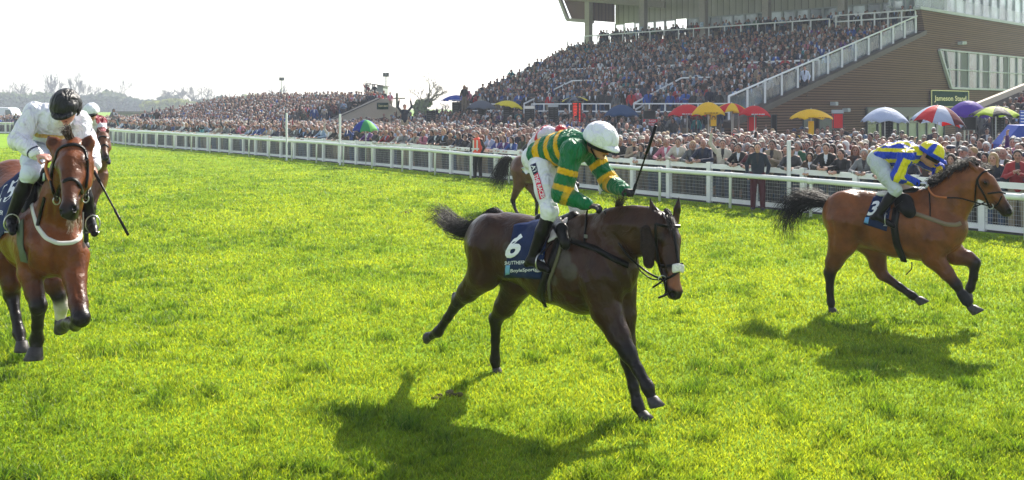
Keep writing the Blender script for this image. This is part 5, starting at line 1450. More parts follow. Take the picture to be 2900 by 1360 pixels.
# ------------------------------------------------------------------ open stand, middle distance
OF = P(940, 340, 70); OF.z = 0
def OT(s, t, z=0.0): return OF + SU * s + SV * t + Vector((0, 0, z))
def build_open():
    root = empty('open_stand', tuple(OF)); tag(root, 'low open terrace with a beige gable wall and Open stand sign', 'stand')
    inv = Matrix.Translation(-root.location)
    def add(mb, nm, m): o = mb.build(nm, m, None); o.parent = root; o.matrix_parent_inverse = inv; return o
    mb = MB()
    for i in range(12):
        t = -5 + i * .85; z = .25 + i * .17
        mb.box(OT(13, t + .42, z / 2), (26, .85, z), ax=SU)
    mb.box(OT(13, 6.2, 1.1), (26, 2.2, 2.2), ax=SU)
    add(mb, 'terrace', M['stand_step'])
    beige = mat('beige_render', (.46, .40, .33), .85, noise=.06, nscale=.8)
    def pt(px, py):
        d = Vector(((px - 1450) / FPX, 1, -(py - HOR) / FPX)); o = Vector((0, 0, CAMH)); k = (OT(-.2, 0) - o).dot(SU) / d.dot(SU); return o + d * k
    poly = [pt(915, 352), pt(1075, 280), pt(1100, 279), pt(1103, 297), pt(1142, 316), pt(1146, 348)]
    base = [Vector((poly[-1].x, poly[-1].y, 0)), Vector((poly[0].x, poly[0].y, 0))]
    mb = MB(); mb.prism(poly + base, SU * .3); add(mb, 'gable_wall', beige)
    mb = MB(); mb.bar(poly[0] + Vector((0, 0, .03)) + SU * .15, poly[1] + Vector((0, 0, .03)) + SU * .15, .42, .08); add(mb, 'coping', mat('dark_coping', (.10, .10, .10), .7))
    c = (pt(1067, 292) + pt(1098, 309)) / 2; w = (pt(1098, 300) - pt(1067, 300)).length; hgt = pt(1067, 291).z - pt(1067, 310).z
    mb = MB(); mb.box(c - SU * .05, (.06, w, hgt), ax=SU); o = mb.build('open_stand_sign', signgreen); tag(o, 'small dark green sign reading Open stand on the beige gable wall', 'sign')
    text_flat('lettering', 'Open stand', c - SU * .09, SV, (0, 0, 1), hgt * .42, signcream, o, width=w * .85, bold=.02)
    # commentary booth on top
    b = empty('camera_booth', tuple(OT(3.0, 6.2, 2.2))); tag(b, 'small grey booth with a flat roof and open front on top of the open terrace', 'booth')
    def pd(px, py, d): return P(px, py, d)
    ib = Matrix.Translation(-b.location)
    def addb(mb, nm, m): o = mb.build(nm, m, None); o.parent = b; o.matrix_parent_inverse = ib; return o
    gm = mat('booth_panel', (.30, .33, .34), .7)
    D = 78
    mb = MB(); mb.prism([pd(1036, 300, D), pd(1084, 300, D), pd(1084, 263, D), pd(1036, 265, D)], Vector((0, 3, 0))); addb(mb, 'lower_wall', gm)
    mb = MB(); mb.prism([pd(1068, 264, D), pd(1085, 264, D), pd(1085, 242, D), pd(1068, 240, D)], Vector((0, 3, 0))); addb(mb, 'side_panel', gm)
    mb = MB(); mb.prism([pd(1034, 237, D - .5), pd(1036, 235, D - .5), pd(1086, 242, D - .5), pd(1086, 245, D - .5)], Vector((0, 4, 0))); addb(mb, 'roof', M['darkmetal'])
    mb = MB()
    for x in (1037, 1055): mb.bar(pd(x, 265, D), pd(x, 238, D), .08)
    mb.bar(pd(1036, 256, D), pd(1068, 257, D), .05); addb(mb, 'frame', M['darkmetal'])
build_open()

# ------------------------------------------------------------------ terrace on the right
RF = P(2716, 330, 45); RF.z = 0
def RT(s, t, z=0.0): return RF + SU * s + SV * t + Vector((0, 0, z))
def rt_z(t): return .5 + .17 * t
def build_rt():
    mb = MB()
    for i in range(22):
        t = i * .8; z = rt_z(t); mb.box(RT(-4, t + .4, z / 2), (8, .8, z), ax=SU)
    o = mb.build('side_terrace', M['stand_step']); tag(o, 'stepped terrace with a sloping pale parapet right of the stand sign', 'terrace')
    mb = MB(); a, b = P(2712, 322, 44.9), P(2925, 236, 51.5); mb.bar(a, b, .22, .28); mb.build('parapet', mat('parapet_beige', (.5, .43, .34), .8), o)
    mb = MB(); mb.prism([a - Vector((0, 0, .1)), b - Vector((0, 0, .1)), b - Vector((0, 0, .9)), a - Vector((0, 0, .9))], SU * .1); mb.build('parapet_panel', M['browntrim'], o)
build_rt()
# ------------------------------------------------------------------ spectators
SKIN = (.5, .29, .22)
POSES = {  # shoulder->hand targets for right, left: (elbow, wrist, hand direction), lean
    'standing': (0.0, [((-.27, .03, 1.14), (-.25, -.10, .92), (0, -.3, -1))], [((.27, .03, 1.14), (.24, -.10, .92), (0, -.3, -1))]),
    'leaning': (.20, [((-.30, -.20, 1.12), (-.14, -.44, 1.10), (.5, -.8, -.2))], [((.30, -.20, 1.12), (.10, -.46, 1.10), (-.5, -.8, -.2))]),
    'clapping': (.05, [((-.26, -.12, 1.12), (-.06, -.36, 1.24), (.5, -.5, .6))], [((.26, -.12, 1.12), (.05, -.36, 1.22), (-.5, -.5, .6))]),
    'cheering': (.0, [((-.34, -.05, 1.60), (-.30, -.10, 1.88), (0, 0, 1))], [((.28, .0, 1.16), (.16, -.26, 1.16), (-.3, -1, .3))]),
    'armsup': (.0, [((-.34, -.05, 1.60), (-.28, -.10, 1.90), (0, 0, 1))], [((.34, -.05, 1.60), (.28, -.10, 1.90), (0, 0, 1))]),
    'folded': (.03, [((-.30, -.08, 1.14), (.02, -.26, 1.14), (1, 0, .1))], [((.30, -.08, 1.14), (-.02, -.28, 1.18), (-1, 0, 0))]),
    'photographing': (.02, [((-.26, -.22, 1.30), (-.07, -.32, 1.56), (.2, -.3, .8))], [((.26, -.22, 1.30), (.07, -.32, 1.56), (-.2, -.3, .8))]),
}
def person_sdfs(pose, woman, vox, hands=True, face=True):
    lean, Rr, Ll = POSES[pose]; sg = .92 if woman else 1.0
    W = (0, 0, 0)
    def body():
        s = Sdf(vox); hy = -lean * .55; hd = Vector((0, hy * 1.25 - .02, 1.60 - lean * .25)); neck = Vector((0, hy, 1.44 - lean * .2)); chest = Vector((0, hy * .75, 1.27 - lean * .1)); pel = Vector((0, .02, .95))
        return s, hd, neck, chest, pel
    s, hd, neck, chest, pel = body(); fl = ((0, 1, 0), 1.35)
    S = Vector
    shw = .165 * sg
    s.chain([pel, (pel + chest) / 2, chest], [.13, .12, .145 * sg], .05, SKIN, fl); s.cap(neck - S((0, 0, .02)), hd - S((0, 0, .05)), .052, None, .03, SKIN)
    s.cap((-shw, chest.y, neck.z - .03), (shw, chest.y, neck.z - .03), .05, None, .03, SKIN)
    if face: head_prims(s, hd, (S((0, -1, 0)), S((0, 0, 1)), S((-1, 0, 0))), SKIN)
    else: s.ell(hd, (.08, .10, .12), None, .02, SKIN)
    for sd_, A in ((-1, Rr), (1, Ll)):
        e, w, d = [S(x) for x in A[0]]; e.x *= sg; e.y += hy_(lean) * .7; w.y += hy_(lean) * .7
        s.chain([S((sd_ * shw, chest.y, neck.z - .04)), e, w], [.045, .036, .028], .02, SKIN)
        if hands and vox < .02: hand_prims(s, w, d, S((-sd_ * .9, -.2, -.3)), S((0, -.3, 1)), SKIN, .5, 1.0, .011)
        else: s.cap(w, w + d.normalized() * .13, .032, .026, .02, SKIN)
        s.chain([S((sd_ * .09, .02, .9)), S((sd_ * .11, 0, .5)), S((sd_ * .12, .03, .10))], [.085, .055, .04], .03, SKIN)
    t = Sdf(vox); tp = (1, 1, 1)
    t.chain([pel + S((0, 0, -.03 if not woman else .02)), (pel + chest) / 2, chest], [.165 * sg, .155 * sg, .175 * sg], .05, tp, fl); t.cap(chest, neck, .13 * sg, .062, .05, tp, None, fl)
    t.cap((-shw, chest.y, neck.z - .065), (shw, chest.y, neck.z - .065), .066, None, .05, tp); t.cap((-shw * .5, chest.y, neck.z - .035), (shw * .5, chest.y, neck.z - .035), .06, None, .06, tp)
    for sd_, A in ((-1, Rr), (1, Ll)):
        e, w, d = [S(x) for x in A[0]]; e.x *= sg; e.y += hy_(lean) * .7; w.y += hy_(lean) * .7
        t.chain([S((sd_ * shw, chest.y, neck.z - .07)), e, e.lerp(w, .95)], [.066, .054, .042], .025, tp)
    l = Sdf(vox)
    if woman and pose in ('clapping', 'armsup', 'photographing'):   # skirt
        l.chain([S((0, .02, 1.0)), S((0, .02, .75)), S((0, .02, .5))], [.15, .19, .21], .04, tp, ((0, 1, 0), 1.2))
    else:
        l.cap((0, .02, .98), (0, .02, .90), .15, None, .04, tp, None, fl)
        for sd_ in (-1, 1): l.chain([S((sd_ * .085, .02, .9)), S((sd_ * .11, 0, .5)), S((sd_ * .12, .03, .06))], [.105, .078, .062], .03, tp)
    for sd_ in (-1, 1): s.chain([S((sd_ * .12, .04, .05)), S((sd_ * .13, -.12, .04))], [.05, .04], .02, (.02, .02, .02))
    return s, t, l, hd
def hy_(lean): return -lean * .55
HAIRS = ('short', 'long', 'bob', 'flatcap', 'cap', 'hat', 'thin')
def hair_sdf(kind, hd, vox):
    h = Sdf(vox); S = Vector; c = (1, 1, 1)
    if kind == 'short': h.ell(hd + S((0, .018, .035)), (.088, .100, .098), None, .01, c); h.ell(hd + S((0, -.10, -.03)), (.10, .085, .105), None, .012, c, sub=True)
    elif kind == 'thin': h.ell(hd + S((0, .035, .0)), (.088, .082, .075), None, .01, c); h.ell(hd + S((0, -.07, .05)), (.1, .07, .12), None, .01, c, sub=True)
    elif kind in ('long', 'bob'):
        h.ell(hd + S((0, .018, .03)), (.093, .105, .105), None, .01, c)
        L = .30 if kind == 'long' else .14
        for sd_ in (-1, 1): h.cap(hd + S((sd_ * .075, .02, 0)), hd + S((sd_ * .085, .02, -L)), .035, .03, .03, c)
        h.cap(hd + S((0, .07, 0)), hd + S((0, .09, -L)), .07, .06, .04, c)
        h.ell(hd + S((0, -.11, -.04)), (.062, .085, .105), None, .012, c, sub=True)
    elif kind == 'flatcap': h.ell(hd + S((0, -.005, .075)), (.10, .125, .048), None, .01, c); h.cap(hd + S((-.05, -.11, .05)), hd + S((.05, -.11, .05)), .02, None, .02, c)
    elif kind == 'cap': h.ell(hd + S((0, .01, .05)), (.092, .106, .09), None, .01, c); h.ell(hd + S((0, -.06, -.04)), (.12, .12, .075), None, .01, c, sub=True); h.ell(hd + S((0, -.12, .045)), (.065, .075, .014), None, .01, c)
    elif kind == 'hat': h.ell(hd + S((0, 0, .09)), (.09, .10, .08), None, .01, c); h.ell(hd + S((0, 0, .055)), (.16, .18, .018), None, .02, c)
    return h
def ppl_mats(pref, objcol):
    a = {}
    for nm, at, rough, bump in (('skin', 'cskin', .5, 0), ('top', 'ctop', .75, .5), ('legs', 'cleg', .8, .4), ('hair', 'chair', .6, .6)):
        a[nm] = mat(pref + nm, SKIN, rough, attr=None if objcol else 'i_' + at, objcol=objcol, bump=bump, bscale=22, noise=.12, nscale=12, bdist=.02)
    return a
PM = ppl_mats('person_', True); PI = ppl_mats('crowd_', False)
for q in (PM, PI): b_ = q['hair'].node_tree.nodes['Principled BSDF']; b_.inputs['Sheen Weight'].default_value = .7; b_.inputs['Sheen Roughness'].default_value = .3; b_ = q['top'].node_tree.nodes['Principled BSDF']; b_.inputs['Sheen Weight'].default_value = .15
def top_mat(m, inst):
    nt = m.node_tree; N = nt.nodes; L = nt.links; b = N['Principled BSDF']; src = b.inputs['Base Color'].links[0].from_socket
    a = N.new('ShaderNodeAttribute'); a.attribute_name = 'Col'
    if inst: r = N.new('ShaderNodeAttribute'); r.attribute_type = 'INSTANCER'; r.attribute_name = 'shirt'; f = r.outputs['Fac']
    else: r = N.new('ShaderNodeObjectInfo'); f = r.outputs['Alpha']
    cr = N.new('ShaderNodeValToRGB'); cr.color_ramp.interpolation = 'CONSTANT'; e = cr.color_ramp.elements; e[0].color = (.6, .62, .68, 1); e[1].position = .3; e[1].color = (.25, .36, .6, 1)
    x = e.new(.4); x.color = (.035, .03, .035, 1)
    L.new(f, cr.inputs[0])
    mx = N.new('ShaderNodeMix'); mx.data_type = 'RGBA'; L.new(a.outputs['Color'], mx.inputs[0]); L.new(cr.outputs[0], mx.inputs[6]); L.new(src, mx.inputs[7]); L.new(mx.outputs[2], b.inputs['Base Color'])
top_mat(PM['top'], False); top_mat(PI['top'], True)
# skin of individuals: vertex colours (lips, eyes) tinted by the object colour
def face_mat(name, inst):
    m, nt, b = new_mat(name); N = nt.nodes; L = nt.links
    a = N.new('ShaderNodeAttribute'); a.attribute_name = 'Col'
    if inst: o = N.new('ShaderNodeAttribute'); o.attribute_type = 'INSTANCER'; o.attribute_name = 'cskin'; oc = o.outputs['Color']
    else: o = N.new('ShaderNodeObjectInfo'); oc = o.outputs['Color']
    mx = N.new('ShaderNodeMix'); mx.data_type = 'RGBA'; mx.blend_type = 'MULTIPLY'; mx.inputs[0].default_value = 1
    L.new(a.outputs['Color'], mx.inputs[6]); L.new(oc, mx.inputs[7]); L.new(mx.outputs[2], b.inputs['Base Color']); b.inputs['Roughness'].default_value = .5
    return m
FM, FI = face_mat('spectator_skin', False), face_mat('crowd_skin', True)

VAR = [(p, w) for p in POSES for w in (False, True)]
rnd = random.Random(11)
HI = {}; LO = []
def shirtmask(me, hd):
    n = len(me.vertices); v = np.empty(n * 3, np.float32); me.vertices.foreach_get('co', v); v = v.reshape(-1, 3)
    m = (np.abs(v[:, 0]) < np.clip((v[:, 2] - 1.16) * .26, 0, .045)) & (v[:, 1] < hd.y * .5 + .02)
    set_cols(me, np.where(m[:, None], 0.0, 1.0) * np.ones((n, 3))); return me
def mk_hi():
    for p, w in VAR:
        s, t, l, hd = person_sdfs(p, w, .014)
        HI[(p, w)] = dict(body=s.mesh('spectator_body', cols=True), top=shirtmask(t.mesh('spectator_jacket'), hd), legs=l.mesh('spectator_trousers'), hd=hd)
        HI[(p, w)]['body'].materials.append(FM); HI[(p, w)]['top'].materials.append(PM['top']); HI[(p, w)]['legs'].materials.append(PM['legs'])
    for p in POSES:
        hd = HI[(p, False)]['hd']
        for k in HAIRS:
            me = hair_sdf(k, hd, .012).mesh('hair'); me.materials.append(PM['hair']); HI[(p, k)] = me
def join_np(parts, name):
    V = []; F = []; Mi = []; C = []; n = 0
    for i, me in enumerate(parts):
        v = np.empty(len(me.vertices) * 3, np.float32); me.vertices.foreach_get('co', v); f = np.empty(len(me.loops), np.int32); me.loops.foreach_get('vertex_index', f)
        V.append(v.reshape(-1, 3)); F.append(f.reshape(-1, 4) + n); Mi.append(np.full(len(me.polygons), i, np.int32)); n += len(me.vertices)
        if 'Col' in me.color_attributes: c = np.empty(len(me.vertices) * 4, np.float32); me.color_attributes['Col'].data.foreach_get('color', c); C.append(c.reshape(-1, 4))
        else: C.append(np.ones((len(me.vertices), 4), np.float32))
    m = mesh_np(name, np.concatenate(V), np.concatenate(F), True); m.polygons.foreach_set('material_index', np.concatenate(Mi)); set_cols(m, np.concatenate(C)); return m
LOCOL = bpy.data.collections.new('crowd_figures')
def mk_lo():
    k = 0
    for p, w in VAR:
        s, t, l, hd = person_sdfs(p, w, .03, face=True); a = s.mesh('b', cols=True); b = shirtmask(t.mesh('t'), hd); c = l.mesh('l')
        for hk in ((('long', 'bob', 'hat', 'short') if w else ('short', 'thin', 'flatcap', 'cap'))):
            h = hair_sdf(hk, hd, .024).mesh('h'); m = join_np([a, b, c, h], 'crowd_figure')
            for q in (FI, PI['top'], PI['legs'], PI['hair']): m.materials.append(q)
            o = bpy.data.objects.new('crowd_%03d' % k, m); LOCOL.objects.link(o); LO.append((p, w, hk)); k += 1
mk_hi(); mk_lo()

TOPC = [('black', (.012, .012, .014), 16), ('navy', (.015, .022, .055), 16), ('dark grey', (.045, .047, .05), 12), ('grey', (.16, .165, .17), 8), ('brown', (.075, .045, .028), 8), ('olive', (.06, .065, .03), 7),
        ('beige', (.30, .24, .17), 7), ('cream', (.52, .48, .40), 5), ('white', (.66, .67, .70), 6), ('pale blue', (.28, .40, .58), 6), ('blue', (.03, .09, .36), 7), ('red', (.42, .03, .035), 6), ('pink', (.62, .20, .28), 3),
        ('maroon', (.13, .018, .03), 3), ('teal', (.02, .22, .24), 2), ('green', (.03, .13, .06), 2), ('purple', (.14, .05, .22), 2)]
HAIRC = [('black', (.014, .012, .011), 5), ('dark brown', (.03, .018, .012), 9), ('brown', (.075, .04, .022), 6), ('blond', (.34, .22, .10), 4), ('grey', (.30, .29, .28), 5), ('white', (.58, .57, .55), 3), ('auburn', (.17, .055, .022), 2)]
HATC = [('tweed', (.12, .10, .075)), ('black', (.015, .015, .016)), ('cream', (.5, .45, .35)), ('navy', (.015, .025, .07)), ('grey', (.2, .2, .2))]
LEGC = [(.02, .022, .03), (.03, .05, .10), (.05, .09, .18), (.14, .11, .08), (.03, .03, .03), (.30, .25, .18), (.10, .10, .11)]
def wch(L, r): 
    x = r.random() * sum(q[-1] for q in L)
    for q in L:
        x -= q[-1]
        if x <= 0: return q
    return L[-1]

spots = []   # x, y, z, facing rz, row, front-rail flag
def face_to(x, y):
    # looking towards the finishing horses
    return math.atan2(y - rnd.uniform(4, 22), x - rnd.uniform(-8, 10)) - math.pi / 2
def facing(x, y, t=None):
    tx, ty = rnd.uniform(-6, 8), rnd.uniform(6, 20); return math.atan2(-(tx - x), -(ty - y)) * -1 + 0.0 if False else math.atan2(tx - x, -(ty - y)) 
def vis(x, y, z=1.6, mx=330):
    if y < 3: return False
    px = 1450 + x * FPX / y; return -mx < px < 2900 + mx
# lawn crowd behind the fence
l = 1.2
def stand_front(x, y):
    s, t = to_st(x, y); return s, t
rows = [.45 + i * .58 for i in range(38)]
for ri, off in enumerate(rows):
    l = .6 + rnd.random() * .4
    while l < RP.L[-1] - 6:
        p, t, n = RP.at(l, .88 + off + rnd.uniform(-.1, .1) * (ri > 0)); l += rnd.uniform(.42, .62) * (1.0 if ri < 4 else 1.12)
        x, y = p.x, p.y
        if not vis(x, y): continue
        px = 1450 + x * FPX / y; s, tt = to_st(x, y)
        lim = 22.0
        if s < 1.5: lim = 7.5 + 2.0 * math.sin(x * .9)
        if px < 900: lim = 13 if px > 560 else 7.5
        if off > lim: continue
        if off > 4 and rnd.random() < .12: continue
        if tt > -9.2 and -1 < s < 24.6: continue
        if px < 1300:
            q = Vector((x, y, 0)) - OF; os_, ot = q.dot(SU), q.dot(SV)
            if ot > -5.2 and -1 < os_ < 27: continue
        spots.append((x, y, 0.0, ri))
# lower terrace
for i in range(9):
    t0 = -9 + i + .45; z = (i + 1) * .10; s = .4
    if i == 8: continue
    while s < 24.3:
        p = ST(s, t0 + rnd.uniform(-.2, .2)); s += rnd.uniform(.5, .72)
        if rnd.random() < .9: spots.append((p.x, p.y, z, 50 + i))
# main stand
tw = TMAX / NROW
for i in range(NROW):
    t0 = i * tw; s = .6 + rnd.random() * .3; gap = [(6.6, 7.4), (15.6, 16.5)] if t0 < 5 else []
    if i == 11 or i >= 24: continue
    while s < s_left(t0):
        p = ST(s, t0 + tw * .5 + rnd.uniform(-.12, .12)); ss = s; s += rnd.uniform(.46, .64)
        if any(a < ss < b for a, b in gap): continue
        if rnd.random() < .96: spots.append((p.x, p.y, stand_z(t0 + tw * .5), 60 + i))
s = .5
while s < 30:
    for t0 in (22.2, 23.2, 24.6):
        if rnd.random() < .8: p = ST(s + rnd.uniform(0, .4), t0); spots.append((p.x, p.y, 7.86, 90))
    s += .62
# open stand
for i in range(12):
    t0 = -5 + i * .85 + .4; z = .25 + i * .17; s = .4
    while s < 26:
        p = OT(s, t0 + rnd.uniform(-.1, .1)); s += rnd.uniform(.42, .6)
        if s > 25.5 - max(0, (9 - i)) * .0: break
        if i > 10 and s > 22: continue
        spots.append((p.x, p.y, z, 100 + i))
s = 1.0
while s < 22: p = OT(s, 6.0); spots.append((p.x, p.y, 2.2, 112)); s += rnd.uniform(.5, .9)
# right terrace
for i in range(16):
    t = i * .8 + .4; s = -.5
    while s > -7.5:
        p = RT(s, t); s -= rnd.uniform(.5, .8)
        if rnd.random() < .85 and vis(p.x, p.y): spots.append((p.x, p.y, rt_z(i * .8), 120 + i))
# a few people around the bookmakers in front of the building
for i in range(90):
    px = rnd.uniform(2150, 2890); d = rnd.uniform(30, 44); p = P(px, 300, d)
    s, t = to_st(p.x, p.y)
    if t < -2 and s < -1: spots.append((p.x, p.y, 0, 140))
for px, d, z in ((322, 70, .75), (410, 72, .6), (428, 73, .6), (444, 71, .75), (490, 74, .45), (45, 84, .5), (420, 71, .2), (336, 71, .3), (1315, 60, 2.3), (1322, 60.5, 2.2)):
    p = P(px, 300, d); spots.append((p.x, p.y, z, 150))
# clearances round the bookmakers' pitches are left in place by BOOK below
BOOK = [(1297, 63), (1364, 60), (1440, 57), (1499, 55), (1566, 53), (1632, 52), (1757, 50), (1838, 48), (1946, 47), (2010, 45), (2072, 45), (2136, 44), (2295, 41), (2372, 43), (2510, 38), (2640, 37), (2740, 38), (2822, 36)]
BP = [P(px, 300, d) for px, d in BOOK]
spots = [q for q in spots if all((q[0] - b.x) ** 2 + (q[1] - b.y) ** 2 > .65 ** 2 for b in BP)]

def pick(ri):
    w = rnd.random() < .42
    front = ri == 0
    if front: pose = rnd.choices(['leaning', 'clapping', 'cheering', 'photographing', 'standing'], [9, 3, 1, 1, 2])[0]
    else: pose = rnd.choices(list(POSES), [10, 0.0, 4, .35, .1, 4, 1.2])[0]
    hk = rnd.choice(['long', 'long', 'bob', 'bob', 'short'] + (['hat'] if rnd.random() < .5 else [])) if w else rnd.choice(['short'] * 6 + ['thin', 'thin', 'flatcap', 'cap'])
    tc = wch(TOPC, rnd) if ri < 50 or rnd.random() < .6 else rnd.choice(TOPC[:4])
    if hk in ('flatcap', 'hat', 'cap'): hc = rnd.choice(HATC)
    else: hc = wch(HAIRC, rnd)
    if hk == 'thin': hc = rnd.choice([HAIRC[4], HAIRC[5], HAIRC[2]])
    k = rnd.uniform(.5, .85); k *= .78 if ri >= 50 else 1.0
    sk = tuple(min(1, x * k * rnd.uniform(.97, 1.03)) for x in (1.25, 1.2, 1.15))
    return dict(w=w, pose=pose, hk=hk, tc=tc, hc=hc, sk=sk, lg=rnd.choice(LEGC), sc=rnd.uniform(.93, 1.04) * (.95 if w else 1.0), jit=rnd.uniform(.45, 1.0))

order = sorted(range(len(spots)), key=lambda i: spots[i][1])
near = [i for i in order if vis(spots[i][0], spots[i][1], mx=-4)][:288]
nearset = set(near)
far = [i for i in range(len(spots)) if i not in nearset and vis(spots[i][0], spots[i][1])]

ORD = 'first second third fourth fifth sixth seventh eighth ninth tenth eleventh twelfth thirteenth fourteenth fifteenth sixteenth seventeenth eighteenth nineteenth twentieth'.split()
TENS = {2: 'twenty', 3: 'thirty', 4: 'forty', 5: 'fifty', 6: 'sixty', 7: 'seventy', 8: 'eighty', 9: 'ninety'}
def ordw(n):
    if n <= 20: return ORD[n - 1]
    if n % 10 == 0: return TENS[n // 10][:-1] + 'ieth'
    return TENS[n // 10] + '-' + ORD[n % 10 - 1]
POSEW = {'standing': 'standing', 'leaning': 'leaning on the fence', 'clapping': 'clapping', 'cheering': 'with one arm raised', 'armsup': 'with both arms raised', 'folded': 'with folded arms', 'photographing': 'holding hands up at the face'}
HAIRW = {'short': 'short {c} hair', 'long': 'long {c} hair', 'bob': '{c} hair to the neck', 'thin': 'thin {c} hair', 'flatcap': '{c} flat cap', 'cap': '{c} peaked cap', 'hat': '{c} brimmed hat'}
def lift(c, j=1): return (c[0] * j, c[1] * j, c[2] * j, 1)
def liftr(c, j=1): return (c[0] * j, c[1] * j, c[2] * j, rnd.random() * .9 + .05)
def put_person(x, y, z, rz, c, label, group='spectators behind the white fence'):
    H = HI[(c['pose'], c['w'])]
    b = bpy.data.objects.new('person', H['body']); COL.objects.link(b); b.location = (x, y, z); b.rotation_euler = (0, 0, rz); b.scale = (c['sc'],) * 3
    b.color = (*c['sk'], 1); tag(b, label, 'person', group)
    for nm, me, cc in (('jacket', H['top'], liftr(c['tc'][1], c['jit'])), ('trousers', H['legs'], (*c['lg'], 1)), ('hair' if c['hk'] in ('short', 'long', 'bob', 'thin') else 'hat', HI[(c['pose'], c['hk'])], (*c['hc'][1], 1))):
        o = bpy.data.objects.new(nm, me); COL.objects.link(o); o.parent = b; o.color = cc
    return b
rowcount = {}
info = {}
for i in near:
    x, y, z, ri = spots[i]; info[i] = (1450 + x * FPX / y)
byrow = {}
for i in near: byrow.setdefault(spots[i][3], []).append(i)
rank = {}
for r_, L_ in byrow.items():
    for k, i in enumerate(sorted(L_, key=lambda q: -info[q])): rank[i] = k + 1
def spot_words(i):
    ri = spots[i][3]; n = ordw(rank[i])
    if ri == 0: return '%s from the right along the fence' % n
    if ri < 40: return '%s from the right in %s row' % (n, ordw(ri + 1))
    if ri < 140: return '%s from the right, terrace step %d' % (n, ri - 119)
    return '%s from the right among betting pitches' % n
for i in near:
    x, y, z, ri = spots[i]; c = pick(ri)
    who = 'woman' if c['w'] else 'man'
    lab = '%s in %s, %s, %s' % (who, c['tc'][0], HAIRW[c['hk']].format(c=c['hc'][0]), spot_words(i))
    lab = ' '.join(lab.split()[:16])
    put_person(x, y, z, facing(x, y) if c['pose'] != 'leaning' else facing(x, y) * .35 + .65 * math.atan2(-.8, .6) * 0 + .65 * (-.62), c, lab)

# everyone else: one mass of people
def build_crowd():
    n = len(far); me = bpy.data.meshes.new('crowd'); me.vertices.add(n)
    co = np.zeros((n, 3), np.float32); idx = np.zeros(n, np.int32); rot = np.zeros((n, 3), np.float32); scl = np.zeros(n, np.float32); shirt = np.array([rnd.random() for _ in range(n)], np.float32)
    C = {k: np.ones((n, 4), np.float32) for k in ('cskin', 'ctop', 'cleg', 'chair')}
    for j, i in enumerate(far):
        x, y, z, ri = spots[i]; c = pick(ri); co[j] = (x, y, z)
        hk = c['hk']; c['w'] = c['w'] or hk in ('long', 'bob', 'hat')
        if c['w'] and hk not in ('long', 'bob', 'hat', 'short'): hk = 'short'
        if not c['w'] and hk not in ('short', 'thin', 'flatcap', 'cap'): hk = 'short'
        idx[j] = LO.index((c['pose'], c['w'], hk)); rot[j, 2] = facing(x, y) if ri else -.62; scl[j] = c['sc']
        C['cskin'][j, :3] = c['sk']; C['ctop'][j, :3] = [v * c['jit'] for v in c['tc'][1]]; C['cleg'][j, :3] = c['lg']; C['chair'][j, :3] = c['hc'][1]
    me.vertices.foreach_set('co', co.ravel())
    a = me.attributes.new('fig', 'INT', 'POINT'); a.data.foreach_set('value', idx)
    a = me.attributes.new('rot', 'FLOAT_VECTOR', 'POINT'); a.data.foreach_set('vector', rot.ravel())
    a = me.attributes.new('shirt', 'FLOAT', 'POINT'); a.data.foreach_set('value', shirt)
    a = me.attributes.new('scl', 'FLOAT', 'POINT'); a.data.foreach_set('value', scl)
    for k, v in C.items(): a = me.attributes.new(k, 'FLOAT_COLOR', 'POINT'); a.data.foreach_set('color', v.ravel())
    o = bpy.data.objects.new('crowd', me); COL.objects.link(o); tag(o, 'dense mass of race spectators filling the lawn, the terraces and the stands', 'crowd', kind='stuff')
    ng = bpy.data.node_groups.new('crowd', 'GeometryNodeTree')
    ng.interface.new_socket('Geometry', in_out='INPUT', socket_type='NodeSocketGeometry'); ng.interface.new_socket('Geometry', in_out='OUTPUT', socket_type='NodeSocketGeometry')
    N = ng.nodes; L = ng.links; gi = N.new('NodeGroupInput'); go = N.new('NodeGroupOutput')
    ci = N.new('GeometryNodeCollectionInfo'); ci.inputs['Collection'].default_value = LOCOL; ci.inputs['Separate Children'].default_value = True; ci.inputs['Reset Children'].default_value = True
    ip = N.new('GeometryNodeInstanceOnPoints'); ip.inputs['Pick Instance'].default_value = True
    def at(nm, dt): q = N.new('GeometryNodeInputNamedAttribute'); q.data_type = dt; q.inputs['Name'].default_value = nm; return q.outputs['Attribute']
    L.new(gi.outputs[0], ip.inputs['Points']); L.new(ci.outputs[0], ip.inputs['Instance']); L.new(at('fig', 'INT'), ip.inputs['Instance Index'])
    er = N.new('FunctionNodeEulerToRotation'); L.new(at('rot', 'FLOAT_VECTOR'), er.inputs[0]); L.new(er.outputs[0], ip.inputs['Rotation']); L.new(at('scl', 'FLOAT'), ip.inputs['Scale'])
    L.new(ip.outputs[0], go.inputs[0])
    md = o.modifiers.new('crowd', 'NODES'); md.node_group = ng
    print('crowd', n, 'spots', len(spots))
build_crowd()

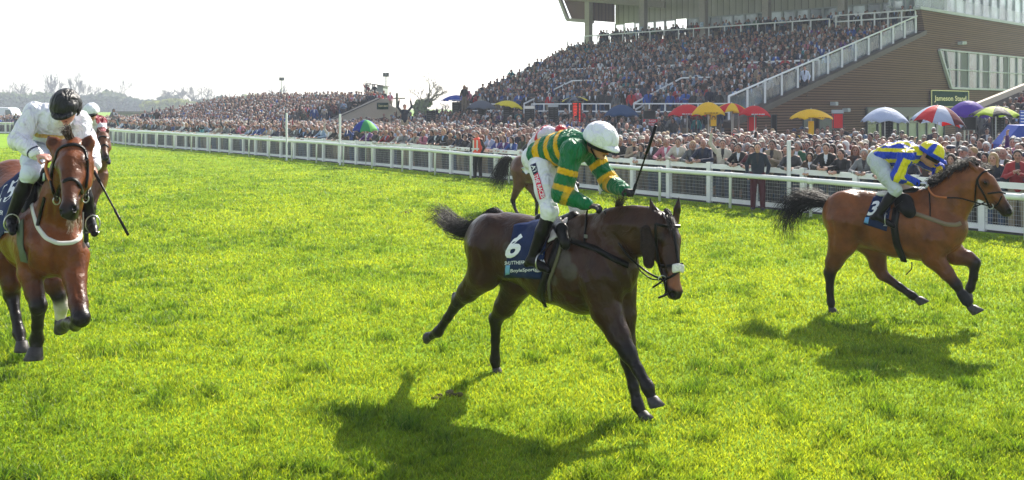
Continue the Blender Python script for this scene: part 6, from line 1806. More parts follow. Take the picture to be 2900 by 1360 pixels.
# particular people
def special(px, d, z, pose, w, hk, top, leg, hair, label, rz=None, sc=1.0, group=None):
    p = P(px, 300, d); c = dict(pose=pose, w=w, hk=hk, tc=('', top), hc=('', hair), sk=(1.2, 1.1, 1.05), lg=leg, sc=sc, jit=1)
    b = put_person(p.x, p.y, z, facing(p.x, p.y) if rz is None else rz, c, label, group)
    for q in b.children:
        if q.name.startswith('jacket'): q.color[3] = .7
    return b
special(2146, 24.15, 0, 'standing', False, 'short', (.012, .02, .035), (.075, .012, .022), (.02, .013, .01), 'man in navy jacket and maroon trousers between rail and fence', -.3, 1.0)
st = special(1352, 34.9, 0, 'standing', False, 'short', (.02, .02, .022), (.02, .02, .02), (.02, .015, .012), 'steward in an orange high visibility vest beside the running rail', -.5, 1.0)
vs = Sdf(.016); vs.chain([Vector((0, 0, 1.0)), Vector((0, 0, 1.18)), Vector((0, -.01, 1.32))], [.18, .172, .185], .04, (.8, .08, .05), ((0, 1, 0), 1.3)); vm = vs.mesh('vest', cols=True); vo = link('vest', vm, mat('hi_vis_orange', (.85, .10, .05), .6), st)
mb = MB()
for x in (-.08, .08): mb.box((x, -.155, 1.2), (.05, .01, .4))
mb.box((0, -.158, 1.08), (.33, .01, .05)); mb.build('reflective_band', mat('reflective', (.7, .7, .65), .3), vo)
special(1146, 47, 1.0, 'armsup', False, 'short', (.015, .02, .035), (.30, .26, .18), (.02, .015, .012), 'man with both arms raised standing above the crowd on a block', .2, 1.0)
mb = MB(); p = P(1146, 300, 47); mb.box((p.x, p.y, .5), (.8, .7, 1.0)); tag(mb.build('viewing_block', M['darkmetal'], bevel=.02), 'dark block under the man with both arms raised', 'block')
special(2279, 54.4, 3.2, 'standing', False, 'short', (.55, .60, .75), (.03, .03, .04), (.03, .02, .015), 'man in a pale shirt by the stair rail on the stand', -.4, 1.0)
special(1040, 78.6, 3.05, 'cheering', False, 'short', (.3, .02, .03), (.03, .03, .04), (.03, .02, .015), 'person in red with an arm up inside the grey booth', 0, .8)
special(1060, 79, 3.0, 'standing', False, 'short', (.02, .02, .03), (.03, .03, .04), (.03, .02, .015), 'person in dark clothes standing inside the grey booth', 0, .85)
special(1700 + 75, 41, .05, 'standing', False, 'thin', (.03, .06, .05), (.03, .03, .04), (.45, .44, .42), 'tall grey haired man in dark jacket beyond the white jockey cap', 0, 1.08)
# ------------------------------------------------------------------ bookmakers' boards and parasols
def parasol(px, d, ytop, yedge, wpx, cols, label, tilt=(0, 0), segs=8, flap=True, ground=0.0, lettering=None, pole=True, rot=0.2):
    c = P(px, yedge, d); r = wpx * d / FPX / 2; h = (yedge - ytop) * d / FPX
    base = (c.x, c.y, ground); root = empty('parasol', base); tag(root, label, 'parasol', 'parasols over the betting pitches'); inv = Matrix.Translation(-root.location)
    V = []; F = []; C = []; rows = 7; sub = 4; n = segs * sub; mi = []
    tm = Matrix.Rotation(tilt[0], 3, 'X') @ Matrix.Rotation(tilt[1], 3, 'Y')
    for i in range(rows + 1):
        f = i / rows
        for j in range(n):
            a = 2 * math.pi * j / n + rot; q = (j % sub) / sub; sagg = 1 - .07 * math.sin(math.pi * q) * f - (.0)
            rr = r * f ** .9 * sagg; z = h * 1.12 * (1 - f ** 1.75) - h * .12 + .10 * r * math.sin(math.pi * q) * f * f
            v = tm @ Vector((math.cos(a) * rr, math.sin(a) * rr, z)); V.append((c.x + v.x, c.y + v.y, c.z + v.z))
    for i in range(rows):
        for j in range(n):
            k = (j + 1) % n; F.append((i * n + j, i * n + k, (i + 1) * n + k, (i + 1) * n + j)); mi.append((j // sub) % len(cols))
    me = mesh_np('canopy', V, F, True); me.polygons.foreach_set('material_index', np.array(mi, np.int32))
    o = link('canopy', me, cols); o.parent = root; o.matrix_parent_inverse = inv; md = o.modifiers.new('s', 'SOLIDIFY'); md.thickness = .012
    mb = MB(); top = Vector((c.x, c.y, c.z + h + .06)); mb.tube([Vector(base), top], .022, 8); q = mb.build('pole', M['steel']); q.parent = root; q.matrix_parent_inverse = inv
    mb = MB()
    for j in range(segs):
        a = 2 * math.pi * j / segs + rot; e = c + tm @ Vector((math.cos(a) * r * .97, math.sin(a) * r * .97, -.01)); mb.tube([Vector((c.x, c.y, c.z + h * .35)), e], .006, 4)
    q = mb.build('ribs', M['darkmetal']); q.parent = root; q.matrix_parent_inverse = inv
    if lettering:
        colm = lettering; mb = MB(); rn = random.Random(int(px)); x0 = -r * .42
        while x0 < r * .38: w_ = rn.uniform(.05, .16); mb.box((c.x + x0 + w_ / 2, c.y - r * .93, c.z + h * .12), (w_, .02, h * .10), az=(0, -.6, .8)); x0 += w_ + .03
        t = mb.build('hem_marks', colm); t.parent = root; t.matrix_parent_inverse = inv
    return root
def fab(nm, c): 
    m = cloth_mat(nm, 2.2, .35, .6, .1, col=c); b = m.node_tree.nodes['Principled BSDF']; N = m.node_tree.nodes; L = m.node_tree.links
    t = N.new('ShaderNodeBsdfTranslucent'); t.inputs[0].default_value = (*c, 1); mx = N.new('ShaderNodeMixShader'); mx.inputs[0].default_value = .45; L.new(b.outputs[0], mx.inputs[1]); L.new(t.outputs[0], mx.inputs[2]); L.new(mx.outputs[0], N['Material Output'].inputs[0]); return m
U = dict(blue=fab('parasol_blue', srgb(48, 88, 190)), grey=fab('parasol_grey', srgb(110, 116, 130)), yellow=fab('parasol_yellow', srgb(252, 214, 40)), lemon=fab('parasol_lemon', srgb(240, 226, 50)), navy=fab('parasol_navy', srgb(46, 84, 130)),
         red=fab('parasol_red', srgb(226, 30, 44)), white=fab('parasol_white', srgb(205, 215, 235)), maroon=fab('parasol_maroon', srgb(120, 12, 30)), purple=fab('parasol_purple', srgb(92, 52, 180)), lime=fab('parasol_lime', srgb(190, 214, 40)),
         dark=fab('parasol_charcoal', srgb(50, 54, 58)), green=fab('parasol_green', srgb(60, 170, 110)), lgreen=fab('parasol_light_green', srgb(140, 220, 120)), deepblue=fab('parasol_deep_blue', srgb(40, 62, 170)))
lw, ly = M['lettering'], mat('lettering_ochre', srgb(190, 140, 20), .6)
parasol(1292, 63, 270, 286, 88, [U['blue']], 'blue parasol over the tall black board at the left end of the pitches', lettering=lw)
parasol(1363, 60, 285, 308, 90, [U['grey']], 'grey parasol between the blue parasol and the small lemon one')
parasol(1442, 57, 286, 303, 84, [U['lemon']], 'small lemon yellow parasol over a black board near the stand', tilt=(0, .18))
parasol(1628, 52, 275, 287, 76, [U['dark'], U['grey'], U['dark'], U['lemon']], 'tattered charcoal and lemon parasol over the red lit board', tilt=(0, -.05))
parasol(1760, 50, 297, 328, 104, [U['navy']], 'navy blue parasol beside the black screen board')
parasol(1946, 47, 296, 327, 112, [U['red']], 'red parasol at the left of the red and yellow cluster', lettering=lw)
parasol(2006, 45, 290, 324, 98, [U['yellow']], 'golden yellow parasol rising highest in the red and yellow cluster', lettering=ly)
parasol(2072, 46, 293, 318, 104, [U['red'], U['yellow']], 'parasol with red and yellow panels in the middle of the cluster', tilt=(0, .08))
parasol(2137, 44, 300, 327, 92, [U['red'], U['red'], U['red'], U['red']], 'red parasol at the right end of the cluster by the stair rail', tilt=(0, .05), lettering=lw)
parasol(2297, 41, 310, 336, 122, [U['yellow']], 'golden parasol on a yellow post in front of the cladding', lettering=ly)
parasol(2506, 38, 305, 344, 132, [U['white']], 'pale silver parasol in front of the glazed entrance', tilt=(0, .03))
parasol(2655, 37, 299, 348, 152, [U['red'], U['white'], U['maroon'], U['white']], 'large red and white segmented parasol below the stand sign', tilt=(0, .14))
parasol(2742, 39, 286, 330, 126, [U['purple']], 'purple parasol below the stand sign', tilt=(0, .03))
parasol(2820, 36, 302, 330, 142, [U['lime'], U['dark']], 'lime green and charcoal parasol at the right edge', tilt=(0, .04))
parasol(1036, 41.5, 340, 367, 78, [U['deepblue'], U['green'], U['lgreen'], U['blue']], 'green and blue umbrella held up in the crowd behind the fence', tilt=(.12, 0), rot=.5)

def board(px0, px1, y0, y1, d, label, face, lines=None, frame=None, legs=True, top=None):
    a = P(px0, y1, d); b = P(px1, y0, d); w = b.x - a.x; h = b.z - a.z; c = (a + b) / 2; ax = Vector((1, 0, 0))
    root = empty('betting_board', (c.x, c.y, 0)); tag(root, label, 'board', 'betting boards on the bookmakers pitches'); inv = Matrix.Translation(-root.location)
    def add(mb, nm, m, par=None, bev=0):
        o = mb.build(nm, m, par, False, bev)
        if par is None: o.parent = root; o.matrix_parent_inverse = inv
        return o
    mb = MB(); mb.box(c, (w, .16, h)); pn = add(mb, 'panel', face, bev=.01)
    mb = MB()
    for s_ in (-1, 1): mb.bar(c + Vector((s_ * w / 2, -.085, -h / 2)), c + Vector((s_ * w / 2, -.085, h / 2)), .03)
    mb.bar(c + Vector((-w / 2, -.085, h / 2)), c + Vector((w / 2, -.085, h / 2)), .03); mb.bar(c + Vector((-w / 2, -.085, -h / 2)), c + Vector((w / 2, -.085, -h / 2)), .03); add(mb, 'frame', frame or M['darkmetal'])
    if c.z - h / 2 > .15:
        for s_ in (-1, 1): mb = MB(); mb.bar(c + Vector((s_ * w * .4, 0, -h / 2)), Vector((c.x + s_ * w * .4, c.y, 0)), .05); add(mb, 'leg', M['steel'])
    if top: mb = MB(); mb.box(c + Vector((0, 0, h / 2 + .09)), (w * 1.08, .2, .16)); add(mb, 'header', top)
    if lines:
        col, rowsn = lines; mb = MB(); rb = random.Random(int(px0))
        for i in range(rowsn):
            z = c.z + h * (.44 - .88 * i / (rowsn - 1)); mb.box((c.x - w * .18, c.y - .0795, z), (w * rb.uniform(.3, .5), .008, h / rowsn * .38)); mb.box((c.x + w * .32, c.y - .0795, z), (w * .16, .008, h / rowsn * .38))
        add(mb, 'lit_rows', col, pn)
    return root, c, w, h, pn
led = mat('led_red', (.5, .02, .01), .5); 
nt = led.node_tree; nt.nodes['Principled BSDF'].inputs['Emission Color'].default_value = (1, .05, .02, 1); nt.nodes['Principled BSDF'].inputs['Emission Strength'].default_value = .55
dim = mat('board_text_dim', (.06, .06, .062), .6)
bd = mat('board_black', (.010, .010, .011), .5, spec=.15)
B_ = 'black betting board '
for x0, x1, y0, y1, d, lab, ln, tp in ((1281, 1312, 290, 354, 63, 'under the blue parasol', (dim, 10), None), (1354, 1376, 309, 362, 60, 'under the grey parasol', (dim, 9), None), (1426, 1454, 303, 366, 57, 'under the small lemon parasol', (dim, 10), None),
                           (1486, 1513, 309, 366, 55, 'standing alone right of the lemon parasol', (dim, 9), M['steel']), (1553, 1580, 304, 362, 53, 'with a pale header left of the red lit board', (dim, 9), M['trim']), (1584, 1612, 325, 364, 52.5, 'low and wide beside the red lit board', (dim, 6), None),
                           (1746, 1770, 326, 366, 50, 'under the navy parasol', (dim, 6), None), (1822, 1855, 314, 337, 48, 'small screen above the red and white name sign', None, None), (1208, 1234, 314, 352, 58, 'with white name strip left of the blue parasol', (dim, 7), None),
                           (2498, 2526, 340, 400, 38.2, 'under the pale silver parasol', (dim, 8), None), (2728, 2762, 332, 368, 38.5, 'under the purple parasol', None, None), (2808, 2842, 334, 395, 36.4, 'under the lime and charcoal parasol', (dim, 8), None), (2306, 2318, 330, 392, 41.4, 'narrow, behind the yellow post', None, None), (2184, 2198, 325, 385, 43, 'narrow, right of the red and yellow cluster', None, None)):
    board(x0, x1, y0, y1, d, B_ + lab, bd, ln, top=tp)
board(1620, 1646, 290, 356, 52, 'tall betting board with red lit odds under the tattered parasol', bd, (led, 15))
r_, c_, w_, h_, pn = board(1820, 1862, 337, 378, 47.6, 'red and white bookmaker name sign below the small screen', mat('sign_white', (.62, .62, .64), .5))
mb = MB(); mb.box(c_ + Vector((0, -.09, h_ * .26)), (w_ * .98, .02, h_ * .44)); o = mb.build('red_band', mat('sign_red', srgb(200, 36, 50), .5), pn)
text_flat('lettering', 'DARAGH', c_ + Vector((0, -.11, h_ * .37)), (1, 0, 0), (0, 0, 1), h_ * .15, lw, pn, w_ * .7, .01); text_flat('lettering', 'FITZPATRICK', c_ + Vector((0, -.11, h_ * .16)), (1, 0, 0), (0, 0, 1), h_ * .15, lw, pn, w_ * .86, .01)
for i, t in enumerate(('Racing &', 'Sporting', 'Accountants')): text_flat('lettering', t, c_ + Vector((0, -.095, -h_ * (.08 + .15 * i))), (1, 0, 0), (0, 0, 1), h_ * .1, M['black'], pn, w_ * .75, .01)
ry = mat('post_yellow', srgb(240, 190, 20), .5); rdm = mat('post_red', srgb(214, 26, 34), .5)
r_, c_, w_, h_, pn = board(2010, 2029, 322, 358, 44.8, 'yellow card with a horseshoe mark under the golden parasol', ry)
mb = MB(); mb.tube([c_ + Vector((math.cos(a) * w_ * .25, -.1, h_ * .12 + math.sin(a) * w_ * .3)) for a in [math.pi * (-.2 + 1.4 * i / 10) for i in range(11)]], .018, 6); mb.build('horseshoe_mark', M['black'], pn)
board(2358, 2386, 322, 364, 43, 'red board with a pale header right of the golden parasol', rdm, top=M['trim'])
board(2118, 2142, 330, 372, 44.2, 'red board under the red parasol by the stair rail', rdm)
board(2073, 2100, 376, 404, 34, 'small red placard with white writing among the crowd', rdm, (M['lettering'], 4), legs=True)
board(2074, 2094, 310, 322, 45.6, 'small yellow placard hanging under the red and yellow parasol', ry)
def obj1(nm, mb, m, label, cat, bevel=.02, group=None): o = mb.build(nm, m, None, False, bevel); tag(o, label, cat, group); return o
p = P(2297, 385, 40.8); mb = MB(); mb.bar((p.x, p.y, 0), (p.x, p.y, 2.0), .2); obj1('yellow_post', mb, ry, 'thick yellow post holding up the golden parasol', 'post')
a = P(2256, 382, 40.5); mb = MB(); mb.box((a.x + .33, a.y, .72), (.66, .5, 1.35)); mb.box((a.x + .33, a.y - .26, 1.2), (.56, .02, .2)); obj1('betting_desk', mb, ry, 'yellow betting desk left of the yellow post', 'desk')
a = P(1995, 372, 43); mb = MB(); mb.box((a.x, a.y, .7), (1.2, .5, 1.3)); mb.box((a.x, a.y, 1.37), (1.3, .6, .05)); obj1('betting_desk', mb, ry, 'yellow betting desk under the golden parasol of the cluster', 'desk')
a = P(2700, 412, 33); mb = MB(); mb.box((a.x, a.y, .62), (1.1, .6, 1.2)); mb.box((a.x, a.y, 1.25), (1.2, .7, .05)); obj1('green_table', mb, mat('green_cloth', (.01, .10, .06), .8), 'dark green covered table behind the bay horse head', 'table')
a = P(2880, 395, 32); mb = MB(); mb.prism([(a.x - .7, a.y, 0), (a.x + .8, a.y, 0), (a.x + .8, a.y, 2.0), (a.x + .1, a.y, 2.0), (a.x - .45, a.y, 1.35)], (0, .8, 0)); obj1('tarpaulin', mb, mat('blue_tarp', (.02, .06, .34), .5, bump=.6, bscale=6), 'blue tarpaulin cover at the right edge of the crowd', 'tarpaulin')
a = P(2900, 315, 34); mb = MB(); mb.box((a.x - .02, a.y, a.z - .35), (.25, .05, .75)); o = obj1('striped_sign', mb, mat('sign_blue', (.03, .10, .45), .5), 'blue and white striped sign at the right edge', 'sign', .005)
mb = MB()
for i in range(6): mb.box((a.x - .02, a.y - .03, a.z - .05 - i * .11), (.22, .01, .04))
mb.box((a.x - .02, a.y + .02, (a.z - .7) / 2), (.05, .05, a.z - .7)); mb.build('stripes', lw, o)
# white starting poles in the fence line
for px, y0, d, lab in ((812, 320, 45.8, 'white pole rising above the fence left of the gate'), (963, 323, 42.5, 'white pole rising above the fence beside the green umbrella'), (2234, 398, 24.0, 'white pole in the front row left of the blue and yellow jockey')):
    a = P(px, y0, d); mb = MB(); mb.bar((a.x, a.y, 0), (a.x, a.y, a.z), .085); obj1('marker_pole', mb, M['white'], lab, 'pole', .01)

# ------------------------------------------------------------------ trees, hedges, far objects
M['bark'] = mat('bark', (.10, .085, .07), .9, noise=.25, nscale=3, bump=.5)
def leafmat(nm, c, tr=.35):
    m, nt, b = new_mat(nm); N = nt.nodes; L = nt.links; a = N.new('ShaderNodeAttribute'); a.attribute_name = 'Col'; b.inputs['Roughness'].default_value = .7
    L.new(a.outputs['Color'], b.inputs['Base Color']); t = N.new('ShaderNodeBsdfTranslucent'); L.new(a.outputs['Color'], t.inputs[0]); mx = N.new('ShaderNodeMixShader'); mx.inputs[0].default_value = tr
    L.new(b.outputs[0], mx.inputs[1]); L.new(t.outputs[0], mx.inputs[2]); L.new(mx.outputs[0], N['Material Output'].inputs[0]); return m
M['leaf'] = leafmat('leaves', (0, 0, 0))
def leaves(name, blobs, n, size, col, parent=None, seed=1):
    """leaf faces scattered through lumpy blobs: (centre, (rx,ry,rz))"""
    r = np.random.RandomState(seed); vol = np.array([b[1][0] * b[1][2] for b in blobs]); cnt = (n * vol / vol.sum()).astype(int); V = []; C = []
    for (c, rad), k in zip(blobs, cnt):
        d = r.normal(size=(k, 3)); d /= np.linalg.norm(d, axis=1)[:, None]; q = r.rand(k) ** .45
        lump = np.array([.78 + .34 * pnoise(Vector(tuple(x * 2.2 + seed))) for x in d]); p = np.array(c) + d * np.array(rad) * (q * lump)[:, None]
        u = r.normal(size=(k, 3)); u /= np.linalg.norm(u, axis=1)[:, None]; w = np.cross(u, r.normal(size=(k, 3))); w /= np.linalg.norm(w, axis=1)[:, None]
        s = size * (.6 + .8 * r.rand(k))[:, None]; V.append(np.stack([p - u * s - w * s * .5, p + u * s - w * s * .5, p + u * s * .6 + w * s, p - u * s * .6 + w * s], 1).reshape(-1, 3))
        cc = np.array(col)[None] * (1.35 if name == 'hedge' else 1) * (.55 + .9 * r.rand(k))[:, None]; C.append(np.repeat(cc, 4, 0))
    V = np.concatenate(V); C = np.concatenate(C); F = np.arange(len(V)).reshape(-1, 4); me = mesh_np(name, V, F); set_cols(me, C); return link(name, me, M['leaf'], parent)
def bare_tree(name, px, d, ybase, ytop, spread, seed, label, trunk=.3, ivy=0, depth=5, lean=0.0, group=None, icol=(.035, .05, .022), grow=1.0):
    r = random.Random(seed); base = P(px, ybase, d); base.z = min(base.z, 0.2); H = P(px, ytop, d).z; mb = MB(); tips = []
    root = empty(name, tuple(base)); tag(root, label, 'tree', group)
    def br(p, dirv, L, rad, dep):
        pts = [p]; q = p.copy(); dv = dirv.normalized(); n = 4
        for i in range(n): dv = (dv + Vector((r.gauss(0, .16), r.gauss(0, .16), r.gauss(.03, .1)))).normalized(); q = q + dv * L / n; pts.append(q.copy())
        if dep >= 1: tips.append((q.copy(), dep))
        mb.tube(pts, [max(rad * (1 - .45 * i / n), .00020 * d) for i in range(n + 1)], 5 if dep > 2 else 3, cap=False)
        if dep <= 0: return
        k = r.choice([2, 3, 3]) if dep > 1 else 3
        for i in range(k):
            a = r.uniform(0, 6.28); sp = r.uniform(.35, .95) * spread; nd = (dv + Vector((math.cos(a), math.sin(a), 0)) * sp + Vector((0, 0, .12))).normalized()
            st = pts[-1] if i == 0 else pts[r.choice([2, 3, 4])]
            br(st, nd, L * r.uniform(.62, .85), rad * .55 * r.uniform(.8, 1.1), dep - 1)
    br(Vector((0, 0, 0)), Vector((lean, 0, 1)), (H - base.z) * .36 * grow, trunk, depth)
    zs = max(v[2] for v in mb.v); k = (H - base.z) / zs; mb.v = [(x * k, y * k, z * k) for x, y, z in mb.v]
    t = mb.build('trunk', M['bark'], root, True)
    if ivy:
        bl = [((0, 0, (H - base.z) * f), (trunk * 3.4 * ivy, trunk * 3.4 * ivy, (H - base.z) * .16)) for f in (.12, .25, .38)] + [((tp[0].x * k * .8, tp[0].y * k * .8, tp[0].z * k * .9), (trunk * 2.0 * ivy, trunk * 2.0 * ivy, (H - base.z) * .09)) for tp in tips if tp[1] >= depth - 1]
        leaves('ivy', bl, int(2600 * ivy), .16 * max(1, d / 110), icol, root, seed)
    return root
G1 = 'bare trees on the skyline'
D = 400
for i, (px, yt, sp, tr, ivy, lab) in enumerate(((18, 236, .5, .22, .5, 'small bare tree at the far left edge of the skyline'), (66, 232, .5, .2, 0, 'thin bare tree above the hedge left of the white jockey'), (76, 238, .5, .2, 0, 'second thin bare tree above the left hedge'),
    (132, 214, .45, .3, 1.5, 'ivy clad tree just left of the black helmet'), (152, 205, .45, .35, 1.9, 'tall bushy ivy clad tree above the white jockey'), (190, 200, .4, .3, 1.3, 'tall narrow ivy tree above the black helmet'), (222, 222, .5, .3, 1.4, 'ivy tree just right of the black helmet'), (260, 236, .6, .25, 0, 'faint bare tree above the maroon jockey'),
    (362, 224, .85, .38, .5, 'broad round bare tree right of the maroon jockey'), (455, 252, .7, .32, 1.2, 'bare tree with ivy trunk left of the four skyline ivy trees'), (492, 262, .5, .25, 1.2, 'short ivy column tree on the middle skyline'), (515, 245, .6, .3, 1.2, 'bare ivy trunked tree on the middle skyline'),
    (560, 236, .7, .32, 1.4, 'wide bare tree with thick ivy trunk above the yellow green hedge'), (590, 244, .6, .32, 1.5, 'ivy trunked tree at the right of the skyline group'), (752, 250, .5, .3, 1.6, 'ivy tree half hidden by the packed open stand'), (778, 238, .5, .25, .8, 'thin branched tree beside the ivy tree behind the open stand'), (640, 262, .4, .15, 0, 'slim bare sapling above the dark hedge'))):
    bare_tree('bare_tree', px, D + (i % 5) * 6, 338, yt, sp, 40 + i, lab, tr * 1.9, ivy * .9, 5, group=G1)
bare_tree('bare_tree', 1192, 105, 345, 203, .9, 7, 'big bare tree with an ivy clad trunk behind the man with raised arms', .55, .62, 6, .05, icol=(.09, .12, .06))
bare_tree('bare_tree', 1010, 110, 340, 226, .8, 9, 'bare tree standing behind the grey booth', .35, .4, 5)
bare_tree('bare_tree', 1262, 130, 345, 290, .8, 13, 'small bare bush like tree left of the blue parasol', .2, 0, 4)
def hedge(px0, px1, y0, y1, d, col, label, seed, n=7000):
    d = d * 2.3 if d > 130 else d; y1 = max(y1, 340); a, b = P(px0, y1, d), P(px1, y1, d); h = (y1 - y0) * d / FPX; k = max(3, int((b.x - a.x) / (h * .8))); r = random.Random(seed); bl = []
    for i in range(k + 1):
        f = i / k; hh = h * r.uniform(.75, 1.08); bl.append(((a.x + (b.x - a.x) * f, d + r.uniform(-2, 2), hh * .36), (h * .8, h * .7, hh * .5)))
    o = leaves('hedge', bl, n, .22 * d / 120, col, None, seed); tag(o, label, 'hedge', 'hedges behind the course'); return o
hedge(-60, 128, 272, 345, 170, (.10, .13, .05), 'hazy green hedge at the far left edge behind the crowd', 1, 9000)
hedge(125, 300, 285, 345, 180, (.05, .075, .04), 'dark hedge behind the white jockey', 2)
hedge(275, 345, 268, 345, 178, (.09, .11, .05), 'tall rounded bush between maroon jockey and round bare tree', 3)
hedge(320, 480, 290, 345, 178, (.05, .08, .05), 'dull green hedge under the round bare tree', 4, 8000)
hedge(425, 480, 300, 345, 150, (.20, .22, .04), 'yellow green bush behind the standing spectators', 5, 3000)
hedge(482, 600, 294, 346, 150, (.20, .22, .05), 'long yellow green hedge in the middle distance', 6, 8000)
hedge(592, 690, 286, 346, 140, (.05, .075, .035), 'dark green hedge left of the packed open stand', 7, 8000)
hedge(640, 720, 276, 320, 165, (.17, .20, .05), 'yellow green bush rising behind the dark hedge', 8, 4000)
hedge(1120, 1260, 318, 350, 110, (.06, .07, .045), 'low scrub under the big bare tree', 9, 4000)
# van, lamp masts, iron fence, telegraph poles
p = P(10, 325, 104); root = empty('parked_van', (p.x, p.y, 0)); tag(root, 'white van parked behind the crowd at the far left', 'van'); inv = Matrix.Translation(-root.location)
prof = [(-2.6, .4), (2.3, .4), (2.35, 1.2), (1.75, 1.45), (1.2, 2.25), (.7, 2.45), (-2.5, 2.5), (-2.65, 2.2)]
mb = MB(); mb.prism([(p.x + a * .62, p.y, z + .0) for a, z in prof], (0, 2.0, 0)); o = mb.build('body', mat('van_white', (.72, .75, .78), .3, coat=.4), root, False, .06); o.matrix_parent_inverse = inv
mb = MB(); mb.prism([(p.x + .62 * a, p.y - .01, z) for a, z in ((1.65, 1.5), (1.1, 2.2), (.3, 2.2), (.3, 1.5))], (0, .02, 0)); o = mb.build('window', M['glass'], root); o.matrix_parent_inverse = inv
for a in (-1.6, 1.5): mb = MB(); mb.tube([(p.x + a * .62, p.y - .05, .38), (p.x + a * .62, p.y + .2, .38)], .37, 14); o = mb.build('wheel', M['black'], root); o.matrix_parent_inverse = inv
for px, yt, d, lab in ((798, 224, 120, 'tall lamp mast with floodlights behind the open stand'), (1093, 212, 95, 'lamp mast rising right of the grey booth')):
    a = P(px, yt, d); root = empty('floodlight_mast', (a.x, a.y, 0)); tag(root, lab, 'lamp mast'); inv = Matrix.Translation(-root.location)
    mb = MB(); mb.tube([(a.x, a.y, 0), tuple(a)], .07, 8); o = mb.build('mast', M['steel'], root); o.matrix_parent_inverse = inv
    for k in (-1, 1): mb = MB(); mb.box(a + Vector((k * .16, 0, 0)), (.28, .3, .4)); mb.box(a + Vector((k * .16, -.17, 0)), (.22, .04, .32)); o = mb.build('lamp_head', M['darkmetal'], root); o.matrix_parent_inverse = inv
for px, y0, d, lab in ((638, 268, 165, 'left telegraph pole above the yellow green bush'), (713, 270, 168, 'telegraph pole left of the ivy tree by the open stand'), (1124, 264, 92, 'dark post standing right of the beige gable wall')):
    a = P(px, y0, d); mb = MB(); mb.tube([(a.x, a.y, 0), tuple(a)], .12, 6); mb.bar(a + Vector((-.8, 0, -.5)), a + Vector((.8, 0, -.5)), .12); obj1('telegraph_pole', mb, M['bark'], lab, 'pole', 0, 'posts on the skyline')
a, b = P(322, 330, 98), P(462, 330, 92); mb = MB(); n = 90
for i in range(n): q = a.lerp(b, i / n); mb.bar((q.x, q.y, 0), (q.x, q.y, 2.1), .035)
for z in (.4, 1.9): mb.bar((a.x, a.y, z), (b.x, b.y, z), .05)
obj1('iron_railing', mb, M['darkmetal'], 'tall dark iron railing behind the far left crowd', 'railing', 0)
# ------------------------------------------------------------------ ground and grass
def gmat(name, cols, s1, s2, bump=.6):
    m, nt, b = new_mat(name); N = nt.nodes; L = nt.links; g = N.new('ShaderNodeNewGeometry')
    n1 = N.new('ShaderNodeTexNoise'); n1.inputs['Scale'].default_value = s1; n1.inputs['Detail'].default_value = 8; n1.inputs['Roughness'].default_value = .65; L.new(g.outputs['Position'], n1.inputs['Vector'])
    n2 = N.new('ShaderNodeTexNoise'); n2.inputs['Scale'].default_value = s2; n2.inputs['Detail'].default_value = 6; n2.inputs['Roughness'].default_value = .7; L.new(g.outputs['Position'], n2.inputs['Vector'])
    mx = N.new('ShaderNodeMath'); mx.operation = 'MULTIPLY_ADD'; mx.inputs[1].default_value = .55; L.new(n2.outputs['Fac'], mx.inputs[0])
    ml = N.new('ShaderNodeMath'); ml.operation = 'MULTIPLY'; ml.inputs[1].default_value = .45; L.new(n1.outputs['Fac'], ml.inputs[0]); L.new(ml.outputs[0], mx.inputs[2])
    cr = N.new('ShaderNodeValToRGB'); e = cr.color_ramp.elements; e[0].position = .36; e[0].color = (*cols[0], 1); e[1].position = .66; e[1].color = (*cols[2], 1); x = e.new(.5); x.color = (*cols[1], 1)
    L.new(mx.outputs[0], cr.inputs[0]); L.new(cr.outputs[0], b.inputs['Base Color']); b.inputs['Roughness'].default_value = .85; b.inputs['Specular IOR Level'].default_value = .15
    bp = N.new('ShaderNodeBump'); bp.inputs['Strength'].default_value = bump; bp.inputs['Distance'].default_value = .06; L.new(n2.outputs['Fac'], bp.inputs['Height']); L.new(bp.outputs[0], b.inputs['Normal'])
    return m
M['turf'] = gmat('turf', ((.11, .22, .004), (.19, .33, .007), (.27, .42, .012)), .8, 14)
xs = np.concatenate([np.linspace(-480, -12, 16), np.linspace(-11, 1, 41), np.linspace(2, 480, 20)]); ys = np.concatenate([np.linspace(-12, 3, 5), np.linspace(4, 16, 41), np.linspace(17, 700, 24)])
V = [(x, y, G(x, y)) for y in ys for x in xs]; nx = len(xs); F = [(j * nx + i, j * nx + i + 1, (j + 1) * nx + i + 1, (j + 1) * nx + i) for j in range(len(ys) - 1) for i in range(nx - 1)]
g = link('ground', mesh_np('ground', V, F, True), M['turf']); tag(g, kind='structure')
# tarmac apron under the crowd
ap = []
for l in np.linspace(.5, RP.L[-1] - 1, 60): p, t, n = RP.at(l, .75); ap.append((p, n))
V = []; F = []
for i, (p, n) in enumerate(ap):
    q = p + n * (26 if p.x > -12 else 15); V += [(p.x, p.y, .004), (q.x, q.y, .004)]
    if i: F.append((2 * i - 2, 2 * i - 1, 2 * i + 1, 2 * i))
a_ = link('tarmac_apron', mesh_np('tarmac_apron', V, F), mat('tarmac', (.06, .06, .058), .9, noise=.2, nscale=1.5, bump=.3)); tag(a_, kind='structure')

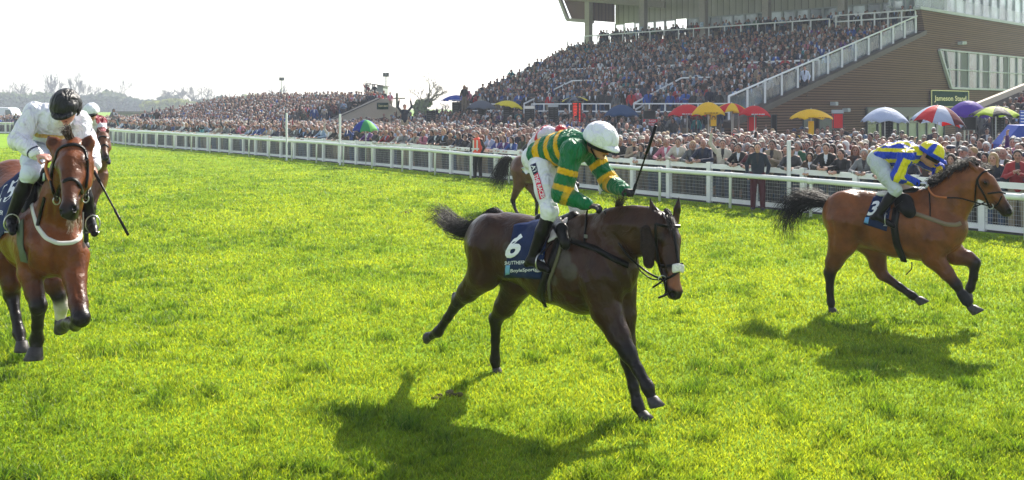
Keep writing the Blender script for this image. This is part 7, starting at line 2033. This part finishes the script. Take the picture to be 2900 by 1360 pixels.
def build_grass():
    r = np.random.RandomState(5); N = 900000
    d = 5.6 * (64 / 5.6) ** (r.rand(N) ** 1.12); x = (r.rand(N) - .5) * (1.12 * d + 5.0)
    # keep in front of the fence
    k = d < 60
    k &= (np.abs(x) < .56 * d) | (r.rand(N) < .75); rx = np.interp(x, RP.xy[::-1, 0], RP.xy[::-1, 1]); k &= d < rx + .7
    d = d[k]; x = x[k]; n = len(d)
    P2 = np.stack([x, d], 1)
    def fbm(s, oct_=3, sd=0):
        # cheap value noise
        out = np.zeros(n)
        for o in range(oct_):
            f = s * 2 ** o; q = P2 * f + sd * 17.3 + o * 5.1; i = np.floor(q).astype(int); fr = q - i; fr = fr * fr * (3 - 2 * fr)
            def h(a, b): v = np.sin(a * 127.1 + b * 311.7 + sd) * 43758.5453; return v - np.floor(v)
            v = (h(i[:, 0], i[:, 1]) * (1 - fr[:, 0]) + h(i[:, 0] + 1, i[:, 1]) * fr[:, 0]) * (1 - fr[:, 1]) + (h(i[:, 0], i[:, 1] + 1) * (1 - fr[:, 0]) + h(i[:, 0] + 1, i[:, 1] + 1) * fr[:, 0]) * fr[:, 1]
            out += v * .5 ** o
        return out / (2 - .5 ** (oct_ - 1))
    a = fbm(3.0, 3, 1); b = fbm(.7, 3, 2); c = fbm(9, 2, 3)
    tuft = np.clip((a - .52) * 6, 0, 1) * np.clip((c - .35) * 3, 0, 1)
    far = np.clip(d / 8, 1, 3.4)
    h = (.017 + .022 * a + .014 * c + (.026 + .03 * np.clip(2.2 - d / 7, 0, 1)) * tuft) * (.6 + .8 * r.rand(n)) * (.85 + .15 * np.minimum(far, 2.6))
    w = (.0027 + .0018 * r.rand(n)) * far * 1.15
    th = r.rand(n) * 6.283; lean = (.35 + .6 * r.rand(n)) * h; la = r.rand(n) * 6.283
    z = np.array([0.0]) + 0.22 * np.exp(-(((x + 5.2) ** 2) / 5.0 + ((d - 9.3) ** 2) / 6.0)) - .003
    dx, dy = np.cos(th) * w, np.sin(th) * w; lx, ly = np.cos(la) * lean, np.sin(la) * lean
    V = np.empty((n, 5, 3), np.float32)
    V[:, 0] = np.stack([x - dx, d - dy, z], 1); V[:, 1] = np.stack([x + dx, d + dy, z], 1)
    V[:, 2] = np.stack([x + dx * .8 + lx * .3, d + dy * .8 + ly * .3, z + h * .6], 1); V[:, 3] = np.stack([x - dx * .8 + lx * .3, d - dy * .8 + ly * .3, z + h * .6], 1)
    V[:, 4] = np.stack([x + lx, d + ly, z + h], 1)
    base = np.arange(n)[:, None] * 5; Fq = np.concatenate([base + np.array([[0, 1, 2]]), base + np.array([[0, 2, 3]]), base + np.array([[3, 2, 4]])])
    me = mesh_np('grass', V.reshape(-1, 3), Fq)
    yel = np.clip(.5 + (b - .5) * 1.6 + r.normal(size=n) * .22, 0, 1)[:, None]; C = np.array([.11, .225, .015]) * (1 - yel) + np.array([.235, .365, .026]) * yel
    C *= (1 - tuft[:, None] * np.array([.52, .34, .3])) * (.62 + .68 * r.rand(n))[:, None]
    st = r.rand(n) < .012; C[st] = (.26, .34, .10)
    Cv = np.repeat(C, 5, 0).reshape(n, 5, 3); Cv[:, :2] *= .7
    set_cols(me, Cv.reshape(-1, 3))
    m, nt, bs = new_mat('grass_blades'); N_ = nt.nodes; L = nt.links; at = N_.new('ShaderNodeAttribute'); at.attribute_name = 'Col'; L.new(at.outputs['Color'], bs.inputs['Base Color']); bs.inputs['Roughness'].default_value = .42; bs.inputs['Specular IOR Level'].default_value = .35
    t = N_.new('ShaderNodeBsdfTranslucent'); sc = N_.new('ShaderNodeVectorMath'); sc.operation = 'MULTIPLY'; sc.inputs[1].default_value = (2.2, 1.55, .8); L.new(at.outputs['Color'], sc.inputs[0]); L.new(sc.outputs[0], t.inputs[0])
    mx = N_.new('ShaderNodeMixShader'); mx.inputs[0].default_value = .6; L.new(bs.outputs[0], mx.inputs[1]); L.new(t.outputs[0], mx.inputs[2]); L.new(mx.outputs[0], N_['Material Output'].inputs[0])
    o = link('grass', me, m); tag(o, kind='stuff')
    # torn divots
    rr = random.Random(4)
    for i, (px, py, s) in enumerate(((1270, 1118, .13), (1238, 1128, .08), (1158, 603, .16), (1160, 597, .1), (90, 1335, .12), (1385, 1035, .05))):
        d_ = FPX * CAMH / (py - HOR); p = P(px, py, d_); sd = Sdf(.02)
        for k in range(9): sd.ell(p + Vector((rr.gauss(0, s * .5), rr.gauss(0, s * .5), rr.uniform(.0, s * .15))), (s * .3, s * .3, s * .16), None, .02, (0, 0, 0))
        o = link('divot', sd.mesh('divot'), mat('soil', (.09, .08, .025), .95, noise=.4, nscale=40, bump=1)); tag(o, ['brown divot of torn turf under the dark horse', 'smaller clod beside the torn turf under the dark horse', 'torn clod of turf beyond the dark horse tail', 'tiny clod touching the torn turf beyond the tail', 'patch of torn soil at the bottom left corner', 'tiny clod at the hind hoof of the dark horse'][i], 'divot', 'divots in the turf')
build_grass()

# ------------------------------------------------------------------ air
mb = MB(); mb.box((0, 270, 13.5), (900, 570, 29)); hz = mb.build('haze', None); tag(hz, kind='stuff'); hz.data.materials.clear()
m = bpy.data.materials.new('haze'); m.use_nodes = True; nt = m.node_tree; nt.nodes.clear(); o_ = nt.nodes.new('ShaderNodeOutputMaterial'); pv = nt.nodes.new('ShaderNodeVolumePrincipled')
pv.inputs['Color'].default_value = (.80, .88, 1.0, 1); pv.inputs['Density'].default_value = .0010; pv.inputs['Anisotropy'].default_value = .1; nt.links.new(pv.outputs[0], o_.inputs['Volume']); hz.data.materials.append(m)
